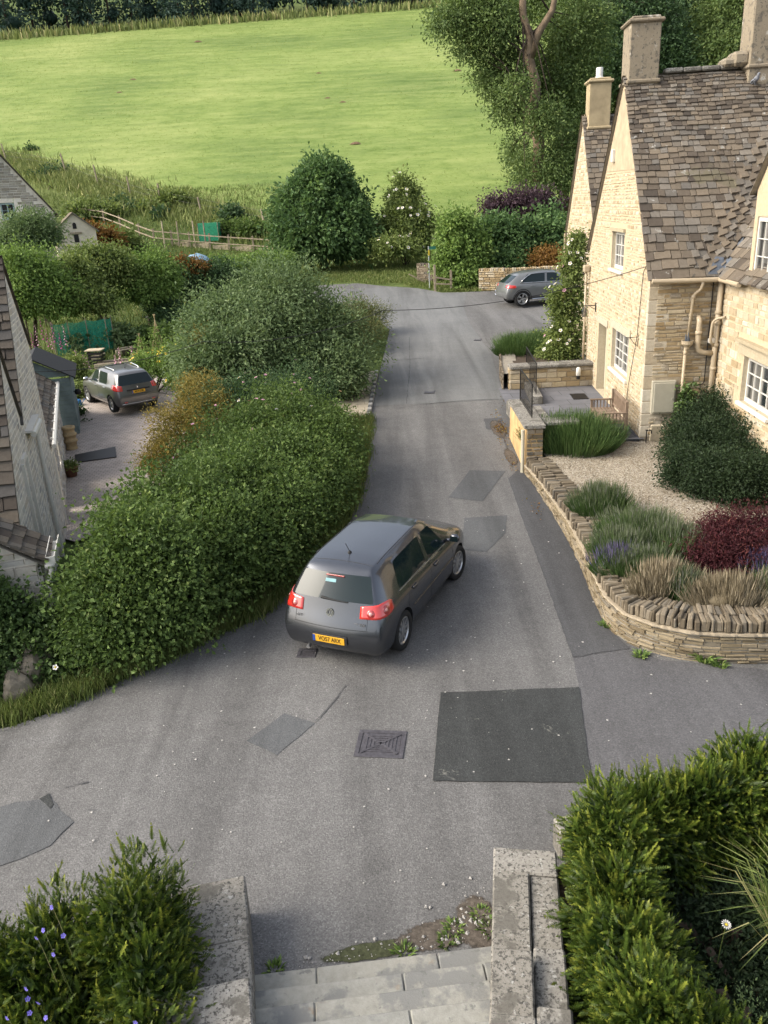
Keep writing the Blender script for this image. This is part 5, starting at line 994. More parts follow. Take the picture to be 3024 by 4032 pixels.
shrub('ivy', 'small ivy climbing the angle between downpipe and soil pipe', 'ivy', [(7.45, 18.55, 1.15, .32, .14, .35), (7.30, 18.62, 1.7, .13, .10, .40), (7.72, 18.4, .95, .3, .2, .35)], 'ivy', 90, 18, .07, .075, .85, stems=2, core=.6, lowz=.65)
sl_ = thing('stone_slab', 'thin pale stone slab leaning against the house corner', 'stone slab', (6.78, 18.86, .64), R(-4)); m_ = MB(); m_.box((0, 0, .22), (.34, .07, .44), bev=.02, rot=Matrix.Rotation(.18, 3, 'X')); m_.build('slab', M['ashlar'], sl_)
tp_ = thing('garden_tap', 'thin black standpipe at the foot of the house corner', 'tap', (6.5, 18.8, .64)); m_ = MB(); m_.tube([(0, 0, -.05), (0, 0, .3), (.12, .02, .3), (.13, .03, .22)], .014, 7); m_.box((0, 0, .32), (.06, .02, .02)); m_.build('pipe', M['black'], tp_)
# ---------------------------------------------------------------- patio, rendered wall, railings
M['slabs'] = None
def slab_mat(name, c, sx, sy, mort):
    t = NT(name); b = t.n('ShaderNodeTexBrick'); b.offset = .5; b.inputs['Scale'].default_value = 1.0; b.inputs['Brick Width'].default_value = sx; b.inputs['Row Height'].default_value = sy; b.inputs['Mortar Size'].default_value = .008
    b.inputs['Color1'].default_value = (*c, 1); b.inputs['Color2'].default_value = (*(k*1.25 for k in c), 1); b.inputs['Mortar'].default_value = (*mort, 1); t.l(t.co, b.inputs['Vector'])
    cc = t.mix(.4, b.outputs['Color'], t.ramp(t.noise(3, 5), [(.3, .55), (.7, 1.15)]), 'MULTIPLY'); t.col(cc); t.bump(b.outputs['Fac'], -.4, .006); return t.set(.85, 0, .3)
PZ = .70
flat('patio', [(3.6, 19.0), (6.5, 18.95), (6.93, 25.9), (3.9, 25.6), (3.75, 22.5)], slab_mat('paving_slabs', (.115, .115, .125), .75, .6, (.05, .05, .05)), lambda y: PZ)
rw = thing('rendered_wall', 'ochre rendered wall below the iron railings', 'wall', (3.4, 18.2, .2)); fr_ = lambda a, b, h: (a, b, h)
A1, A2 = np.array([3.41, 18.12]), np.array([3.47, 20.75]); T_ = unit(A2-A1); Nn = np.array([T_[1], -T_[0]]); m_ = MB()
def loc(u, d, z): q = A1+T_*u+Nn*d-np.array([3.4, 18.2]); return (q[0], q[1], z-.2)
L_ = np.linalg.norm(A2-A1); m_.add([loc(0, 0, .1), loc(L_, 0, .25), loc(L_, .42, .25), loc(0, .42, .1), loc(0, .03, 1.34), loc(L_, .03, 1.34), loc(L_, .40, 1.34), loc(0, .40, 1.34)], [(0, 1, 5, 4), (1, 2, 6, 5), (2, 3, 7, 6), (3, 0, 4, 7), (4, 5, 6, 7)], .4); m_.build('render', M['render_ochre'], rw); m_ = MB(); courses(m_, lambda u, w, d: tuple(np.array(loc(-d, u, w+.1))), .03, .42, 0, 1.24, lambda u, w: True, (.07, .14), (.14, .3), (.01, .04)); m_.build('end_stones', M['stone_grey'], rw)
m_ = MB(); m_.add([loc(-.05, -.03, 1.344), loc(L_+.05, -.03, 1.344), loc(L_+.05, .46, 1.344), loc(-.05, .46, 1.344), loc(-.05, -.03, 1.42), loc(L_+.05, -.03, 1.42), loc(L_+.05, .46, 1.42), loc(-.05, .46, 1.42)], [(0, 1, 2, 3), (4, 5, 6, 7), (0, 1, 5, 4), (1, 2, 6, 5), (2, 3, 7, 6), (3, 0, 4, 7)], .5); m_.build('coping', M['pier'], rw)
m_ = MB(); m_.tube([loc(.05, -.05, .2), loc(.05, -.05, 1.3)], .045, 8); m_.build('drainpipe', M['paint_cream'], rw)
def railing(label, P, Q, z0, h, n):
    t = thing('railing', label, 'railing', (P[0], P[1], z0), 0, 'black iron railings by the patio steps'); P = Vector((P[0], P[1], 0)); Q = Vector((Q[0], Q[1], 0)); d = Q-P; m = MB()
    m.tube([(0, 0, h), tuple(d+Vector((0, 0, h)))], .017, 6); m.tube([(0, 0, .08), tuple(d+Vector((0, 0, .08)))], .011, 6); m.build('rail', M['black'], t)
    for i in range(n+1): b = MB(); q = d*i/n; b.tube([(q.x, q.y, 0), (q.x, q.y, h)], .012 if i in (0, n) else .007, 6); b.build('baluster', M['black'], t)
railing('black iron railing standing on the rendered wall', (3.68, 18.75), (3.74, 20.7), 1.42, .82, 15)
k0 = atz(2111, 1552, .95); k1 = atz(2072, 1475, .95); railing('black iron railing on the low kerb inside the patio steps', k0, k1, .95, .9, 14)
ks = thing('kerb_wall', 'low stone kerb carrying the inner railing', 'kerb', (k0[0], k0[1], PZ)); m_ = MB(); d_ = np.array(k1)-np.array(k0); Ld = np.linalg.norm(d_[:2]); m_.box((d_[0]/2-.0, d_[1]/2, .12), (.34, Ld+.5, .25), rz=-math.atan2(d_[0], d_[1]), bev=.02); m_.build('kerb', M['pier'], ks)
st = thing('patio_steps', 'short stone steps from the lane down to the patio', 'steps', (3.75, 21.8, .5)); m_ = MB()
for i in range(3): m_.box((.1+.32*i, 0, .28-.10*i), (.34, 1.5, .4), bev=.015)
m_.build('tread', M['pier'], st)
pw = thing('stone_pier_wall', 'squat stone wall stub with a flat lichened cap beside the bench lavender', 'wall', (4.2, 18.75, .6)); fP = lambda u, w, d: (-.52+u, -.16-d, w)
m_ = MB(); m_.box((0, 0, .33), (1.0, .3, .66), m=1); courses(m_, fP, 0, 1.04, 0, .66, lambda u, w: True, (.07, .14), (.15, .4), (.01, .04)); courses(m_, lambda u, w, d: (-.5-d, .16-u, w), 0, .32, 0, .66, lambda u, w: True, (.07, .14), (.1, .2), (.01, .03)); m_.build('wall_face', [M['stone_grey'], M['mortar_grey']], pw)
m_ = MB(); m_.box((0, 0, .715), (1.2, .5, .1), bev=.025); m_.build('cap', M['pier'], pw)
b0, b1 = atz(2285, 1520, PZ), atz(2008, 1540, PZ); by = b0[1]
bw_ = thing('patio_wall', 'low stone wall with a slab coping closing the far side of the patio', 'wall', (4.2, by, PZ-.1)); WL = 6.85-4.2
m_ = MB(); m_.box((WL/2, .2, .38), (WL, .38, .76), m=1); courses(m_, lambda u, w, d: (u, -d, w), 0, WL, 0, .74, lambda u, w: True, (.09, .2), (.2, .5), (.01, .03)); courses(m_, lambda u, w, d: (-d, .4-u, w), 0, .4, 0, .74, lambda u, w: True, (.09, .2), (.15, .3), (.01, .03)); m_.build('wall_face', [M['stone_gold'], M['mortar']], bw_)
m_ = MB()
for i in range(4): m_.box((WL*(i+.5)/4, .2, .80), (WL/4-.01, .56, .1), bev=.02)
m_.build('coping', M['pier'], bw_)
wl_ = thing('wall_light', 'white bulkhead light with a black foot on the far patio wall', 'lamp', (6.35, by-.12, PZ+.25)); m_ = MB(); m_.lathe([(.02, 0), (.06, .01), (.06, .10), (.03, .11)], seg=12); m_.build('foot', M['black'], wl_); m_ = MB(); m_.lathe([(.05, .11), (.075, .13), (.075, .34), (.04, .38), (.01, .385)], seg=12); m_.build('shade', M['paint_white'], wl_, True)
rub = thing('retaining_wall', 'rough rubble retaining wall at the mouth of the parking area', 'wall', (4.1, 25.5, .7)); pts = np.array([(4.02, by+.1), (4.1, 26.2), (4.3, 27.6), (4.55, 29.2), (4.9, 30.3)]); rp, rt = along(pts, 60); rl = np.r_[0, np.cumsum(np.linalg.norm(np.diff(rp, axis=0), axis=1))]
def fB(u, w, d):
    x = np.interp(u, rl, rp[:, 0]); y = np.interp(u, rl, rp[:, 1]); return (x-4.1-d, y-25.5, hz(x, y)+w-.7)
m_ = MB(); V = []
for u in rl: V += [fB(u, -.1, 0), fB(u, .52, 0), fB(u, .52, -.5)]
m_.add(V, [(3*i+a, 3*i+3+a, 3*i+4+a, 3*i+1+a) for i in range(len(rl)-1) for a in (0, 1)], .4, 1); courses(m_, fB, 0, rl[-1], 0, .58, lambda u, w: True, (.07, .14), (.15, .4), (.02, .06)); m_.build('wall_face', [M['stone_grey'], M['mortar_grey']], rub)
bd = flat('planting_bed', [(4.5, by+.3), (6.9, by+.3), (6.95, 31.0), (5.2, 30.6), (4.85, 29.2), (4.6, 27.6)], M['soil'], lambda y: 1.30)
p = atz(2010, 1330, 1.5); lavender('round green lavender mound at the mouth of the parking area', 5.05, 28.6, 1.25, 1.0, 1.5, .62, 5200, .25, 'lav'); lavender('darker lavender tucked under the climbing rose', 6.0, 29.2, 1.25, 1.0, 1.3, .6, 3600, .2, 'lav')
shrub('climbing_rose', 'climbing white rose on the corner of the near cottage', 'rose', [(6.35, 27.0, 1.9, .55, .5, .8), (6.45, 27.2, 3.0, .5, .5, .9), (6.6, 27.3, 4.2, .38, .4, .75), (6.2, 26.8, 1.5, .6, .45, .5), (6.75, 27.4, 4.9, .25, .3, .4)], 'mid', 380, 24, .13, .085, .6, inner=.5, core=.6, stems=6, fl=[('white', 46, .075), ('pink', 6, .07)], lowz=1.28)
# bench
M['teak'] = plain('weathered_teak', (.23, .165, .115), .8, var=.3, scale=5)
be = thing('bench', 'weathered slatted wooden garden bench against the gable', 'bench', (5.85, 19.85, PZ), R(-90-3.92))
m_ = MB(); Lb = 1.5
def part(nm, boxes):
    m = MB()
    for c, s in boxes: m.box(c, s, bev=.006)
    m.build(nm, M['teak'], be)
for sx in (-1, 1):
    part('leg', [((sx*Lb/2, -.28, .33), (.06, .06, .66))]); part('leg', [((sx*Lb/2, .27, .46), (.06, .07, .92))])
    part('armrest', [((sx*Lb/2, -.02, .645), (.075, .62, .035))]+[((sx*Lb/2, -.22+.085*k, .53), (.03, .028, .2)) for k in range(6)]+[((sx*Lb/2, -.02, .40), (.035, .52, .05)), ((sx*Lb/2, -.02, .12), (.03, .52, .04))])
part('seat', [((0, -.27+.085*k, .43), (Lb-.06, .07, .025)) for k in range(7)]+[((0, -.285, .375), (Lb-.06, .025, .08))])
part('backrest', [((0, .285, .88), (Lb-.06, .04, .09)), ((0, .275, .52), (Lb-.06, .035, .05))]+[((-Lb/2+.1+k*.1, .28, .70), (.05, .018, .32)) for k in range(14)])
mt_ = thing('doormat', 'black doormat on the dark patio slabs', 'doormat', tuple(atz(2280, 1562, PZ)), R(-4)); m_ = MB(); m_.box((0, 0, .012), (.45, .7, .02), bev=.006); m_.build('mat', M['black'], mt_)
tr = thing('stone_trough', 'small pale stone trough filled with brown soil by the patio steps', 'planter', (4.35, 19.75, PZ)); m_ = MB()
for c, s in (((0, .2, .1), (.6, .05, .2)), ((0, -.2, .1), (.6, .05, .2)), ((.28, 0, .1), (.05, .35, .2)), ((-.28, 0, .1), (.05, .35, .2))): m_.box(c, s, bev=.01)
m_.build('trough', M['ashlar'], tr); m_ = MB(); m_.box((0, 0, .07), (.5, .35, .12)); m_.build('soil', M['soil'], tr)
# weeds and litter at the foot of walls
def weed(label, x, y, n=90, h=.14, sp=.12, mat='bright', group=None): return tuft('weed', label, 'weed', x, y, hz(x, y), n, h, sp, mat, .022, .07, .5, group)
for px, py, lab in ((2520, 2580, 'small green weed at the foot of the curved wall'), (2770, 2600, 'leafy weed cluster right of the small one under the curved wall'), (2830, 2618, 'low weed at the wall foot nearest the right edge'), (2385, 2462, 'brownish weed at the bend of the wall')):
    q = G(px, py); weed(lab, q[0], q[1]-.03, 160 if px == 2770 else 80, .18 if px == 2770 else .1, .18 if px == 2770 else .1)
n = 420; c = np.array([G(*p) for p in ((1975, 1690), (1990, 1740), (1965, 1640), (1990, 1590), (2110, 2000), (2020, 1835))]); k = RG.integers(0, len(c), n); k = np.where(RG.random(n) < .6, 0, k); P = c[k]+RG.normal(size=(n, 3))*np.array([.10, .28, 0]); P[:, 2] = H(P[:, 0], P[:, 1])+.015
o = leaves('leaf_litter', P, np.tile([0, 0, .2], (n, 1)), .05, .6, RG.random(n), LM['russet'], None, 0, .1, flat=1); tag(o, 'fallen orange brown leaves along the foot of the rendered wall', 'leaf litter', None, 'stuff')
n = 260; P = np.stack([RG.uniform(-5, 5, n), RG.uniform(5.2, 16, n), np.zeros(n)], 1); P[:, 2] = H(P[:, 0], P[:, 1])+.013; s_ = .010+.014*RG.random(n)[:, None]; a = unit(RG.normal(size=(n, 3)))*[1, 1, 0]; b = np.cross(a, [0, 0, 1.]); V = np.stack([P+a*s_, P+b*s_, P-a*s_, P-b*s_*.7, P+[0, 0, .006]], 1).reshape(-1, 3); i5 = np.arange(n)[:, None]*5
o = link('road_grit', np_mesh('road_grit', V, np.concatenate([i5+np.array([[x, y, 4]]) for x, y in ((0, 1), (1, 2), (2, 3), (3, 0))]), RG.random(n*5)), M['pale']); tag(o, 'scattered pale petals and grit on the tarmac', 'grit', None, 'stuff')
# ---------------------------------------------------------------- foreground steps and gate walls
S0 = atz(1005, 3835, .12); S1 = atz(1935, 3722, .12); sd_ = S1-S0; sw_d = np.linalg.norm(sd_[:2]); sa_ = math.atan2(sd_[1], sd_[0])
sp_ = thing('stone_steps', 'pale stone steps climbing from the lane between the gate walls', 'steps', tuple((S0+S1)/2*np.array([1, 1, 0])), sa_)
for i in range(9):
    z1 = .12+.155*i; y1 = -.285*i; x = -sw_d/2-.03; m_ = MB(); cuts = sorted([x, sw_d/2+.03]+([x+sw_d*(.27 if i % 2 == 0 else .62), x+sw_d*(.78 if i == 0 else .95)] if i % 2 == 0 or True else []))
    for a, b in zip(cuts[:-1], cuts[1:]):
        if b-a > .05: m_.box(((a+b)/2, y1-.21, z1-.25), (b-a-.006, .42, .5), bev=.012, r=random.random())
    m_.build('tread', M['step'], sp_)
def gatewall(label, o, rz, strips):
    t = thing('gate_wall', label, 'wall', (o[0], o[1], 0), rz)
    for (xa, xb, blocks) in strips:
        for ya, yb_, zt in blocks: m = MB(); m.box(((xa+xb)/2, (ya+yb_)/2, zt/2), (xb-xa, abs(ya-yb_)-.016, zt), bev=.016, r=random.random()); m.build('block', M['pier'], t)
    return t
gatewall('lichen speckled left gate wall of big square stone blocks', (-1.51, 5.93), R(11.2), [(-.78, 0, [(0, -.75, .50), (-.75, -1.36, .53), (-1.36, -2.1, .80), (-2.1, -2.9, 1.1)])])
gatewall('lichen speckled right gate wall of long narrow stone blocks', (.90, 6.12), R(-9.2), [(0, .60, [(0, -.33, .50)]), (0, .335, [(-.33, -1.34, .54), (-1.34, -2.1, .74), (-2.1, -2.9, 1.0)]), (.345, .60, [(-.33, -1.2, .50), (-1.2, -1.9, .62), (-1.9, -2.9, .85)])])
flat('yew_bed', [(1.35, 5.9), (2.2, 6.35), (4.6, 6.75), (6, 5), (6, 1.5), (1.2, 1.5)], M['soil'], lambda y: .32); flat('yew_bed', [(-2.1, 5.6), (-4.8, 5.0), (-4.8, 1.5), (-1.75, 1.5)], M['soil'], lambda y: .28)
rk = thing('bed_retaining_wall', 'stone edging of the right hand yew bed along the lane', 'wall', (3, 6.6, 0)); m_ = MB(); m_.box((.2, .1, .15), (3.2, .25, .4), rz=.12, bev=.02); m_.build('edging', M['pier'], rk)
n = 170; P = np.stack([RG.uniform(-1.0, .8, n), np.zeros(n), np.zeros(n)], 1); P[:, 1] = 5.40+.12*P[:, 0]/1.+np.abs(RG.normal(size=n))*.10; k = RG.random(n) < .45; P[k, 0] = .8-np.abs(RG.normal(size=k.sum()))*.25; P[k, 1] = 5.62+np.abs(RG.normal(size=k.sum()))*.25; P[:, 2] = .012
s_ = .006+.026*RG.random(n)[:, None]**3; a = unit(RG.normal(size=(n, 3)))*[1, 1, 0]; b = np.cross(a, [0, 0, 1.]); V = np.stack([P+a*s_, P+b*s_, P-a*s_, P-b*s_*.7, P+[0, 0, 1]*s_*.7], 1).reshape(-1, 3); i5 = np.arange(n)[:, None]*5
o = link('loose_stones', np_mesh('loose_stones', V, np.concatenate([i5+np.array([[x, y, 4]]) for x, y in ((0, 1), (1, 2), (2, 3), (3, 0))]), RG.random(n*5)), M['pale']); tag(o, 'loose pale stones where the steps meet the lane', 'stones', None, 'stuff')
def soft_patch(name, ring, c, mat, z):
    V = [(c[0], c[1], z)]; r = [1.0]; n = len(ring); F = []
    for k, w in ((.55, .75), (1.0, 0.0)):
        for x, y in ring: V.append((c[0]+(x-c[0])*k, c[1]+(y-c[1])*k, z)); r.append(w)
    F3 = [(0, 1+i, 1+(i+1) % n) for i in range(n)]; F4 = [(1+i, 1+n+i, 1+n+(i+1) % n, 1+(i+1) % n) for i in range(n)]
    o = link(name, np_mesh(name, V, [np.array(F3), np.array(F4)], r), mat); o['kind'] = 'structure'
def soft_mat(name, c):
    t = NT(name); t.col(t.ramp(t.noise(16, 5, .7), [(.3, tuple(x*.5 for x in c)), (.7, tuple(x*1.4 for x in c))])); t.bump(t.noise(30, 4), .6, .02); t.set(.95, 0, .1)
    mth = t.n('ShaderNodeMath', operation='MULTIPLY_ADD'); t.l(t.attr(), mth.inputs[0]); mth.inputs[1].default_value = .75; t.l(t.noise(9, 6, .75), mth.inputs[2])
    tr = t.n('ShaderNodeBsdfTransparent'); mx = t.n('ShaderNodeMixShader'); t.l(t.ramp(mth.outputs[0], [(.66, 0.0), (.80, 1.0)]), mx.inputs[0]); t.l(tr.outputs[0], mx.inputs[1]); t.l(t.b.outputs[0], mx.inputs[2]); t.l(mx.outputs[0], t.out.inputs[0]); return t.m
M['softdirt'] = soft_mat('lane_dirt', (.095, .08, .065)); M['softmoss'] = soft_mat('lane_moss', (.06, .065, .035))
soft_patch('dirt', [(.35+.55*math.cos(a), 5.58+.2*math.sin(a)+.09*math.cos(a)) for a in np.linspace(0, 6.28, 30)[:-1]], (.4, 5.58), M['softdirt'], .008)
soft_patch('dirt', [(.68+.24*math.cos(a), 5.68+.36*math.sin(a)) for a in np.linspace(0, 6.28, 30)[:-1]], (.65, 5.7), M['softdirt'], .011)
soft_patch('moss', [(-.3+.55*math.cos(a), 5.43+.11*math.sin(a)+.07*math.cos(a)) for a in np.linspace(0, 6.28, 30)[:-1]], (-.3, 5.43), M['softmoss'], .007)
for i, (px, py, rx, ry) in enumerate(((1960, 1690, .22, .9), (2010, 1800, .16, .7), (1420, 1850, .2, 1.6))):
    q = G(px, py); V0 = [(q[0]+rx*math.cos(a), q[1]+ry*math.sin(a)) for a in np.linspace(0, 6.28, 24)[:-1]]; z = max(hz(*p) for p in V0)
    o = soft_patch('dirt', V0, (q[0], q[1]), M['softdirt'], 0); o = [x for x in bpy.data.objects if x.name.startswith('dirt')][-1]
for o in [x for x in bpy.data.objects if x.name.startswith('dirt')]:
    for v in o.data.vertices:
        if v.co.z == 0: v.co.z = hz(v.co.x, v.co.y)+.016
for px, py, lab in ((1895, 3595, 'green weed against the right gate wall'), (1790, 3650, 'round leaved weed left of the gate wall weed'), (1925, 3655, 'dark weed at the foot of the right gate wall'), (1765, 3705, 'dark low weed at the edge of the top step'), (1080, 3815, 'tiny green weed at the left end of the lowest step'), (1590, 3745, 'flat moss tuft in the middle of the lowest step edge')):
    q = atz(px, py, .02); weed(lab, q[0], q[1], 60, .07, .07, 'hedge' if 'dark' in lab else 'bright')
# ---------------------------------------------------------------- cars (local x forward, y left, z up, origin on the ground mid wheelbase)
random.seed(41)
def paint(name, c, metal=.55, rough=.32):
    t = NT(name); n = t.noise(1.4, 4); t.col(t.ramp(n, [(.3, tuple(x*.9 for x in c)), (.7, tuple(x*1.1 for x in c))])); t.b.inputs['Roughness'].default_value = rough
    return t.set(rough, metal, .5, .7)
M['paint_grey'] = paint('dark_grey_paint', (.078, .083, .094), .8, .24); M['paint_silver'] = paint('warm_grey_paint', (.135, .131, .127)); M['paint_slate'] = paint('slate_grey_paint', (.145, .15, .15), .35)
M['carglass'] = plain('car_glass', (.012, .022, .024), .04, 0, .3, 0, var=.05); M['rubber'] = plain('tyre_rubber', (.018, .018, .018), .8, var=.2); M['trim'] = plain('black_trim', (.028, .028, .03), .6)
M['alloy'] = plain('alloy', (.62, .62, .62), .3, .8, .5); M['chrome'] = plain('chrome_trim', (.75, .75, .75), .18, .95, .5); M['redlight'] = plain('red_lens', (.62, .035, .025), .12, 0, .6, 1.0, var=.1, scale=30); M['redlight_dark'] = plain('dark_red_lens', (.34, .02, .018), .12, 0, .6, 1.0); M['clear'] = plain('clear_lens', (.72, .30, .27), .1, 0, .6, 1.0); M['plate'] = plain('plate_yellow', (.80, .43, .03), .5, var=.03); M['ink'] = plain('plate_ink', (.015, .015, .015), .6); M['blue'] = plain('plate_blue', (.03, .08, .35), .5); M['amber'] = plain('amber', (.8, .4, .06), .2)
FR = [1, .93, .47, 0, -.47, -.93, -1]
def car_body(st, glass_sta, glass_r, cap_bulge, nose_bulge, rwin=True, crown=.03, wind=(6, 7), wheels=(-1.29, 1.29), wr=.365, crease=None, win_rows=(5, 6)):
    """st: list of stations rear to front, each 8 rows of (x,y,z) from sill centre to roof edge.  Returns part meshes by material name"""
    bm = bmesh.new(); NS = len(st); L = [[None]*8 for _ in st]; Rr = [[None]*8 for _ in st]; T = [[None]*7 for _ in st]; Bt = [[None]*7 for _ in st]
    for i, s in enumerate(st):
        for j, (x, y, z) in enumerate(s): L[i][j] = bm.verts.new((x, y, z)); Rr[i][j] = bm.verts.new((x, -y, z))
        x, y, z = s[7]; T[i] = [L[i][7]]+[bm.verts.new((x, y*f, z+crown*(1-f*f))) for f in FR[1:-1]]+[Rr[i][7]]
        x, y, z = s[0]; Bt[i] = [L[i][0]]+[bm.verts.new((x, y*f, z)) for f in FR[1:-1]]+[Rr[i][0]]
    tags = bm.faces.layers.int.new('t')
    def face(vs, t): f = bm.faces.new(vs); f[tags] = t; return f
    for i in range(NS-1):
        for j in range(7):
            g = 0
            if j in range(*win_rows) and i in glass_sta: g = glass_sta[i]
            face([L[i][j], L[i+1][j], L[i+1][j+1], L[i][j+1]], g); face([Rr[i+1][j], Rr[i][j], Rr[i][j+1], Rr[i+1][j+1]], g)
        for k in range(6):
            t = 3 if (i == wind[0] and 0 < k < 5) else 0
            if glass_r and i == glass_r and 0 < k < 5: t = 2
            face([T[i][k], T[i+1][k], T[i+1][k+1], T[i][k+1]], t); face([Bt[i][k+1], Bt[i+1][k+1], Bt[i+1][k], Bt[i][k]], 4)
    for i, bul, sg in ((0, cap_bulge, -1), (NS-1, nose_bulge, 1)):
        rows = []
        for j in range(8):
            x, y, z = st[i][j]
            if j == 0: rows.append(Bt[i])
            elif j == 7: rows.append(T[i])
            else: rows.append([L[i][j]]+[bm.verts.new((x+sg*bul[j]*(1-f*f), y*f, z+(.02*(1-f*f) if j > 4 else 0))) for f in FR[1:-1]]+[Rr[i][j]])
        for j in range(7):
            for k in range(6):
                t = 2 if (sg < 0 and rwin and j == 5 and 0 < k < 5) else 0
                q = [rows[j][k], rows[j][k+1], rows[j+1][k+1], rows[j+1][k]]; face(q if sg < 0 else q[::-1], t)
    bmesh.ops.recalc_face_normals(bm, faces=bm.faces)
    cl = bm.edges.layers.float.new('crease_edge')
    for e in bm.edges:
        ts = {f[tags] for f in e.link_faces}
        if len(ts) > 1 and ts & {1, 2, 3}: e[cl] = 1.0
    if crease:
        for i in range(NS-1):
            for j, v in crease.items():
                for S in (L, Rr):
                    e = bm.edges.get((S[i][j], S[i+1][j]));
                    if e: e[cl] = max(e[cl], v)
    vl = bm.verts.layers.float.new('crease_vert')
    for v in bm.verts:
        for tg in (1, 2, 3):
            k = [f for f in v.link_faces if f[tags] == tg]
            if len(k) == 1 and len(v.link_faces) >= 4: v[vl] = .75
    for f in bm.faces: f.material_index = f[tags]; f.smooth = True
    me = bpy.data.meshes.new('cage'); bm.to_mesh(me); bm.free()
    for nm in ('paint', 'side_glass', 'rear_glass', 'windscreen', 'under', 'arch'): me.materials.append(bpy.data.materials.get('tmp_'+nm) or bpy.data.materials.new('tmp_'+nm))
    ob = bpy.data.objects.new('cage', me); COL.objects.link(ob); sb = ob.modifiers.new('s', 'SUBSURF'); sb.levels = 3; sb.render_levels = 3
    cut = MB()
    for wx in wheels:
        for sg in (-1, 1): cut.lathe([(wr, -.17), (wr, .25)], (wx, sg*.80, .33), 40, 'Y')
    co = cut.build('cut', [bpy.data.materials['tmp_'+n] for n in ('paint', 'side_glass', 'rear_glass', 'windscreen', 'under', 'arch')]); co.data.polygons.foreach_set('material_index', [5]*len(co.data.polygons))
    bo = ob.modifiers.new('b', 'BOOLEAN'); bo.object = co; bo.operation = 'DIFFERENCE'; bo.solver = 'EXACT'; bo.material_mode = 'TRANSFER'
    dg = bpy.context.evaluated_depsgraph_get(); dg.update(); out = bpy.data.meshes.new_from_object(ob.evaluated_get(dg)); bpy.data.objects.remove(ob); bpy.data.objects.remove(co); return out
def split_body(me, t, paintm):
    """one object per function: body, rear window, windscreen, side windows, underbody"""
    bm = bmesh.new(); bm.from_mesh(me); bm.faces.ensure_lookup_table(); bvh = BVHTree.FromBMesh(bm)
    names = [m.name for m in me.materials]
    grp = {}
    for f in bm.faces:
        k = names[f.material_index].replace('tmp_', '')
        if k == 'side_glass':
            k = ('side_window', f.calc_center_median().y > 0, 0)
        elif k in ('under', 'arch'): k = 'underbody'
        elif k == 'paint': k = 'body'
        elif k == 'rear_glass': k = 'rear_window'
        grp.setdefault(k, []).append(f)
    for k, fs in grp.items():
        # connected pieces of side glass become one window each
        sets = [fs]
        if isinstance(k, tuple):
            left = set(fs); sets = []
            while left:
                s0 = [left.pop()]; cur = list(s0)
                while s0:
                    f = s0.pop()
                    for e in f.edges:
                        for g in e.link_faces:
                            if g in left: left.discard(g); s0.append(g); cur.append(g)
                sets.append(cur)
        for s in sets:
            vm = {}; V = []; F = []
            for f in s:
                q = []
                for v in f.verts:
                    if v.index not in vm: vm[v.index] = len(V); V.append(tuple(v.co))
                    q.append(vm[v.index])
                F.append(q)
            nm = k if isinstance(k, str) else k[0]; m2 = bpy.data.meshes.new(nm); m2.from_pydata(V, [], F); m2.polygons.foreach_set('use_smooth', [True]*len(F)); m2.update()
            link(nm, m2, paintm if nm == 'body' else M['trim'] if nm == 'underbody' else M['carglass'], t)
    bm.free(); return bvh
def cast(bvh, o, d):
    h = bvh.ray_cast(Vector(o), Vector(d).normalized(), 6); return (h[0], h[1]) if h[0] is not None else (None, None)
def wrap_patch(name, bvh, grid, mat, parent, off=.006, thick=.012):
    """grid[i][j] = (origin, direction): rays thrown at the body; the patch follows the body just proud of it"""
    P = [[cast(bvh, *g) for g in r] for r in grid]
    m = MB(); V = []; n = len(grid); k = len(grid[0])
    for r in P:
        for p, nn in r:
            if p is None: return None
            if nn.dot(p-Vector((0, 0, .6))) < 0: nn = -nn
            V.append(p+nn*(off+thick*.3))
    F = [(i*k+j, i*k+j+1, (i+1)*k+j+1, (i+1)*k+j) for i in range(n-1) for j in range(k-1)]
    rim = [(0, j) for j in range(k)]+[(i, k-1) for i in range(1, n)]+[(n-1, j) for j in range(k-2, -1, -1)]+[(i, 0) for i in range(n-2, 0, -1)]
    base = len(V)
    for (i, j) in rim: p, nn = P[i][j]; nn = nn if nn.dot(p-Vector((0, 0, .6))) > 0 else -nn; V.append(p-nn*.004)
    for q in range(len(rim)): a, b = rim[q], rim[(q+1) % len(rim)]; F.append((a[0]*k+a[1], b[0]*k+b[1], base+(q+1) % len(rim), base+q))
    m.add(V, F); return m.build(name, mat, parent, True)
def gaps(t, *lines):
    for L in lines: m = MB(); line_on(m, L[0], L[1], L[2] if len(L) > 2 else .003); m.build('panel_gap', M['ink'], t)
def line_on(m, bvh, rays, r=.0035, off=.0002, m_i=0):
    P = []
    for o, d in rays:
        p, n = cast(bvh, o, d)
        if p is not None: P.append(p+(n if n.dot(p-Vector((0, 0, .6))) > 0 else -n)*off)
    if len(P) > 1: m.tube(P, r, 5, m_i)
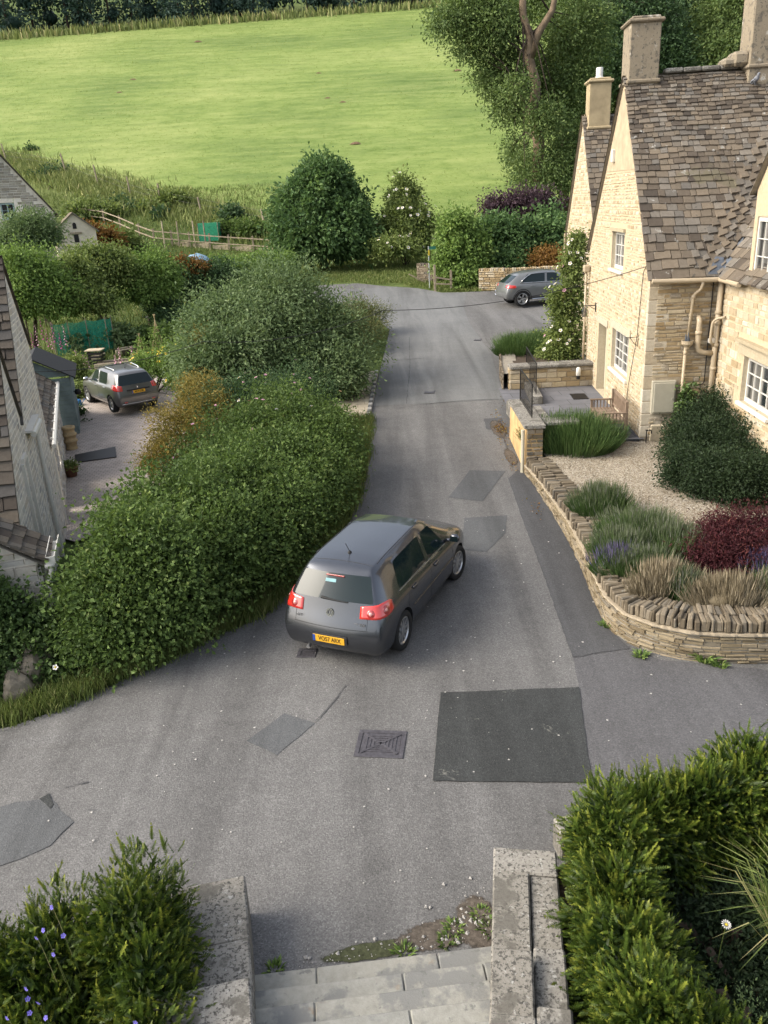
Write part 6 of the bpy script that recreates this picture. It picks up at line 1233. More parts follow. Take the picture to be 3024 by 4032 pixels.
def wheel(t, x, y, rad, rim, sp, side, steer=0.0, w=.21, dark=False, twin=False):
    m = MB(); h = w/2; m.lathe([(rim, -h*.9), (rim+.02, -h), (rad-.02, -h), (rad, -h*.75), (rad, h*.75), (rad-.02, h), (rim+.02, h), (rim, h*.9)], seg=36, axis='Y', cap=False); o = m.build('wheel', M['rubber'], t, True); o.location = (x, y, rad); o.rotation_euler = (0, 0, steer)
    r = MB(); s = side; r.lathe([(rim+.004, -h*.8), (rim+.004, h*.8*1), (rim-.02, h*.86), (rim-.035, h*.7), (rim-.05, -h*.6)], seg=36, axis='Y', cap=False) if s > 0 else r.lathe([(rim+.004, h*.8), (rim+.004, -h*.8), (rim-.02, -h*.86), (rim-.035, -h*.7), (rim-.05, h*.6)], seg=36, axis='Y', cap=False)
    yo = s*h*.62
    for k in range(sp):
        a = 2*math.pi*k/sp
        for da in ((-.13, .13) if twin else (0,)):
            c, q = math.cos(a+da*.6), math.sin(a+da*.6); c2, q2 = math.cos(a+da), math.sin(a+da); wv = .019 if twin else .026
            r.add([(c*.05-q*wv, yo, q*.05+c*wv), (c*.05+q*wv, yo, q*.05-c*wv), (c2*(rim-.02)+q2*wv*.8, yo+s*.012, q2*(rim-.02)-c2*wv*.8), (c2*(rim-.02)-q2*wv*.8, yo+s*.012, q2*(rim-.02)+c2*wv*.8)]+[(c*.05-q*wv, yo-s*.03, q*.05+c*wv), (c*.05+q*wv, yo-s*.03, q*.05-c*wv), (c2*(rim-.02)+q2*wv*.8, yo-s*.03, q2*(rim-.02)-c2*wv*.8), (c2*(rim-.02)-q2*wv*.8, yo-s*.03, q2*(rim-.02)+c2*wv*.8)], [(0, 1, 2, 3), (0, 1, 5, 4), (1, 2, 6, 5), (2, 3, 7, 6), (3, 0, 4, 7)])
    r.lathe([(.07, yo-.02), (.065, yo+s*.008), (.03, yo+s*.012)], seg=14, axis='Y'); r.build('rim', M['alloy'], o)
    d = MB(); d.lathe([(.14, yo-s*.07), (.14, yo-s*.05), (.03, yo-s*.05)], seg=20, axis='Y'); d.build('brake_disc', M['trim'], o); return o
def number_plate(t, body, c, rot, w=.52, h=.111):
    m = MB(); m.box((0, 0, 0), (w, .008, h), bev=.003); p = m.build('number_plate', M['plate'], t); p.location = c; p.rotation_euler = rot
    b = MB(); b.box((-w/2+.022, -.0055, 0), (.04, .003, h-.008)); b.build('blue_band', M['blue'], p); text_mesh(body, .098, p, 'lettering', M['ink'], (.018, -.006, 0), (R(90), 0, 0), .0008, .80); return p
def rear_rot(tilt): return (R(tilt), 0, R(-90))
# ----- the hatchback
g = thing('hatchback', 'dark grey five-door hatchback driving away up the lane', 'car', (-.03, 12.25, .02), R(90-24.6))
gst = [
 [(-1.95, .68, .20), (-2.00, .76, .27), (-2.03, .80, .47), (-2.01, .80, .60), (-1.93, .775, .82), (-1.87, .70, 1.01), (-1.66, .575, 1.345), (-1.60, .50, 1.425)],
 [(-1.78, .74, .18), (-1.80, .83, .26), (-1.83, .868, .48), (-1.82, .872, .64), (-1.76, .855, .84), (-1.70, .775, 1.01), (-1.50, .62, 1.36), (-1.44, .52, 1.445)],
 [(-1.3, .76, .18), (-1.3, .85, .25), (-1.3, .876, .48), (-1.3, .882, .66), (-1.36, .868, .86), (-1.46, .795, 1.01), (-1.30, .632, 1.372), (-1.25, .53, 1.46)],
 [(-1.0, .76, .18), (-1.0, .85, .25), (-1.0, .876, .48), (-1.0, .88, .66), (-1.1, .872, .86), (-1.27, .80, 1.0), (-1.14, .64, 1.378), (-1.1, .54, 1.468)],
 [(-.16, .76, .18), (-.16, .85, .25), (-.16, .872, .48), (-.16, .88, .66), (-.16, .872, .86), (-.16, .80, .965), (-.12, .64, 1.39), (-.12, .54, 1.485)],
 [(-.03, .76, .18), (-.03, .85, .25), (-.03, .872, .48), (-.03, .88, .66), (-.03, .872, .86), (-.03, .80, .96), (-.02, .64, 1.39), (-.02, .54, 1.485)],
 [(.75, .76, .18), (.75, .85, .25), (.75, .87, .48), (.75, .878, .66), (.75, .87, .84), (.72, .80, .935), (.40, .625, 1.36), (.36, .53, 1.455)],
 [(1.1, .76, .18), (1.1, .85, .25), (1.1, .87, .48), (1.1, .878, .66), (1.1, .87, .82), (1.02, .79, .93), (1.05, .72, .985), (1.18, .62, 1.0)],
 [(1.5, .76, .18), (1.5, .84, .25), (1.5, .866, .48), (1.5, .872, .64), (1.5, .855, .78), (1.5, .78, .86), (1.5, .69, .91), (1.5, .5, .935)],
 [(1.88, .68, .2), (1.92, .74, .27), (1.94, .77, .48), (1.93, .77, .6), (1.90, .74, .72), (1.86, .66, .78), (1.83, .56, .81), (1.80, .42, .835)]]
me = car_body(gst, {3: 1, 5: 1}, None, [0, .07, .10, .10, .09, .08, .08, 0], [0, .12, .14, .14, .13, .12, .1, 0], wheels=(-1.29, 1.29), wr=.355, crease={5: .35, 1: .3})
bv = split_body(me, g, M['paint_grey'])
wheel(g, -1.29, .765, .317, .222, 10, 1); wheel(g, -1.29, -.765, .317, .222, 10, -1); wheel(g, 1.29, .765, .317, .222, 10, 1, R(-7)); wheel(g, 1.29, -.765, .317, .222, 10, -1, R(-7))
def taillight(bvh, t, side, x0, z0, z1, a0, a1, nm, mat, ztaper=0.0, yo=.45, n=12, k=7, off=.006):
    """lens wrapped round the rear corner: angles from straight back (0) to straight out (90)"""
    grid = []
    for i in range(n):
        a = R(a0+(a1-a0)*i/(n-1)); f = i/(n-1); c = math.sin(math.pi*min(1, max(0, f*.86+.14)))**.35
        zc = (z0+z1)/2+ztaper*f; hh = (z1-z0)/2*(.55+.45*c); grid.append([((x0, side*yo, zc+hh*(2*j/(k-1)-1)), (-math.cos(a), side*math.sin(a), 0)) for j in range(k)])
    return wrap_patch(nm, bvh, grid, mat, t, off)
for s in (-1, 1):
    tl = taillight(bv, g, s, -1.5, .80, .99, 2, 78, 'taillight', M['redlight'], .03)
    for a, mt_, rr in ((22, 'clear', .030), (52, 'clear', .024), (22, 'redlight_dark', .062), (52, 'redlight_dark', .068)):
        p, n = cast(bv, (-1.5, s*.45, .885+.02*(a > 40)), (-math.cos(R(a)), s*math.sin(R(a)), 0))
        if p is not None:
            m_ = MB(); m_.lathe([(rr, .008), (rr*.9, .013 if rr > .05 else .018), (.002, .014 if rr > .05 else .02)], seg=18); o = m_.build('lamp_ring', M[mt_], tl, True); o.location = p; o.rotation_euler = n.to_track_quat('Z', 'Y').to_euler()
p, n = cast(bv, (-3, 0, .46), (1, 0, 0)); m_ = MB(); m_.box((0, 0, 0), (.012, .60, .15), bev=.004); o = m_.build('plate_recess', M['trim'], g); o.location = p+Vector((-.003, 0, 0)); number_plate(g, 'VO57 ARX', p+Vector((-.012, 0, 0)), (R(0), 0, R(-90)))
p, n = cast(bv, (-3, 0, .85), (1, 0, 0)); q = n.to_track_quat('Z', 'Y').to_euler()
bd_ = MB()
for k in range(32):
    a, b = 2*math.pi*k/32, 2*math.pi*(k+1)/32
    bd_.add([(.05*math.cos(a), .05*math.sin(a), .006), (.062*math.cos(a), .062*math.sin(a), .006), (.062*math.cos(b), .062*math.sin(b), .006), (.05*math.cos(b), .05*math.sin(b), .006), (.05*math.cos(a), .05*math.sin(a), .012), (.062*math.cos(a), .062*math.sin(a), .012), (.062*math.cos(b), .062*math.sin(b), .012), (.05*math.cos(b), .05*math.sin(b), .012)], [(4, 5, 6, 7), (1, 2, 6, 5), (0, 3, 7, 4)])
for (x0, y0, x1, y1) in ((-.022, .046, 0, .006), (0, .006, .022, .046), (-.042, .026, -.018, -.044), (-.018, -.044, 0, -.004), (0, -.004, .018, -.044), (.018, -.044, .042, .026)):
    L = math.hypot(x1-x0, y1-y0); bd_.box(((x0+x1)/2, (y0+y1)/2, .010), (L, .010, .006), rz=math.atan2(y1-y0, x1-x0))
o = bd_.build('badge', M['chrome'], g); o.location = p; o.rotation_euler = (R(90-12), 0, R(-90))
for txt, yy, zz in (('GOLF', .50, .735), ('GT TDI', -.47, .725)):
    p, n = cast(bv, (-3, yy, zz), (1, 0, 0)); text_mesh(txt, .058, g, 'badge_lettering', M['chrome'], p+Vector((-.006, 0, 0)), (R(90-8), 0, R(-90)), .002)
GL = [(bv, [((-3, yl, .66+.05*k), (1, 0, 0)) for k in range(4)]) for yl in (.585, -.585)]+[(bv, [((-3, .60-.1*k, .645), (1, 0, 0)) for k in range(13)], .004)]
for s in (-1, 1):
    for xs_ in ([(-.10, z) for z in np.linspace(.30, .95, 12)], [(.86+.02*k, .93-.055*k) for k in range(11)], [(-.94-.04*k if k < 5 else -1.08, .95-.06*k) for k in range(6)]): GL.append((bv, [((x, s*2, z), (0, -s, 0)) for x, z in xs_]))
    GL.append((bv, [((x, s*2, .30), (0, -s, 0)) for x in np.linspace(-.85, .85, 12)]))
gaps(g, *GL)
m_ = MB()
for s in (-1, 1): line_on(m_, bv, [((x, s*2, .575), (0, -s, 0)) for x in np.linspace(-.9, .95, 18)], .010, .004)
m_.build('rub_strip', M['paint_grey'], g)
m_ = MB()
for s in (-1, 1): line_on(m_, bv, [((x, s*2, np.interp(x, [-1.3, -.1, .72], [.985, .95, .92])), (0, -s, 0)) for x in np.linspace(-1.3, .72, 18)], .009, .004)
m_.build('belt_trim', M['chrome'], g)
for s in (-1, 1):
    for x, z in ((-.80, .86), (.14, .83)):
        p, n = cast(bv, (x, s*2, z), (0, -s, 0)); m_ = MB(); m_.box((0, 0, 0), (.19, .03, .034), bev=.01); o = m_.build('door_handle', M['paint_grey'], g); o.location = p+Vector((0, s*.016, 0)); m_ = MB(); m_.box((0, 0, -.028), (.13, .012, .03), bev=.004); m_.build('handle_recess', M['ink'], o)
    m_ = MB(); m_.tube([(.80, s*.80, .95), (.80, s*.90, .97)], .03, 8); m_.box((.80, s*.97, 1.01), (.10, .17, .14), bev=.04); mo = m_.build('wing_mirror', M['paint_grey'], g, True); m_ = MB(); m_.box((.748, s*.97, 1.01), (.006, .13, .10), bev=.002); m_.build('mirror_glass', M['carglass'], mo)
p, n = cast(bv, (-1.25, 0, 3), (0, 0, -1)); m_ = MB(); m_.lathe([(.035, 0), (.028, .02), (.012, .035)], (-1.25, 0, p.z-.004), 10); m_.tube([(-1.25, 0, p.z+.02), (-1.37, 0, p.z+.20)], .005, 5); m_.build('aerial', M['ink'], g)
p, n = cast(bv, (-3, .12, 1.035), (1, 0, 0)); m_ = MB(); P = []
for k in range(8):
    q, n = cast(bv, (-3, .16-.062*k, 1.045-.004*k), (1, 0, 0)); P.append(q+Vector((-.014, 0, .004)))
m_.tube(P, [.022, .02, .016, .014, .012, .011, .010, .008], 6); m_.build('rear_wiper', M['ink'], g)
p, n = cast(bv, (-3, 0, 1.335), (1, 0, 0)); m_ = MB(); m_.box((0, 0, 0), (.02, .30, .022), bev=.004); o = m_.build('brake_light', M['redlight_dark'], g); o.location = p+Vector((-.004, 0, .0))
m_ = MB(); P = []
q, n = cast(bv, (-3, .06, 1.27), (1, 0, 0)); m_.box((0, 0, 0), (.004, .17, .05)); o = m_.build('window_sticker', plain('sticker', (.22, .42, .45), .4), g); o.location = q+Vector((-.004, 0, 0)); o.rotation_euler = (0, R(30), 0)
m_ = MB(); line_on(m_, bv, [((-1.5+.0*k, y, 3), (0, 0, -1)) for k, y in enumerate(np.linspace(-.5, .5, 11))], .004); line_on(m_, bv, [((x, -.52, 3), (0, 0, -1)) for x in np.linspace(-1.4, .3, 14)], .006); line_on(m_, bv, [((x, .52, 3), (0, 0, -1)) for x in np.linspace(-1.4, .3, 14)], .006); m_.build('roof_seam', M['trim'], g)
m_ = MB(); m_.tube([(-1.85, .42, .22), (-2.02, .42, .20)], .03, 10); m_.build('exhaust', M['alloy'], g)
# ----- the crossover on the driveway
c = thing('crossover', 'warm grey crossover with silver roof rails parked on the block driveway', 'car', (-10.27, 31.65, hz(-10.27, 31.65)+.05), R(90+38.1))
cst = [
 [(-1.90, .66, .28), (-1.97, .76, .36), (-2.00, .80, .55), (-1.97, .80, .72), (-1.90, .78, .92), (-1.86, .72, 1.05), (-1.66, .60, 1.40), (-1.62, .50, 1.47)],
 [(-1.75, .74, .24), (-1.76, .83, .34), (-1.78, .865, .55), (-1.77, .87, .74), (-1.72, .85, .94), (-1.68, .79, 1.06), (-1.50, .64, 1.42), (-1.45, .53, 1.50)],
 [(-1.27, .76, .24), (-1.27, .85, .33), (-1.27, .872, .56), (-1.27, .878, .76), (-1.27, .865, .95), (-1.25, .80, 1.06), (-1.16, .655, 1.44), (-1.12, .545, 1.52)],
 [(-.98, .76, .24), (-.98, .85, .33), (-.98, .87, .56), (-.98, .876, .76), (-.98, .865, .95), (-.98, .80, 1.05), (-.92, .66, 1.45), (-.9, .55, 1.53)],
 [(-.18, .76, .24), (-.18, .85, .33), (-.18, .868, .56), (-.18, .876, .76), (-.18, .865, .94), (-.18, .80, 1.03), (-.14, .66, 1.46), (-.14, .55, 1.54)],
 [(-.06, .76, .24), (-.06, .85, .33), (-.06, .868, .56), (-.06, .876, .76), (-.06, .865, .94), (-.06, .80, 1.03), (-.04, .66, 1.46), (-.04, .55, 1.54)],
 [(.70, .76, .24), (.70, .85, .33), (.70, .868, .56), (.70, .874, .76), (.70, .865, .92), (.66, .80, 1.01), (.42, .64, 1.43), (.40, .54, 1.50)],
 [(1.05, .76, .24), (1.05, .85, .33), (1.05, .866, .56), (1.05, .872, .74), (1.05, .86, .9), (1.0, .79, 1.0), (1.05, .73, 1.04), (1.15, .62, 1.06)],
 [(1.5, .76, .24), (1.5, .84, .33), (1.5, .86, .56), (1.5, .866, .72), (1.5, .85, .86), (1.5, .78, .93), (1.5, .69, .98), (1.5, .5, 1.0)],
 [(1.86, .66, .26), (1.90, .74, .33), (1.93, .77, .52), (1.93, .77, .66), (1.90, .74, .80), (1.86, .66, .86), (1.83, .56, .89), (1.80, .42, .91)]]
me = car_body(cst, {3: 1, 5: 1}, None, [0, .05, .07, .07, .06, .06, .06, 0], [0, .12, .14, .14, .12, .1, .08, 0], wheels=(-1.27, 1.27), wr=.375, crease={5: .35})
bv = split_body(me, c, M['paint_silver'])
for x in (-1.27, 1.27):
    for s in (-1, 1): wheel(c, x, s*.765, .33, .215, 5, s, twin=True)
for s in (-1, 1):
    tl = taillight(bv, c, s, -1.4, .86, 1.06, 14, 74, 'taillight', M['redlight'], .05)
    for a in (25, 40, 55):
        p, n = cast(bv, (-1.4, s*.45, .96), (-math.cos(R(a)), s*math.sin(R(a)), 0)); m_ = MB(); m_.box((0, 0, .008), (.02, .13, .012), bev=.003); o = m_.build('lamp_bar', M['redlight_dark'], tl); o.location = p; o.rotation_euler = n.to_track_quat('Z', 'Y').to_euler()
    m_ = MB(); p0, _ = cast(bv, (.42, s*.50, 3), (0, 0, -1)); p1, _ = cast(bv, (-1.2, s*.49, 3), (0, 0, -1)); pm, _ = cast(bv, (-.4, s*.52, 3), (0, 0, -1)); m_.tube([p0, p0+Vector((-.12, 0, .05)), pm+Vector((0, 0, .065)), p1+Vector((.15, 0, .05)), p1], [.012, .022, .022, .022, .012], 8); m_.build('roof_rail', M['chrome'], c, True)
    for x, z in ((-.82, .93), (.1, .91)):
        p, n = cast(bv, (x, s*2, z), (0, -s, 0)); m_ = MB(); m_.box((0, 0, 0), (.2, .03, .034), bev=.01); o = m_.build('door_handle', M['chrome'], c); o.location = p+Vector((0, s*.014, 0))
    m_ = MB(); m_.tube([(.72, s*.80, 1.02), (.72, s*.90, 1.04)], .03, 8); m_.box((.72, s*.98, 1.08), (.11, .19, .15), bev=.04); mo = m_.build('wing_mirror', M['chrome'], c, True)
    m_ = MB(); line_on(m_, bv, [((x, s*2, np.interp(x, [-1.0, .7], [1.045, 1.005])), (0, -s, 0)) for x in np.linspace(-1.0, .72, 16)], .009, .002); m_.build('belt_trim', M['chrome'], c)
p, n = cast(bv, (-3, 0, .80), (1, 0, 0)); number_plate(c, 'AE14 DSM', p+Vector((-.014, 0, 0)), (R(-6), 0, R(-90))); m_ = MB(); m_.box((0, 0, 0), (.02, .9, .05), bev=.006); o = m_.build('plate_shelf', M['trim'], c); o.location = p+Vector((-.01, 0, .085))
p, n = cast(bv, (-3, 0, .95), (1, 0, 0)); m_ = MB(); m_.box((0, 0, 0), (.012, .05, .07), bev=.005); o = m_.build('badge', M['chrome'], c); o.location = p+Vector((-.006, 0, 0))
gr = [[((-1.2, y, z), (-1, y*.55, 0)) for z in np.linspace(.34, .58, 5)] for y in np.linspace(-.78, .78, 17)]
wrap_patch('bumper_trim', bv, gr, M['trim'], c, .006)
gr = [[((-1.2, y, z), (-1, y*.55, 0)) for z in (.37, .395)] for y in np.linspace(-.5, .5, 9)]; wrap_patch('skid_strip', bv, gr, M['alloy'], c, .02)
for s in (-1, 1):
    q, n = cast(bv, (-3, s*.55, .45), (1, 0, 0)); m_ = MB(); m_.box((0, 0, 0), (.02, .13, .06), bev=.01); o = m_.build('reflector', M['redlight_dark'], c); o.location = q+Vector((-.02, 0, 0))
p, n = cast(bv, (-1.0, 0, 3), (0, 0, -1)); m_ = MB(); m_.lathe([(.03, 0), (.022, .02), (.01, .03)], (-1.0, 0, p.z-.004), 10); m_.tube([(-1.0, 0, p.z+.02), (-1.1, 0, p.z+.16)], .005, 5); m_.build('aerial', M['ink'], c)
GL = [(bv, [((-3, .62-.1*k, .70), (1, 0, 0)) for k in range(13)])]
for s in (-1, 1):
    for xx in (-.12, .85): GL.append((bv, [((xx, s*2, z), (0, -s, 0)) for z in np.linspace(.38, 1.0, 12)]))
    GL.append((bv, [((x, s*2, .40), (0, -s, 0)) for x in np.linspace(-.85, .85, 12)], .010))
gaps(c, *GL)
# ----- the coupe SUV in the parking area
a = thing('coupe_suv', 'grey coupe-backed SUV parked nose-in behind the climbing rose', 'car', (8.25, 40.0, hz(8.25, 40.0)+.02), R(90-80))
ast = [
 [(-2.02, .72, .34), (-2.10, .80, .42), (-2.12, .82, .60), (-2.08, .82, .78), (-2.02, .80, .95), (-1.98, .72, 1.06), (-1.52, .62, 1.38), (-1.42, .52, 1.44)],
 [(-1.85, .76, .30), (-1.88, .86, .40), (-1.90, .90, .60), (-1.88, .905, .80), (-1.82, .885, .98), (-1.76, .80, 1.08), (-1.36, .65, 1.39), (-1.28, .55, 1.47)],
 [(-1.34, .80, .28), (-1.34, .89, .38), (-1.34, .915, .60), (-1.34, .925, .80), (-1.34, .905, .98), (-1.45, .82, 1.07), (-1.05, .67, 1.43), (-1.0, .56, 1.52)],
 [(-1.15, .80, .28), (-1.15, .89, .38), (-1.15, .91, .60), (-1.15, .92, .80), (-1.15, .905, .98), (-1.22, .82, 1.065), (-.85, .68, 1.45), (-.8, .57, 1.54)],
 [(-.22, .80, .28), (-.22, .88, .38), (-.22, .90, .60), (-.22, .912, .80), (-.22, .90, .97), (-.22, .82, 1.05), (-.18, .69, 1.47), (-.18, .58, 1.57)],
 [(-.10, .80, .28), (-.10, .88, .38), (-.10, .90, .60), (-.10, .912, .80), (-.10, .90, .97), (-.10, .82, 1.05), (-.08, .69, 1.47), (-.08, .58, 1.57)],
 [(.72, .80, .28), (.72, .88, .38), (.72, .90, .60), (.72, .91, .80), (.72, .90, .96), (.68, .82, 1.03), (.40, .67, 1.44), (.38, .57, 1.53)],
 [(1.1, .80, .28), (1.1, .88, .38), (1.1, .90, .60), (1.1, .91, .78), (1.1, .89, .94), (1.05, .81, 1.02), (1.1, .75, 1.06), (1.2, .64, 1.08)],
 [(1.6, .80, .28), (1.6, .88, .38), (1.6, .90, .60), (1.6, .905, .76), (1.6, .88, .92), (1.6, .80, .98), (1.6, .70, 1.02), (1.6, .5, 1.04)],
 [(2.08, .70, .30), (2.12, .78, .38), (2.15, .80, .58), (2.15, .80, .72), (2.12, .77, .86), (2.08, .68, .92), (2.04, .58, .95), (2.0, .44, .97)]]
me = car_body(ast, {2: 1, 3: 1, 5: 1}, None, [0, .05, .07, .07, .06, .06, .06, 0], [0, .12, .14, .14, .12, .1, .08, 0], wheels=(-1.34, 1.34), wr=.405, crease={5: .35})
bv = split_body(me, a, M['paint_slate'])
for x in (-1.34, 1.34):
    for s in (-1, 1): wheel(a, x, s*.80, .36, .26, 5, s, w=.235, twin=True)
for s in (-1, 1):
    taillight(bv, a, s, -1.5, .88, 1.02, 10, 72, 'taillight', M['redlight'], -.03)
    m_ = MB(); line_on(m_, bv, [((x, s*2, z), (0, -s, 0)) for x, z in [(.74, 1.04), (.3, 1.055), (-.2, 1.065), (-.8, 1.07), (-1.25, 1.075), (-1.42, 1.09), (-1.30, 1.20), (-1.08, 1.35), (-.85, 1.45), (-.5, 1.475), (-.1, 1.485), (.25, 1.47), (.45, 1.42)]], .024, .012); m_.build('window_trim', M['chrome'], a, True)
    m_ = MB(); line_on(m_, bv, [((-1.34+.44*math.cos(w), s*2, .36+.44*math.sin(w)), (0, -s, 0)) for w in np.linspace(-.2, 3.35, 20)], .02, .002); line_on(m_, bv, [((x, s*2, .40), (0, -s, 0)) for x in np.linspace(-.9, .9, 10)], .035, .0); m_.build('arch_cladding', M['trim'], a, True)
    m_ = MB(); line_on(m_, bv, [((x, s*2, .345), (0, -s, 0)) for x in np.linspace(-.85, .9, 12)], .026, .03); m_.build('sill_strip', M['chrome'], a)
    m_ = MB(); q, n = cast(bv, (-1.4, s*.4, .55), (-.95, s*.55, 0)); m_.tube([q+Vector((-.01, -s*.1, .06)), q+Vector((-.01, s*.03, .09)), q+Vector((0, s*.06, -.05)), q+Vector((-.01, -s*.1, -.12))], .032, 6); m_.build('bumper_corner_trim', M['chrome'], a)
    for x, z in ((-.85, .92), (.12, .91)):
        p, n = cast(bv, (x, s*2, z), (0, -s, 0)); m_ = MB(); m_.box((0, 0, 0), (.2, .03, .034), bev=.01); o = m_.build('door_handle', M['paint_slate'], a); o.location = p+Vector((0, s*.014, 0))
    m_ = MB(); m_.tube([(.76, s*.82, 1.02), (.76, s*.92, 1.05)], .03, 8); m_.box((.76, s*1.0, 1.1), (.12, .2, .15), bev=.04); m_.build('wing_mirror', M['paint_slate'], a, True)
gaps(a, *[(bv, [((xx, s*2, z), (0, -s, 0)) for z in np.linspace(.42, 1.02, 12)]) for s in (-1, 1) for xx in (-.15, .85)])
# ---------------------------------------------------------------- driveway, shed, garden things, far cottage, fences, sign, cables
random.seed(51)
M['blockpave'] = slab_mat('block_paving', (.33, .285, .25), .21, .105, (.15, .13, .12))
M['apron'] = slab_mat('apron_paving', (.36, .31, .23), .42, .3, (.2, .17, .12))
def gpoly(name, px, mat, dz, kind='structure'):
    o = quad_patch(name, px, mat, dz, kind=kind); return o
gpoly('driveway', [(150, 2080), (250, 1750), (335, 1500), (520, 1460), (700, 1500), (900, 1560), (900, 1700), (760, 1850), (600, 2000), (300, 2140)], M['blockpave'], .05)
gpoly('driveway_apron', [(1380, 1660), (1448, 1655), (1484, 1465), (1425, 1470), (1250, 1560)], M['apron'], .05)
P0_, P1_ = G(1450, 1655), G(1483, 1468); n = 22
for i in range(n):
    q = P0_+(P1_-P0_)*(i+.5)/n; t = tag(None or MB().build('x', M['pier']), None, None) if False else None
ks_ = thing('kerb', 'line of pale and dark stone setts edging the driveway mouth', 'kerb', tuple(P0_)); d_ = P1_-P0_; Lk = np.linalg.norm(d_[:2]); ang = math.atan2(d_[1], d_[0]); m_ = MB()
for i in range(n): q = d_*(i+.5)/n; m_.box((q[0], q[1], hz(q[0]+P0_[0], q[1]+P0_[1])-P0_[2]+.05), (Lk/n-.02, .13, .12), rz=ang, bev=.015, r=(i % 2)*.7+random.random()*.3)
m_.build('setts', stone_mat('setts', [(.12, .12, .12), (.3, .3, .3), (.55, .54, .5)]), ks_)
mat_px = [(296, 1800), (455, 1768), (460, 1808), (300, 1830)]; P = [G(*p)+np.array([0, 0, .065]) for p in mat_px]; dm = thing('doormat', 'long black mat lying across the block driveway', 'doormat', tuple(sum(P)/4)); m_ = MB(); c_ = sum(P)/4; m_.add([tuple(p-c_) for p in P]+[tuple(p-c_+np.array([0, 0, .02])) for p in P], [(4, 5, 6, 7), (0, 1, 5, 4), (1, 2, 6, 5), (2, 3, 7, 6), (3, 0, 4, 7)]); m_.build('mat', M['black'], dm)
M['terracotta_buff'] = plain('buff_clay', (.48, .36, .20), .85, var=.2, scale=8); M['terracotta'] = plain('terracotta', (.24, .12, .075), .85, var=.2)
q = G(285, 1772); cp = thing('chimney_pot_planter', 'buff clay chimney pot with rings standing on the driveway', 'chimney pot', tuple(q)); m_ = MB(); m_.lathe([(.17, 0), (.20, .05), (.18, .1), (.19, .28), (.235, .30), (.235, .36), (.19, .38), (.20, .50), (.24, .52), (.24, .58), (.19, .60), (.19, .72), (.22, .75), (.22, .82), (.16, .84), (.13, .80)], seg=20); m_.build('pot', M['terracotta_buff'], cp, True)
q = G(283, 1850); mc = thing('bottle_crate', 'pale crate of white milk bottles beside the mat on the driveway', 'crate', tuple(q)); m_ = MB()
for c, s in (((0, .13, .12), (.36, .02, .24)), ((0, -.13, .12), (.36, .02, .24)), ((.17, 0, .12), (.02, .24, .24)), ((-.17, 0, .12), (.02, .24, .24)), ((0, 0, .01), (.32, .24, .02))): m_.box(c, s)
m_.build('crate', M['cabinet'], mc)
for i in range(4):
    b = thing('milk_bottle', 'white milk bottle standing in the pale crate', 'bottle', tuple(q+np.array([-.1+.065*i, .03*(i % 2), .025])), 0, 'white milk bottles in the crate'); m_ = MB(); m_.lathe([(.036, 0), (.038, .02), (.038, .17), (.018, .24), (.02, .27)], seg=12); m_.build('bottle', M['paint_white'], b, True)
q = G(285, 1880); fp = thing('flowerpot', 'brown terracotta flowerpot with a low green plant', 'flowerpot', tuple(q)); m_ = MB(); m_.lathe([(.14, 0), (.20, .30), (.22, .30), (.22, .36), (.19, .36), (.18, .31)], seg=18); m_.build('pot', M['terracotta'], fp, True); P, D, r = clumped([(0, 0, .38, .24, .24, .12)], 30, 14, .05); leaves('plant', P, D, .08, .5, r, LM['mid'], fp)['kind'] = 'stuff'
q = G(312, 1600); bp = thing('watering_can', 'small blue watering can by the shed', 'watering can', tuple(q)); m_ = MB(); m_.lathe([(.12, 0), (.12, .24), (.08, .28)], seg=14); m_.tube([(.1, 0, .08), (.28, 0, .3)], .02, 6); m_.tube([(-.1, 0, .06), (-.2, 0, .2), (-.05, 0, .34), (.05, 0, .29)], .012, 6); m_.build('can', plain('blue_plastic', (.05, .2, .45), .4), bp, True)
# shed with a black felt roof
sh = thing('garden_shed', 'blue grey boarded shed with a black felt roof beside the parked crossover', 'shed', (-12.2, 28.9, hz(-12.2, 28.9)), R(18)); M['felt'] = plain('roof_felt', (.022, .023, .026), .85, var=.2); M['boards'] = plain('blue_boards', (.17, .22, .22), .8, var=.2, scale=3)
m_ = MB()
for k in range(13):
    z = .1+k*.155; m_.box((0, -1.3, z), (2.2, .03, .15), bev=.006); m_.box((1.1, 0, z), (.03, 2.56, .15), bev=.006); m_.box((-1.1, 0, z), (.03, 2.56, .15), bev=.006)
for y_ in (-1.3,): m_.prism([(-1.1, 2.1), (1.1, 2.1), (0, 2.7)], y_-.01, y_+.02, lambda a, b, h: (a, h, b))
m_.build('wall', M['boards'], sh); m_ = MB()
for s in (-1, 1): m_.add([(0, -1.5, 2.78), (0, 1.5, 2.78), (s*1.3, 1.5, 2.02), (s*1.3, -1.5, 2.02), (0, -1.5, 2.83), (0, 1.5, 2.83), (s*1.32, 1.5, 2.06), (s*1.32, -1.5, 2.06)], [(0, 1, 2, 3), (4, 5, 6, 7), (0, 3, 7, 4), (2, 3, 7, 6), (1, 2, 6, 5)])
m_.build('roof', M['felt'], sh); m_ = MB(); m_.tube([(1.12, -.6, 1.4), (1.25, -.6, 1.4)], .015, 6); m_.lathe([(.04, 0), (.11, .02), (.12, .12), (.08, .2)], (1.27, -.6, 1.28), 10); m_.build('lamp', M['black'], sh)
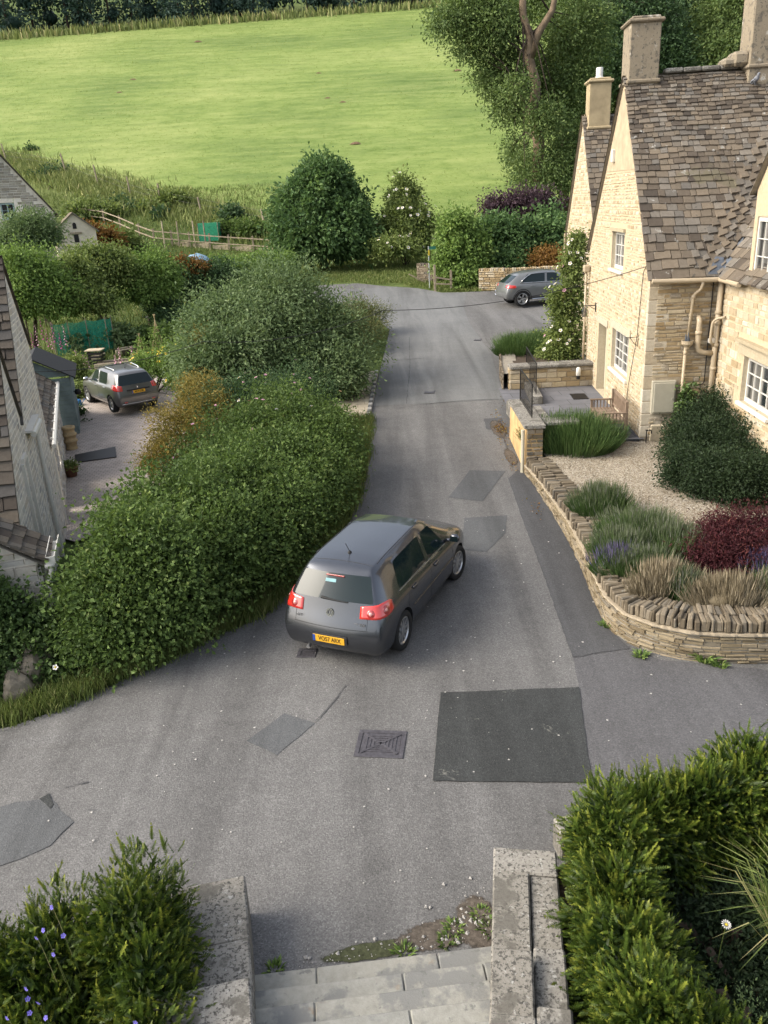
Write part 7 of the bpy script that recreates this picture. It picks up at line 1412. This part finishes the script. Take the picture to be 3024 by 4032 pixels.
# raised beds, netting, canes
M['timber'] = plain('grey_timber', (.33, .27, .19), .85, var=.3, scale=5); M['timber_pale'] = plain('pale_timber', (.55, .46, .32), .85, var=.2, scale=5)
def plank(label, pa, pb, ya, yb_, h=.22, mat='timber_pale'):
    a_, b_ = aty(*pa, ya), aty(*pb, yb_); a_[2] = hz(a_[0], a_[1]); b_[2] = hz(b_[0], b_[1]); c_ = (a_+b_)/2; d_ = b_-a_; t = thing('raised_bed', label, 'raised bed', tuple(c_)); L = np.linalg.norm(d_[:2]); m = MB(); m.box((0, 0, h/2+.1), (L, .06, h), rz=math.atan2(d_[1], d_[0]), bev=.006); m.box((0, .9, h/2+.1), (L, .06, h), rz=math.atan2(d_[1], d_[0]), bev=.006); m.build('edge_board', M[mat], t); m = MB(); m.box((0, .45, h/2+.06), (L, .84, h), rz=math.atan2(d_[1], d_[0])); m.build('soil', M['soil'], t); return t
plank('long timber edged raised bed behind the crossover roof', (365, 1408), (640, 1372), 37.5, 38.5); plank('short timber edged raised bed end by the dark crate', (352, 1375), (385, 1368), 39.5, 39.6); plank('pale timber edged bed behind the long one', (450, 1352), (508, 1342), 40.5, 41)
q = aty(375, 1395, 38.5); q[2] = hz(q[0], q[1]); cb = thing('compost_crate', 'dark slatted crate on the raised beds behind the crossover', 'crate', tuple(q)); m_ = MB()
for k in range(4): m_.box((0, -.3, .2+k*.16), (.7, .03, .1)); m_.box((.35, 0, .2+k*.16), (.03, .6, .1)); m_.box((-.35, 0, .2+k*.16), (.03, .6, .1))
m_.build('slats', M['black'], cb); m_ = MB(); m_.box((0, 0, .82), (.78, .68, .04)); m_.build('lid', M['timber_pale'], cb)
def net_mat(name, c):
    t = NT(name); t.col(c); t.set(.8, 0, .2); w = t.noise(60, 2); tr = t.n('ShaderNodeBsdfTransparent'); mx = t.n('ShaderNodeMixShader'); t.l(t.ramp(w, [(.42, .0), (.5, 1.0)]), mx.inputs[0]); t.l(tr.outputs[0], mx.inputs[1]); t.l(t.b.outputs[0], mx.inputs[2]); t.l(mx.outputs[0], t.out.inputs[0]); return t.m
M['net'] = net_mat('green_netting', (.03, .24, .15)); M['cane'] = plain('cane', (.42, .33, .18), .8)
def netting(label, pxs, y, h, name='netting_fence'):
    Q = [aty(px, py, y+i*.4) for i, (px, py) in enumerate(pxs)]
    for q in Q: q[2] = hz(q[0], q[1])
    t = thing(name, label, 'netting', tuple(Q[0])); m = MB()
    for a_, b_ in zip(Q[:-1], Q[1:]):
        V = []; N = 8
        for i in range(N+1): p = a_+(b_-a_)*i/N-Q[0]; sag = .08*math.sin(math.pi*i/N); V += [(p[0], p[1]+.03*math.sin(i*2.1), .05), (p[0], p[1], h-sag)]
        m.add(V, [(2*i, 2*i+2, 2*i+3, 2*i+1) for i in range(N)])
    m.build('net', M['net'], t)
    for q in Q: b = MB(); p = q-Q[0]; b.tube([(p[0], p[1], -.1), (p[0], p[1], h+.1)], .025, 6); b.build('post', M['timber'], t)
    return t
netting('sagging green netting fence among the foxgloves', [(205, 1310), (270, 1300), (340, 1285), (415, 1275), (440, 1280)], 40.8, 1.75)
nc_ = thing('netted_cage', 'green netted fruit cage at the foot of the field', 'fruit cage', tuple(G(830, 948))); m_ = MB(); w_, d_, h_ = 1.75, 1.6, 1.5
for x in (-w_/2, w_/2): m_.add([(x, -d_/2, 0), (x, d_/2, 0), (x, d_/2, h_), (x, -d_/2, h_)], [(0, 1, 2, 3)])
for y in (-d_/2, d_/2): m_.add([(-w_/2, y, 0), (w_/2, y, 0), (w_/2, y, h_), (-w_/2, y, h_)], [(0, 1, 2, 3)])
m_.add([(-w_/2, -d_/2, h_), (w_/2, -d_/2, h_), (w_/2, d_/2, h_), (-w_/2, d_/2, h_)], [(0, 1, 2, 3)]); m_.build('net', net_mat('cage_netting', (.05, .36, .2)), nc_); m_ = MB()
for x in (-w_/2, w_/2):
    for y in (-d_/2, d_/2): m_.tube([(x, y, 0), (x, y, h_+.04)], .03, 6)
m_.build('frame', M['timber'], nc_)
def wigwam(label, px, y, h, n=7):
    q = aty(*px, y); q[2] = hz(q[0], q[1]); t = thing('cane_wigwam', label, 'plant support', tuple(q)); m = MB()
    for k in range(n): a = 2*math.pi*k/n; m.tube([(.38*math.cos(a), .38*math.sin(a), 0), (-.05*math.cos(a), -.05*math.sin(a), h)], .014, 5)
    m.build('cane', M['cane'], t); P, D, r = clumped([(0, 0, h*.35, .3, .3, h*.4)], 26, 12, .1); leaves('climber', P, D, .12, .6, r, LM['bright'], t)['kind'] = 'stuff'
wigwam('cane wigwam with a young climber between the vegetable rows', (630, 1400), 40.5, 2.0); wigwam('thin cane wigwam nearer the grey green shrub', (730, 1390), 40, 1.8); wigwam('short cane wigwam left in the vegetable rows', (560, 1400), 39.5, 1.3, 5)
tb = thing('tarpaulin', 'pale blue tarpaulin humped over a heap in the garden', 'tarpaulin', tuple(aty(778, 1046, 53.5))); m_ = MB(); V = []
for i in range(9):
    for j in range(9): x, y = (i-4)*.2, (j-4)*.22; V.append((x, y, max(0, .75*(1-(x*x+y*y)/1.3))+.04*math.sin(i*2.3+j)))
m_.add(V, [(i*9+j, i*9+j+1, i*9+j+10, i*9+j+9) for i in range(8) for j in range(8)]); m_.build('sheet', plain('blue_tarp', (.24, .38, .50), .5), tb, True)
# far cottage and cream outbuilding
fc = aty(100, 800, 62); fcx = thing('stone_cottage', 'far grey stone cottage gable with one pale blue casement window, cut by the left edge', 'cottage', (fc[0], 62, hz(fc[0], 62)), R(24)); zg = fcx.location.z; fF = lambda u, w, d: (u, -d, w)
ap, re_, wl1, wl2 = aty(-5, 605, 62), aty(208, 838, 62), aty(18, 868, 62), aty(140, 940, 62); ux = lambda p: p[0]-fc[0]; gxx, gzz = [ux(ap)-(ux(re_)-ux(ap)), ux(ap), ux(re_)], [re_[2]-zg, ap[2]-zg, re_[2]-zg]
wa, wb_, wz0, wz1 = ux(aty(20, 870, 62)), ux(aty(72, 870, 62)), aty(45, 860, 62)[2]-zg, aty(45, 798, 62)[2]-zg
m_ = MB(); holes_backing(m_, fF, (gxx, gzz), gxx[0], gxx[2], -.5, [(wa, wb_, wz0, wz1)], 1); courses(m_, fF, gxx[0], gxx[2], 0, max(gzz), lambda u, w: w < np.interp(u, gxx, gzz)-.05 and not (wa-.12 < u < wb_+.12 and wz0-.1 < w < wz1+.2), (.10, .2), (.25, .6), (.01, .04))
m_.build('gable_wall', [stone_mat('far_cottage_stone', [(.34, .30, .25), (.46, .42, .35), (.56, .52, .45), (.40, .38, .35)]), M['mortar_left']], fcx); wn = window(fcx, fF, wa, wb_, wz0, wz1, 1, 2, .1, fw=.08, curtain=False)
for o in [wn]+list(wn.children):
    if o.name.startswith(('window', 'sill')): o.data.materials.clear(); o.data.materials.append(plain('pale_blue_paint', (.45, .58, .62), .5))
m_ = MB()
for s in (-1, 1):
    x1 = gxx[1]+s*(gxx[2]-gxx[1]+.25); z1 = gzz[2]-.28
    m_.add([(gxx[1], -.3, gzz[1]+.05), (gxx[1], 9, gzz[1]+.05), (x1, 9, z1), (x1, -.3, z1), (gxx[1], -.3, gzz[1]+.17), (gxx[1], 9, gzz[1]+.17), (x1, 9, z1+.1), (x1, -.3, z1+.1)], [(0, 1, 2, 3), (4, 5, 6, 7), (0, 3, 7, 4), (2, 3, 7, 6)])
m_.build('roof', M['slate_left'], fcx)
ob_y = 58.0; oc = aty(300, 930, ob_y); ob = thing('outbuilding', 'small cream gabled outbuilding with an arched owl hole', 'outbuilding', (oc[0], ob_y, hz(oc[0], ob_y)), R(22)); zg = ob.location.z; tz = aty(283, 842, ob_y)[2]-zg; ez = aty(352, 905, ob_y)[2]-zg; hw_ = 1.32
m_ = MB(); m_.prism([(-hw_, -.5), (hw_, -.5), (hw_, ez), (0, tz), (-hw_, ez)], 0, 3.6, lambda a, b, h: (a, h, b)); m_.build('wall', plain('cream_render', (.68, .60, .47), .9, var=.12, scale=2), ob)
m_ = MB()
for s in (-1, 1): m_.add([(0, -.15, tz+.03), (0, 3.8, tz+.03), (s*(hw_+.2), 3.8, ez-.16), (s*(hw_+.2), -.15, ez-.16), (0, -.15, tz+.12), (0, 3.8, tz+.12), (s*(hw_+.2), 3.8, ez-.07), (s*(hw_+.2), -.15, ez-.07)], [(0, 1, 2, 3), (4, 5, 6, 7), (0, 3, 7, 4), (2, 3, 7, 6), (1, 2, 6, 5)])
m_.build('roof', M['slate'], ob); m_ = MB(); m_.prism([(-.12, ez+.12), (.12, ez+.12), (.12, ez+.4), (.08, ez+.48), (0, ez+.52), (-.08, ez+.48), (-.12, ez+.4)], -.03, .02, lambda a, b, h: (a, h, b)); m_.build('owl_hole', M['black'], ob)
m_ = MB(); m_.prism([(-.15, ez-.75), (.15, ez-.75), (.15, ez-.25), (-.15, ez-.25)], -.03, .02, lambda a, b, h: (a, h, b)); m_.build('window', M['black'], ob); m_ = MB(); m_.box((0, -.03, ez-.16), (.8, .08, .12)); m_.build('lintel', M['timber'], ob)
# rail fence in the gardens, wire fence posts on the field edge
FP = [(275, 868), (345, 872), (412, 882), (476, 906), (552, 940), (610, 962), (680, 968), (750, 975), (830, 982), (905, 988), (1000, 994), (1085, 1000)]
Q = [G(*p) for p in FP]; fe = thing('rail_fence', 'weathered post and rail fence crossing the gardens below the field', 'fence', tuple(Q[0]))
for i, q in enumerate(Q): m_ = MB(); p = q-Q[0]; m_.box((p[0], p[1], p[2]+.6), (.14, .14, 1.4), bev=.01); m_.build('post', M['timber'], fe)
for a_, b_ in zip(Q[:-1], Q[1:]):
    for hh_ in (.55, 1.1):
        m_ = MB(); m_.tube([tuple(a_-Q[0]+np.array([0, -.1, hh_])), tuple(b_-Q[0]+np.array([0, -.1, hh_]))], .06, 4); m_.build('rail', M['timber'], fe)
rt_ = thing('plank_edging', 'pale plank retaining edge under the rail fence', 'retaining edge', tuple(Q[6])); m_ = MB()
for a_, b_ in zip(Q[6:-1], Q[7:]): d_ = b_-a_; m_.box(tuple((a_+b_)/2-Q[6]+np.array([0, .3, .15])), (np.linalg.norm(d_[:2])*.8, .08, .5), rz=math.atan2(d_[1], d_[0])); 
m_.build('plank', M['timber_pale'], rt_)
fw_ = [(30, 648), (262, 690), (390, 740), (518, 790), (636, 820), (795, 850), (1044, 900)]; QW = [G(*p) for p in fw_]; wf = thing('wire_fence', 'line of leaning wooden posts with wire along the lower edge of the field', 'fence', tuple(QW[0]))
for i, q in enumerate(QW): m_ = MB(); p = q-QW[0]; m_.tube([tuple(p), tuple(p+np.array([random.uniform(-.3, .1), 0, 2.3 if i < 5 else 1.7]))], .09, 6); m_.build('post', M['timber_pale' if i == 6 else 'timber'], wf)
for hh_ in (.5, 1.0, 1.5):
    m_ = MB(); m_.tube([tuple(q-QW[0]+np.array([0, 0, hh_])) for q in QW], .008, 4); m_.build('wire', M['iron'], wf)
for i, (px, y0p) in enumerate(((650, 925), (708, 905), (770, 930), (812, 900))):
    q = G(px, 975); t = thing('garden_post', ('slim pale post left of the netted cage', 'grey post second from the netted cage', 'pale post just left of the netted cage', 'grey post behind the netted cage')[i], 'post', tuple(q)); m_ = MB(); m_.tube([(0, 0, -.2), (0, 0, 2.2)], .07, 6); m_.build('post', M['timber' if i % 2 else 'timber_pale'], t)
# footpath sign, stile fence, field wall
q = G(1690, 1062); q = aty(1690, 1062, 47.2); q[2] = hz(q[0], q[1]); sg_ = thing('footpath_sign', 'footpath fingerpost with a green arm and a yellow marker beside the gate', 'sign', tuple(q)); m_ = MB(); m_.tube([(0, 0, 0), (0, 0, 2.3)], .035, 8); m_.build('post', plain('galvanised', (.45, .47, .48), .5, .3), sg_); m_ = MB(); m_.prism([(0, 2.12), (.36, 2.12), (.42, 2.2), (.36, 2.28), (0, 2.28)], -.015, .015, lambda a, b, h: (a+.03, h, b)); m_.build('finger', plain('sign_green', (.03, .16, .12), .5), sg_); m_ = MB(); m_.box((0, -.045, 1.95), (.08, .012, .3)); m_.build('marker', M['yellow_petal'], sg_)
q = aty(1712, 1092, 46.0); q[2] = hz(q[0], q[1]); gf = thing('rail_fence', 'short broken rail fence beside the footpath sign', 'fence', tuple(q)); 
for x in (0, .9): m_ = MB(); m_.box((x, 0, .6), (.12, .12, 1.6 if x == 0 else 1.0), bev=.01); m_.build('post', M['timber'], gf)
for z, tl_ in ((.75, .0), (.4, .12)): m_ = MB(); m_.tube([(0, -.08, z), (.95, -.08, z-.2+tl_)], .05, 4); m_.build('rail', M['timber'], gf)
q = aty(1650, 1062, 49.5); q[2] = hz(q[0], q[1]); pk = thing('fallen_plank', 'loose grey plank propped on the bank left of the footpath sign', 'plank', tuple(q)); m_ = MB(); m_.box((0.05, 0, .25), (1.5, .2, .06), rot=Matrix.Rotation(R(28), 3, 'Y')); m_.build('plank', M['timber'], pk)
def field_wall(label, pa, pb, ya, yb_, h):
    a_, b_ = aty(*pa, ya), aty(*pb, yb_); a_[2] = hz(a_[0], a_[1]); b_[2] = hz(b_[0], b_[1]); d_ = b_-a_; L = np.linalg.norm(d_[:2]); t = thing('dry_stone_wall', label, 'wall', tuple(a_), math.atan2(d_[1], d_[0])); m = MB(); m.box((L/2, .2, h/2), (L, .36, h), m=1)
    zz = lambda x: 0; courses(m, lambda u, w, d: (u, -d, w), 0, L, 0, h+.08, lambda u, w: True, (.09, .16), (.16, .45), (.015, .05))
    for k in range(int(L/.12)): m.box((k*.12+.06, .2, h+.1), (.10, .4*random.uniform(.8, 1.1), .22*random.uniform(.8, 1.2)), bev=.015, rz=random.uniform(-.1, .1))
    m.build('wall_face', [M['stone_gold' if 'coupe' in label else 'stone_grey'], M['mortar']], t)
field_wall('broken dry stone wall end behind the footpath sign', (1640, 1040), (1720, 1070), 50.5, 49.5, .9); field_wall('dry stone wall in front of the bushes beside the parked coupe SUV', (1885, 1150), (1990, 1155), 45.2, 44.6, .95); field_wall('hidden dry stone wall continuing behind the parked coupe SUV', (1990, 1155), (2240, 1155), 44.6, 44.4, .95)
for i, (px, py, s_) in enumerate(((1400, 568, .55), (780, 167, .7), (1800, 281, .6), (525, 315, .45), (1255, 290, .4), (470, 366, .4), (1290, 388, .4), (1350, 404, .4))):
    q = G(px, py); t = thing('molehill', ('large bare molehill low in the middle of the field', 'molehill high on the field below the wood', 'dark molehill on the right of the field', 'molehill on the left of the upper field', 'small molehill on the right upper field', 'small molehill left of the field centre', 'small molehill in the middle right of the field', 'small molehill beside another on the right')[i], 'molehill', tuple(q)); m_ = MB(); V = [(0, 0, s_*.55)]
    for r_ in (.5, 1.0):
        for k in range(12): a = k/12*6.283; V.append((s_*1.5*r_*math.cos(a)*random.uniform(.8, 1.1), s_*r_*math.sin(a), s_*(.38 if r_ < .8 else -.05)*random.uniform(.8, 1.2)))
    m_.add(V, [(0, 1+k, 1+(k+1) % 12) for k in range(12)]+[(1+k, 13+k, 13+(k+1) % 12, 1+(k+1) % 12) for k in range(12)]); m_.build('mound', plain('bare_earth', (.17, .11, .06), .95, var=.4, scale=3), t, True)
# overhead cables
def cable(label, pts, r=.008):
    P = [np.array(p) for p in pts]; t = thing('overhead_cable', label, 'cable', tuple(P[0])); Q = []
    for a_, b_ in zip(P[:-1], P[1:]):
        for k in range(16): f_ = k/16; Q.append(tuple(a_+(b_-a_)*f_-np.array([0, 0, .25*4*f_*(1-f_)])-P[0]))
    Q.append(tuple(P[-1]-P[0])); m = MB(); m.tube(Q, r, 5); m.build('wire', M['black'], t)
hw = np.array([C0[0]+math.sin(AZ)*.35-.02, C0[1]+math.cos(AZ)*.35, 4.75])
cable('black overhead cable sagging across the lane from the near gable to the left cottage', [hw, aty(1512, 1222, 19.5), aty(800, 1345, 19.3), aty(0, 1460, 19)])
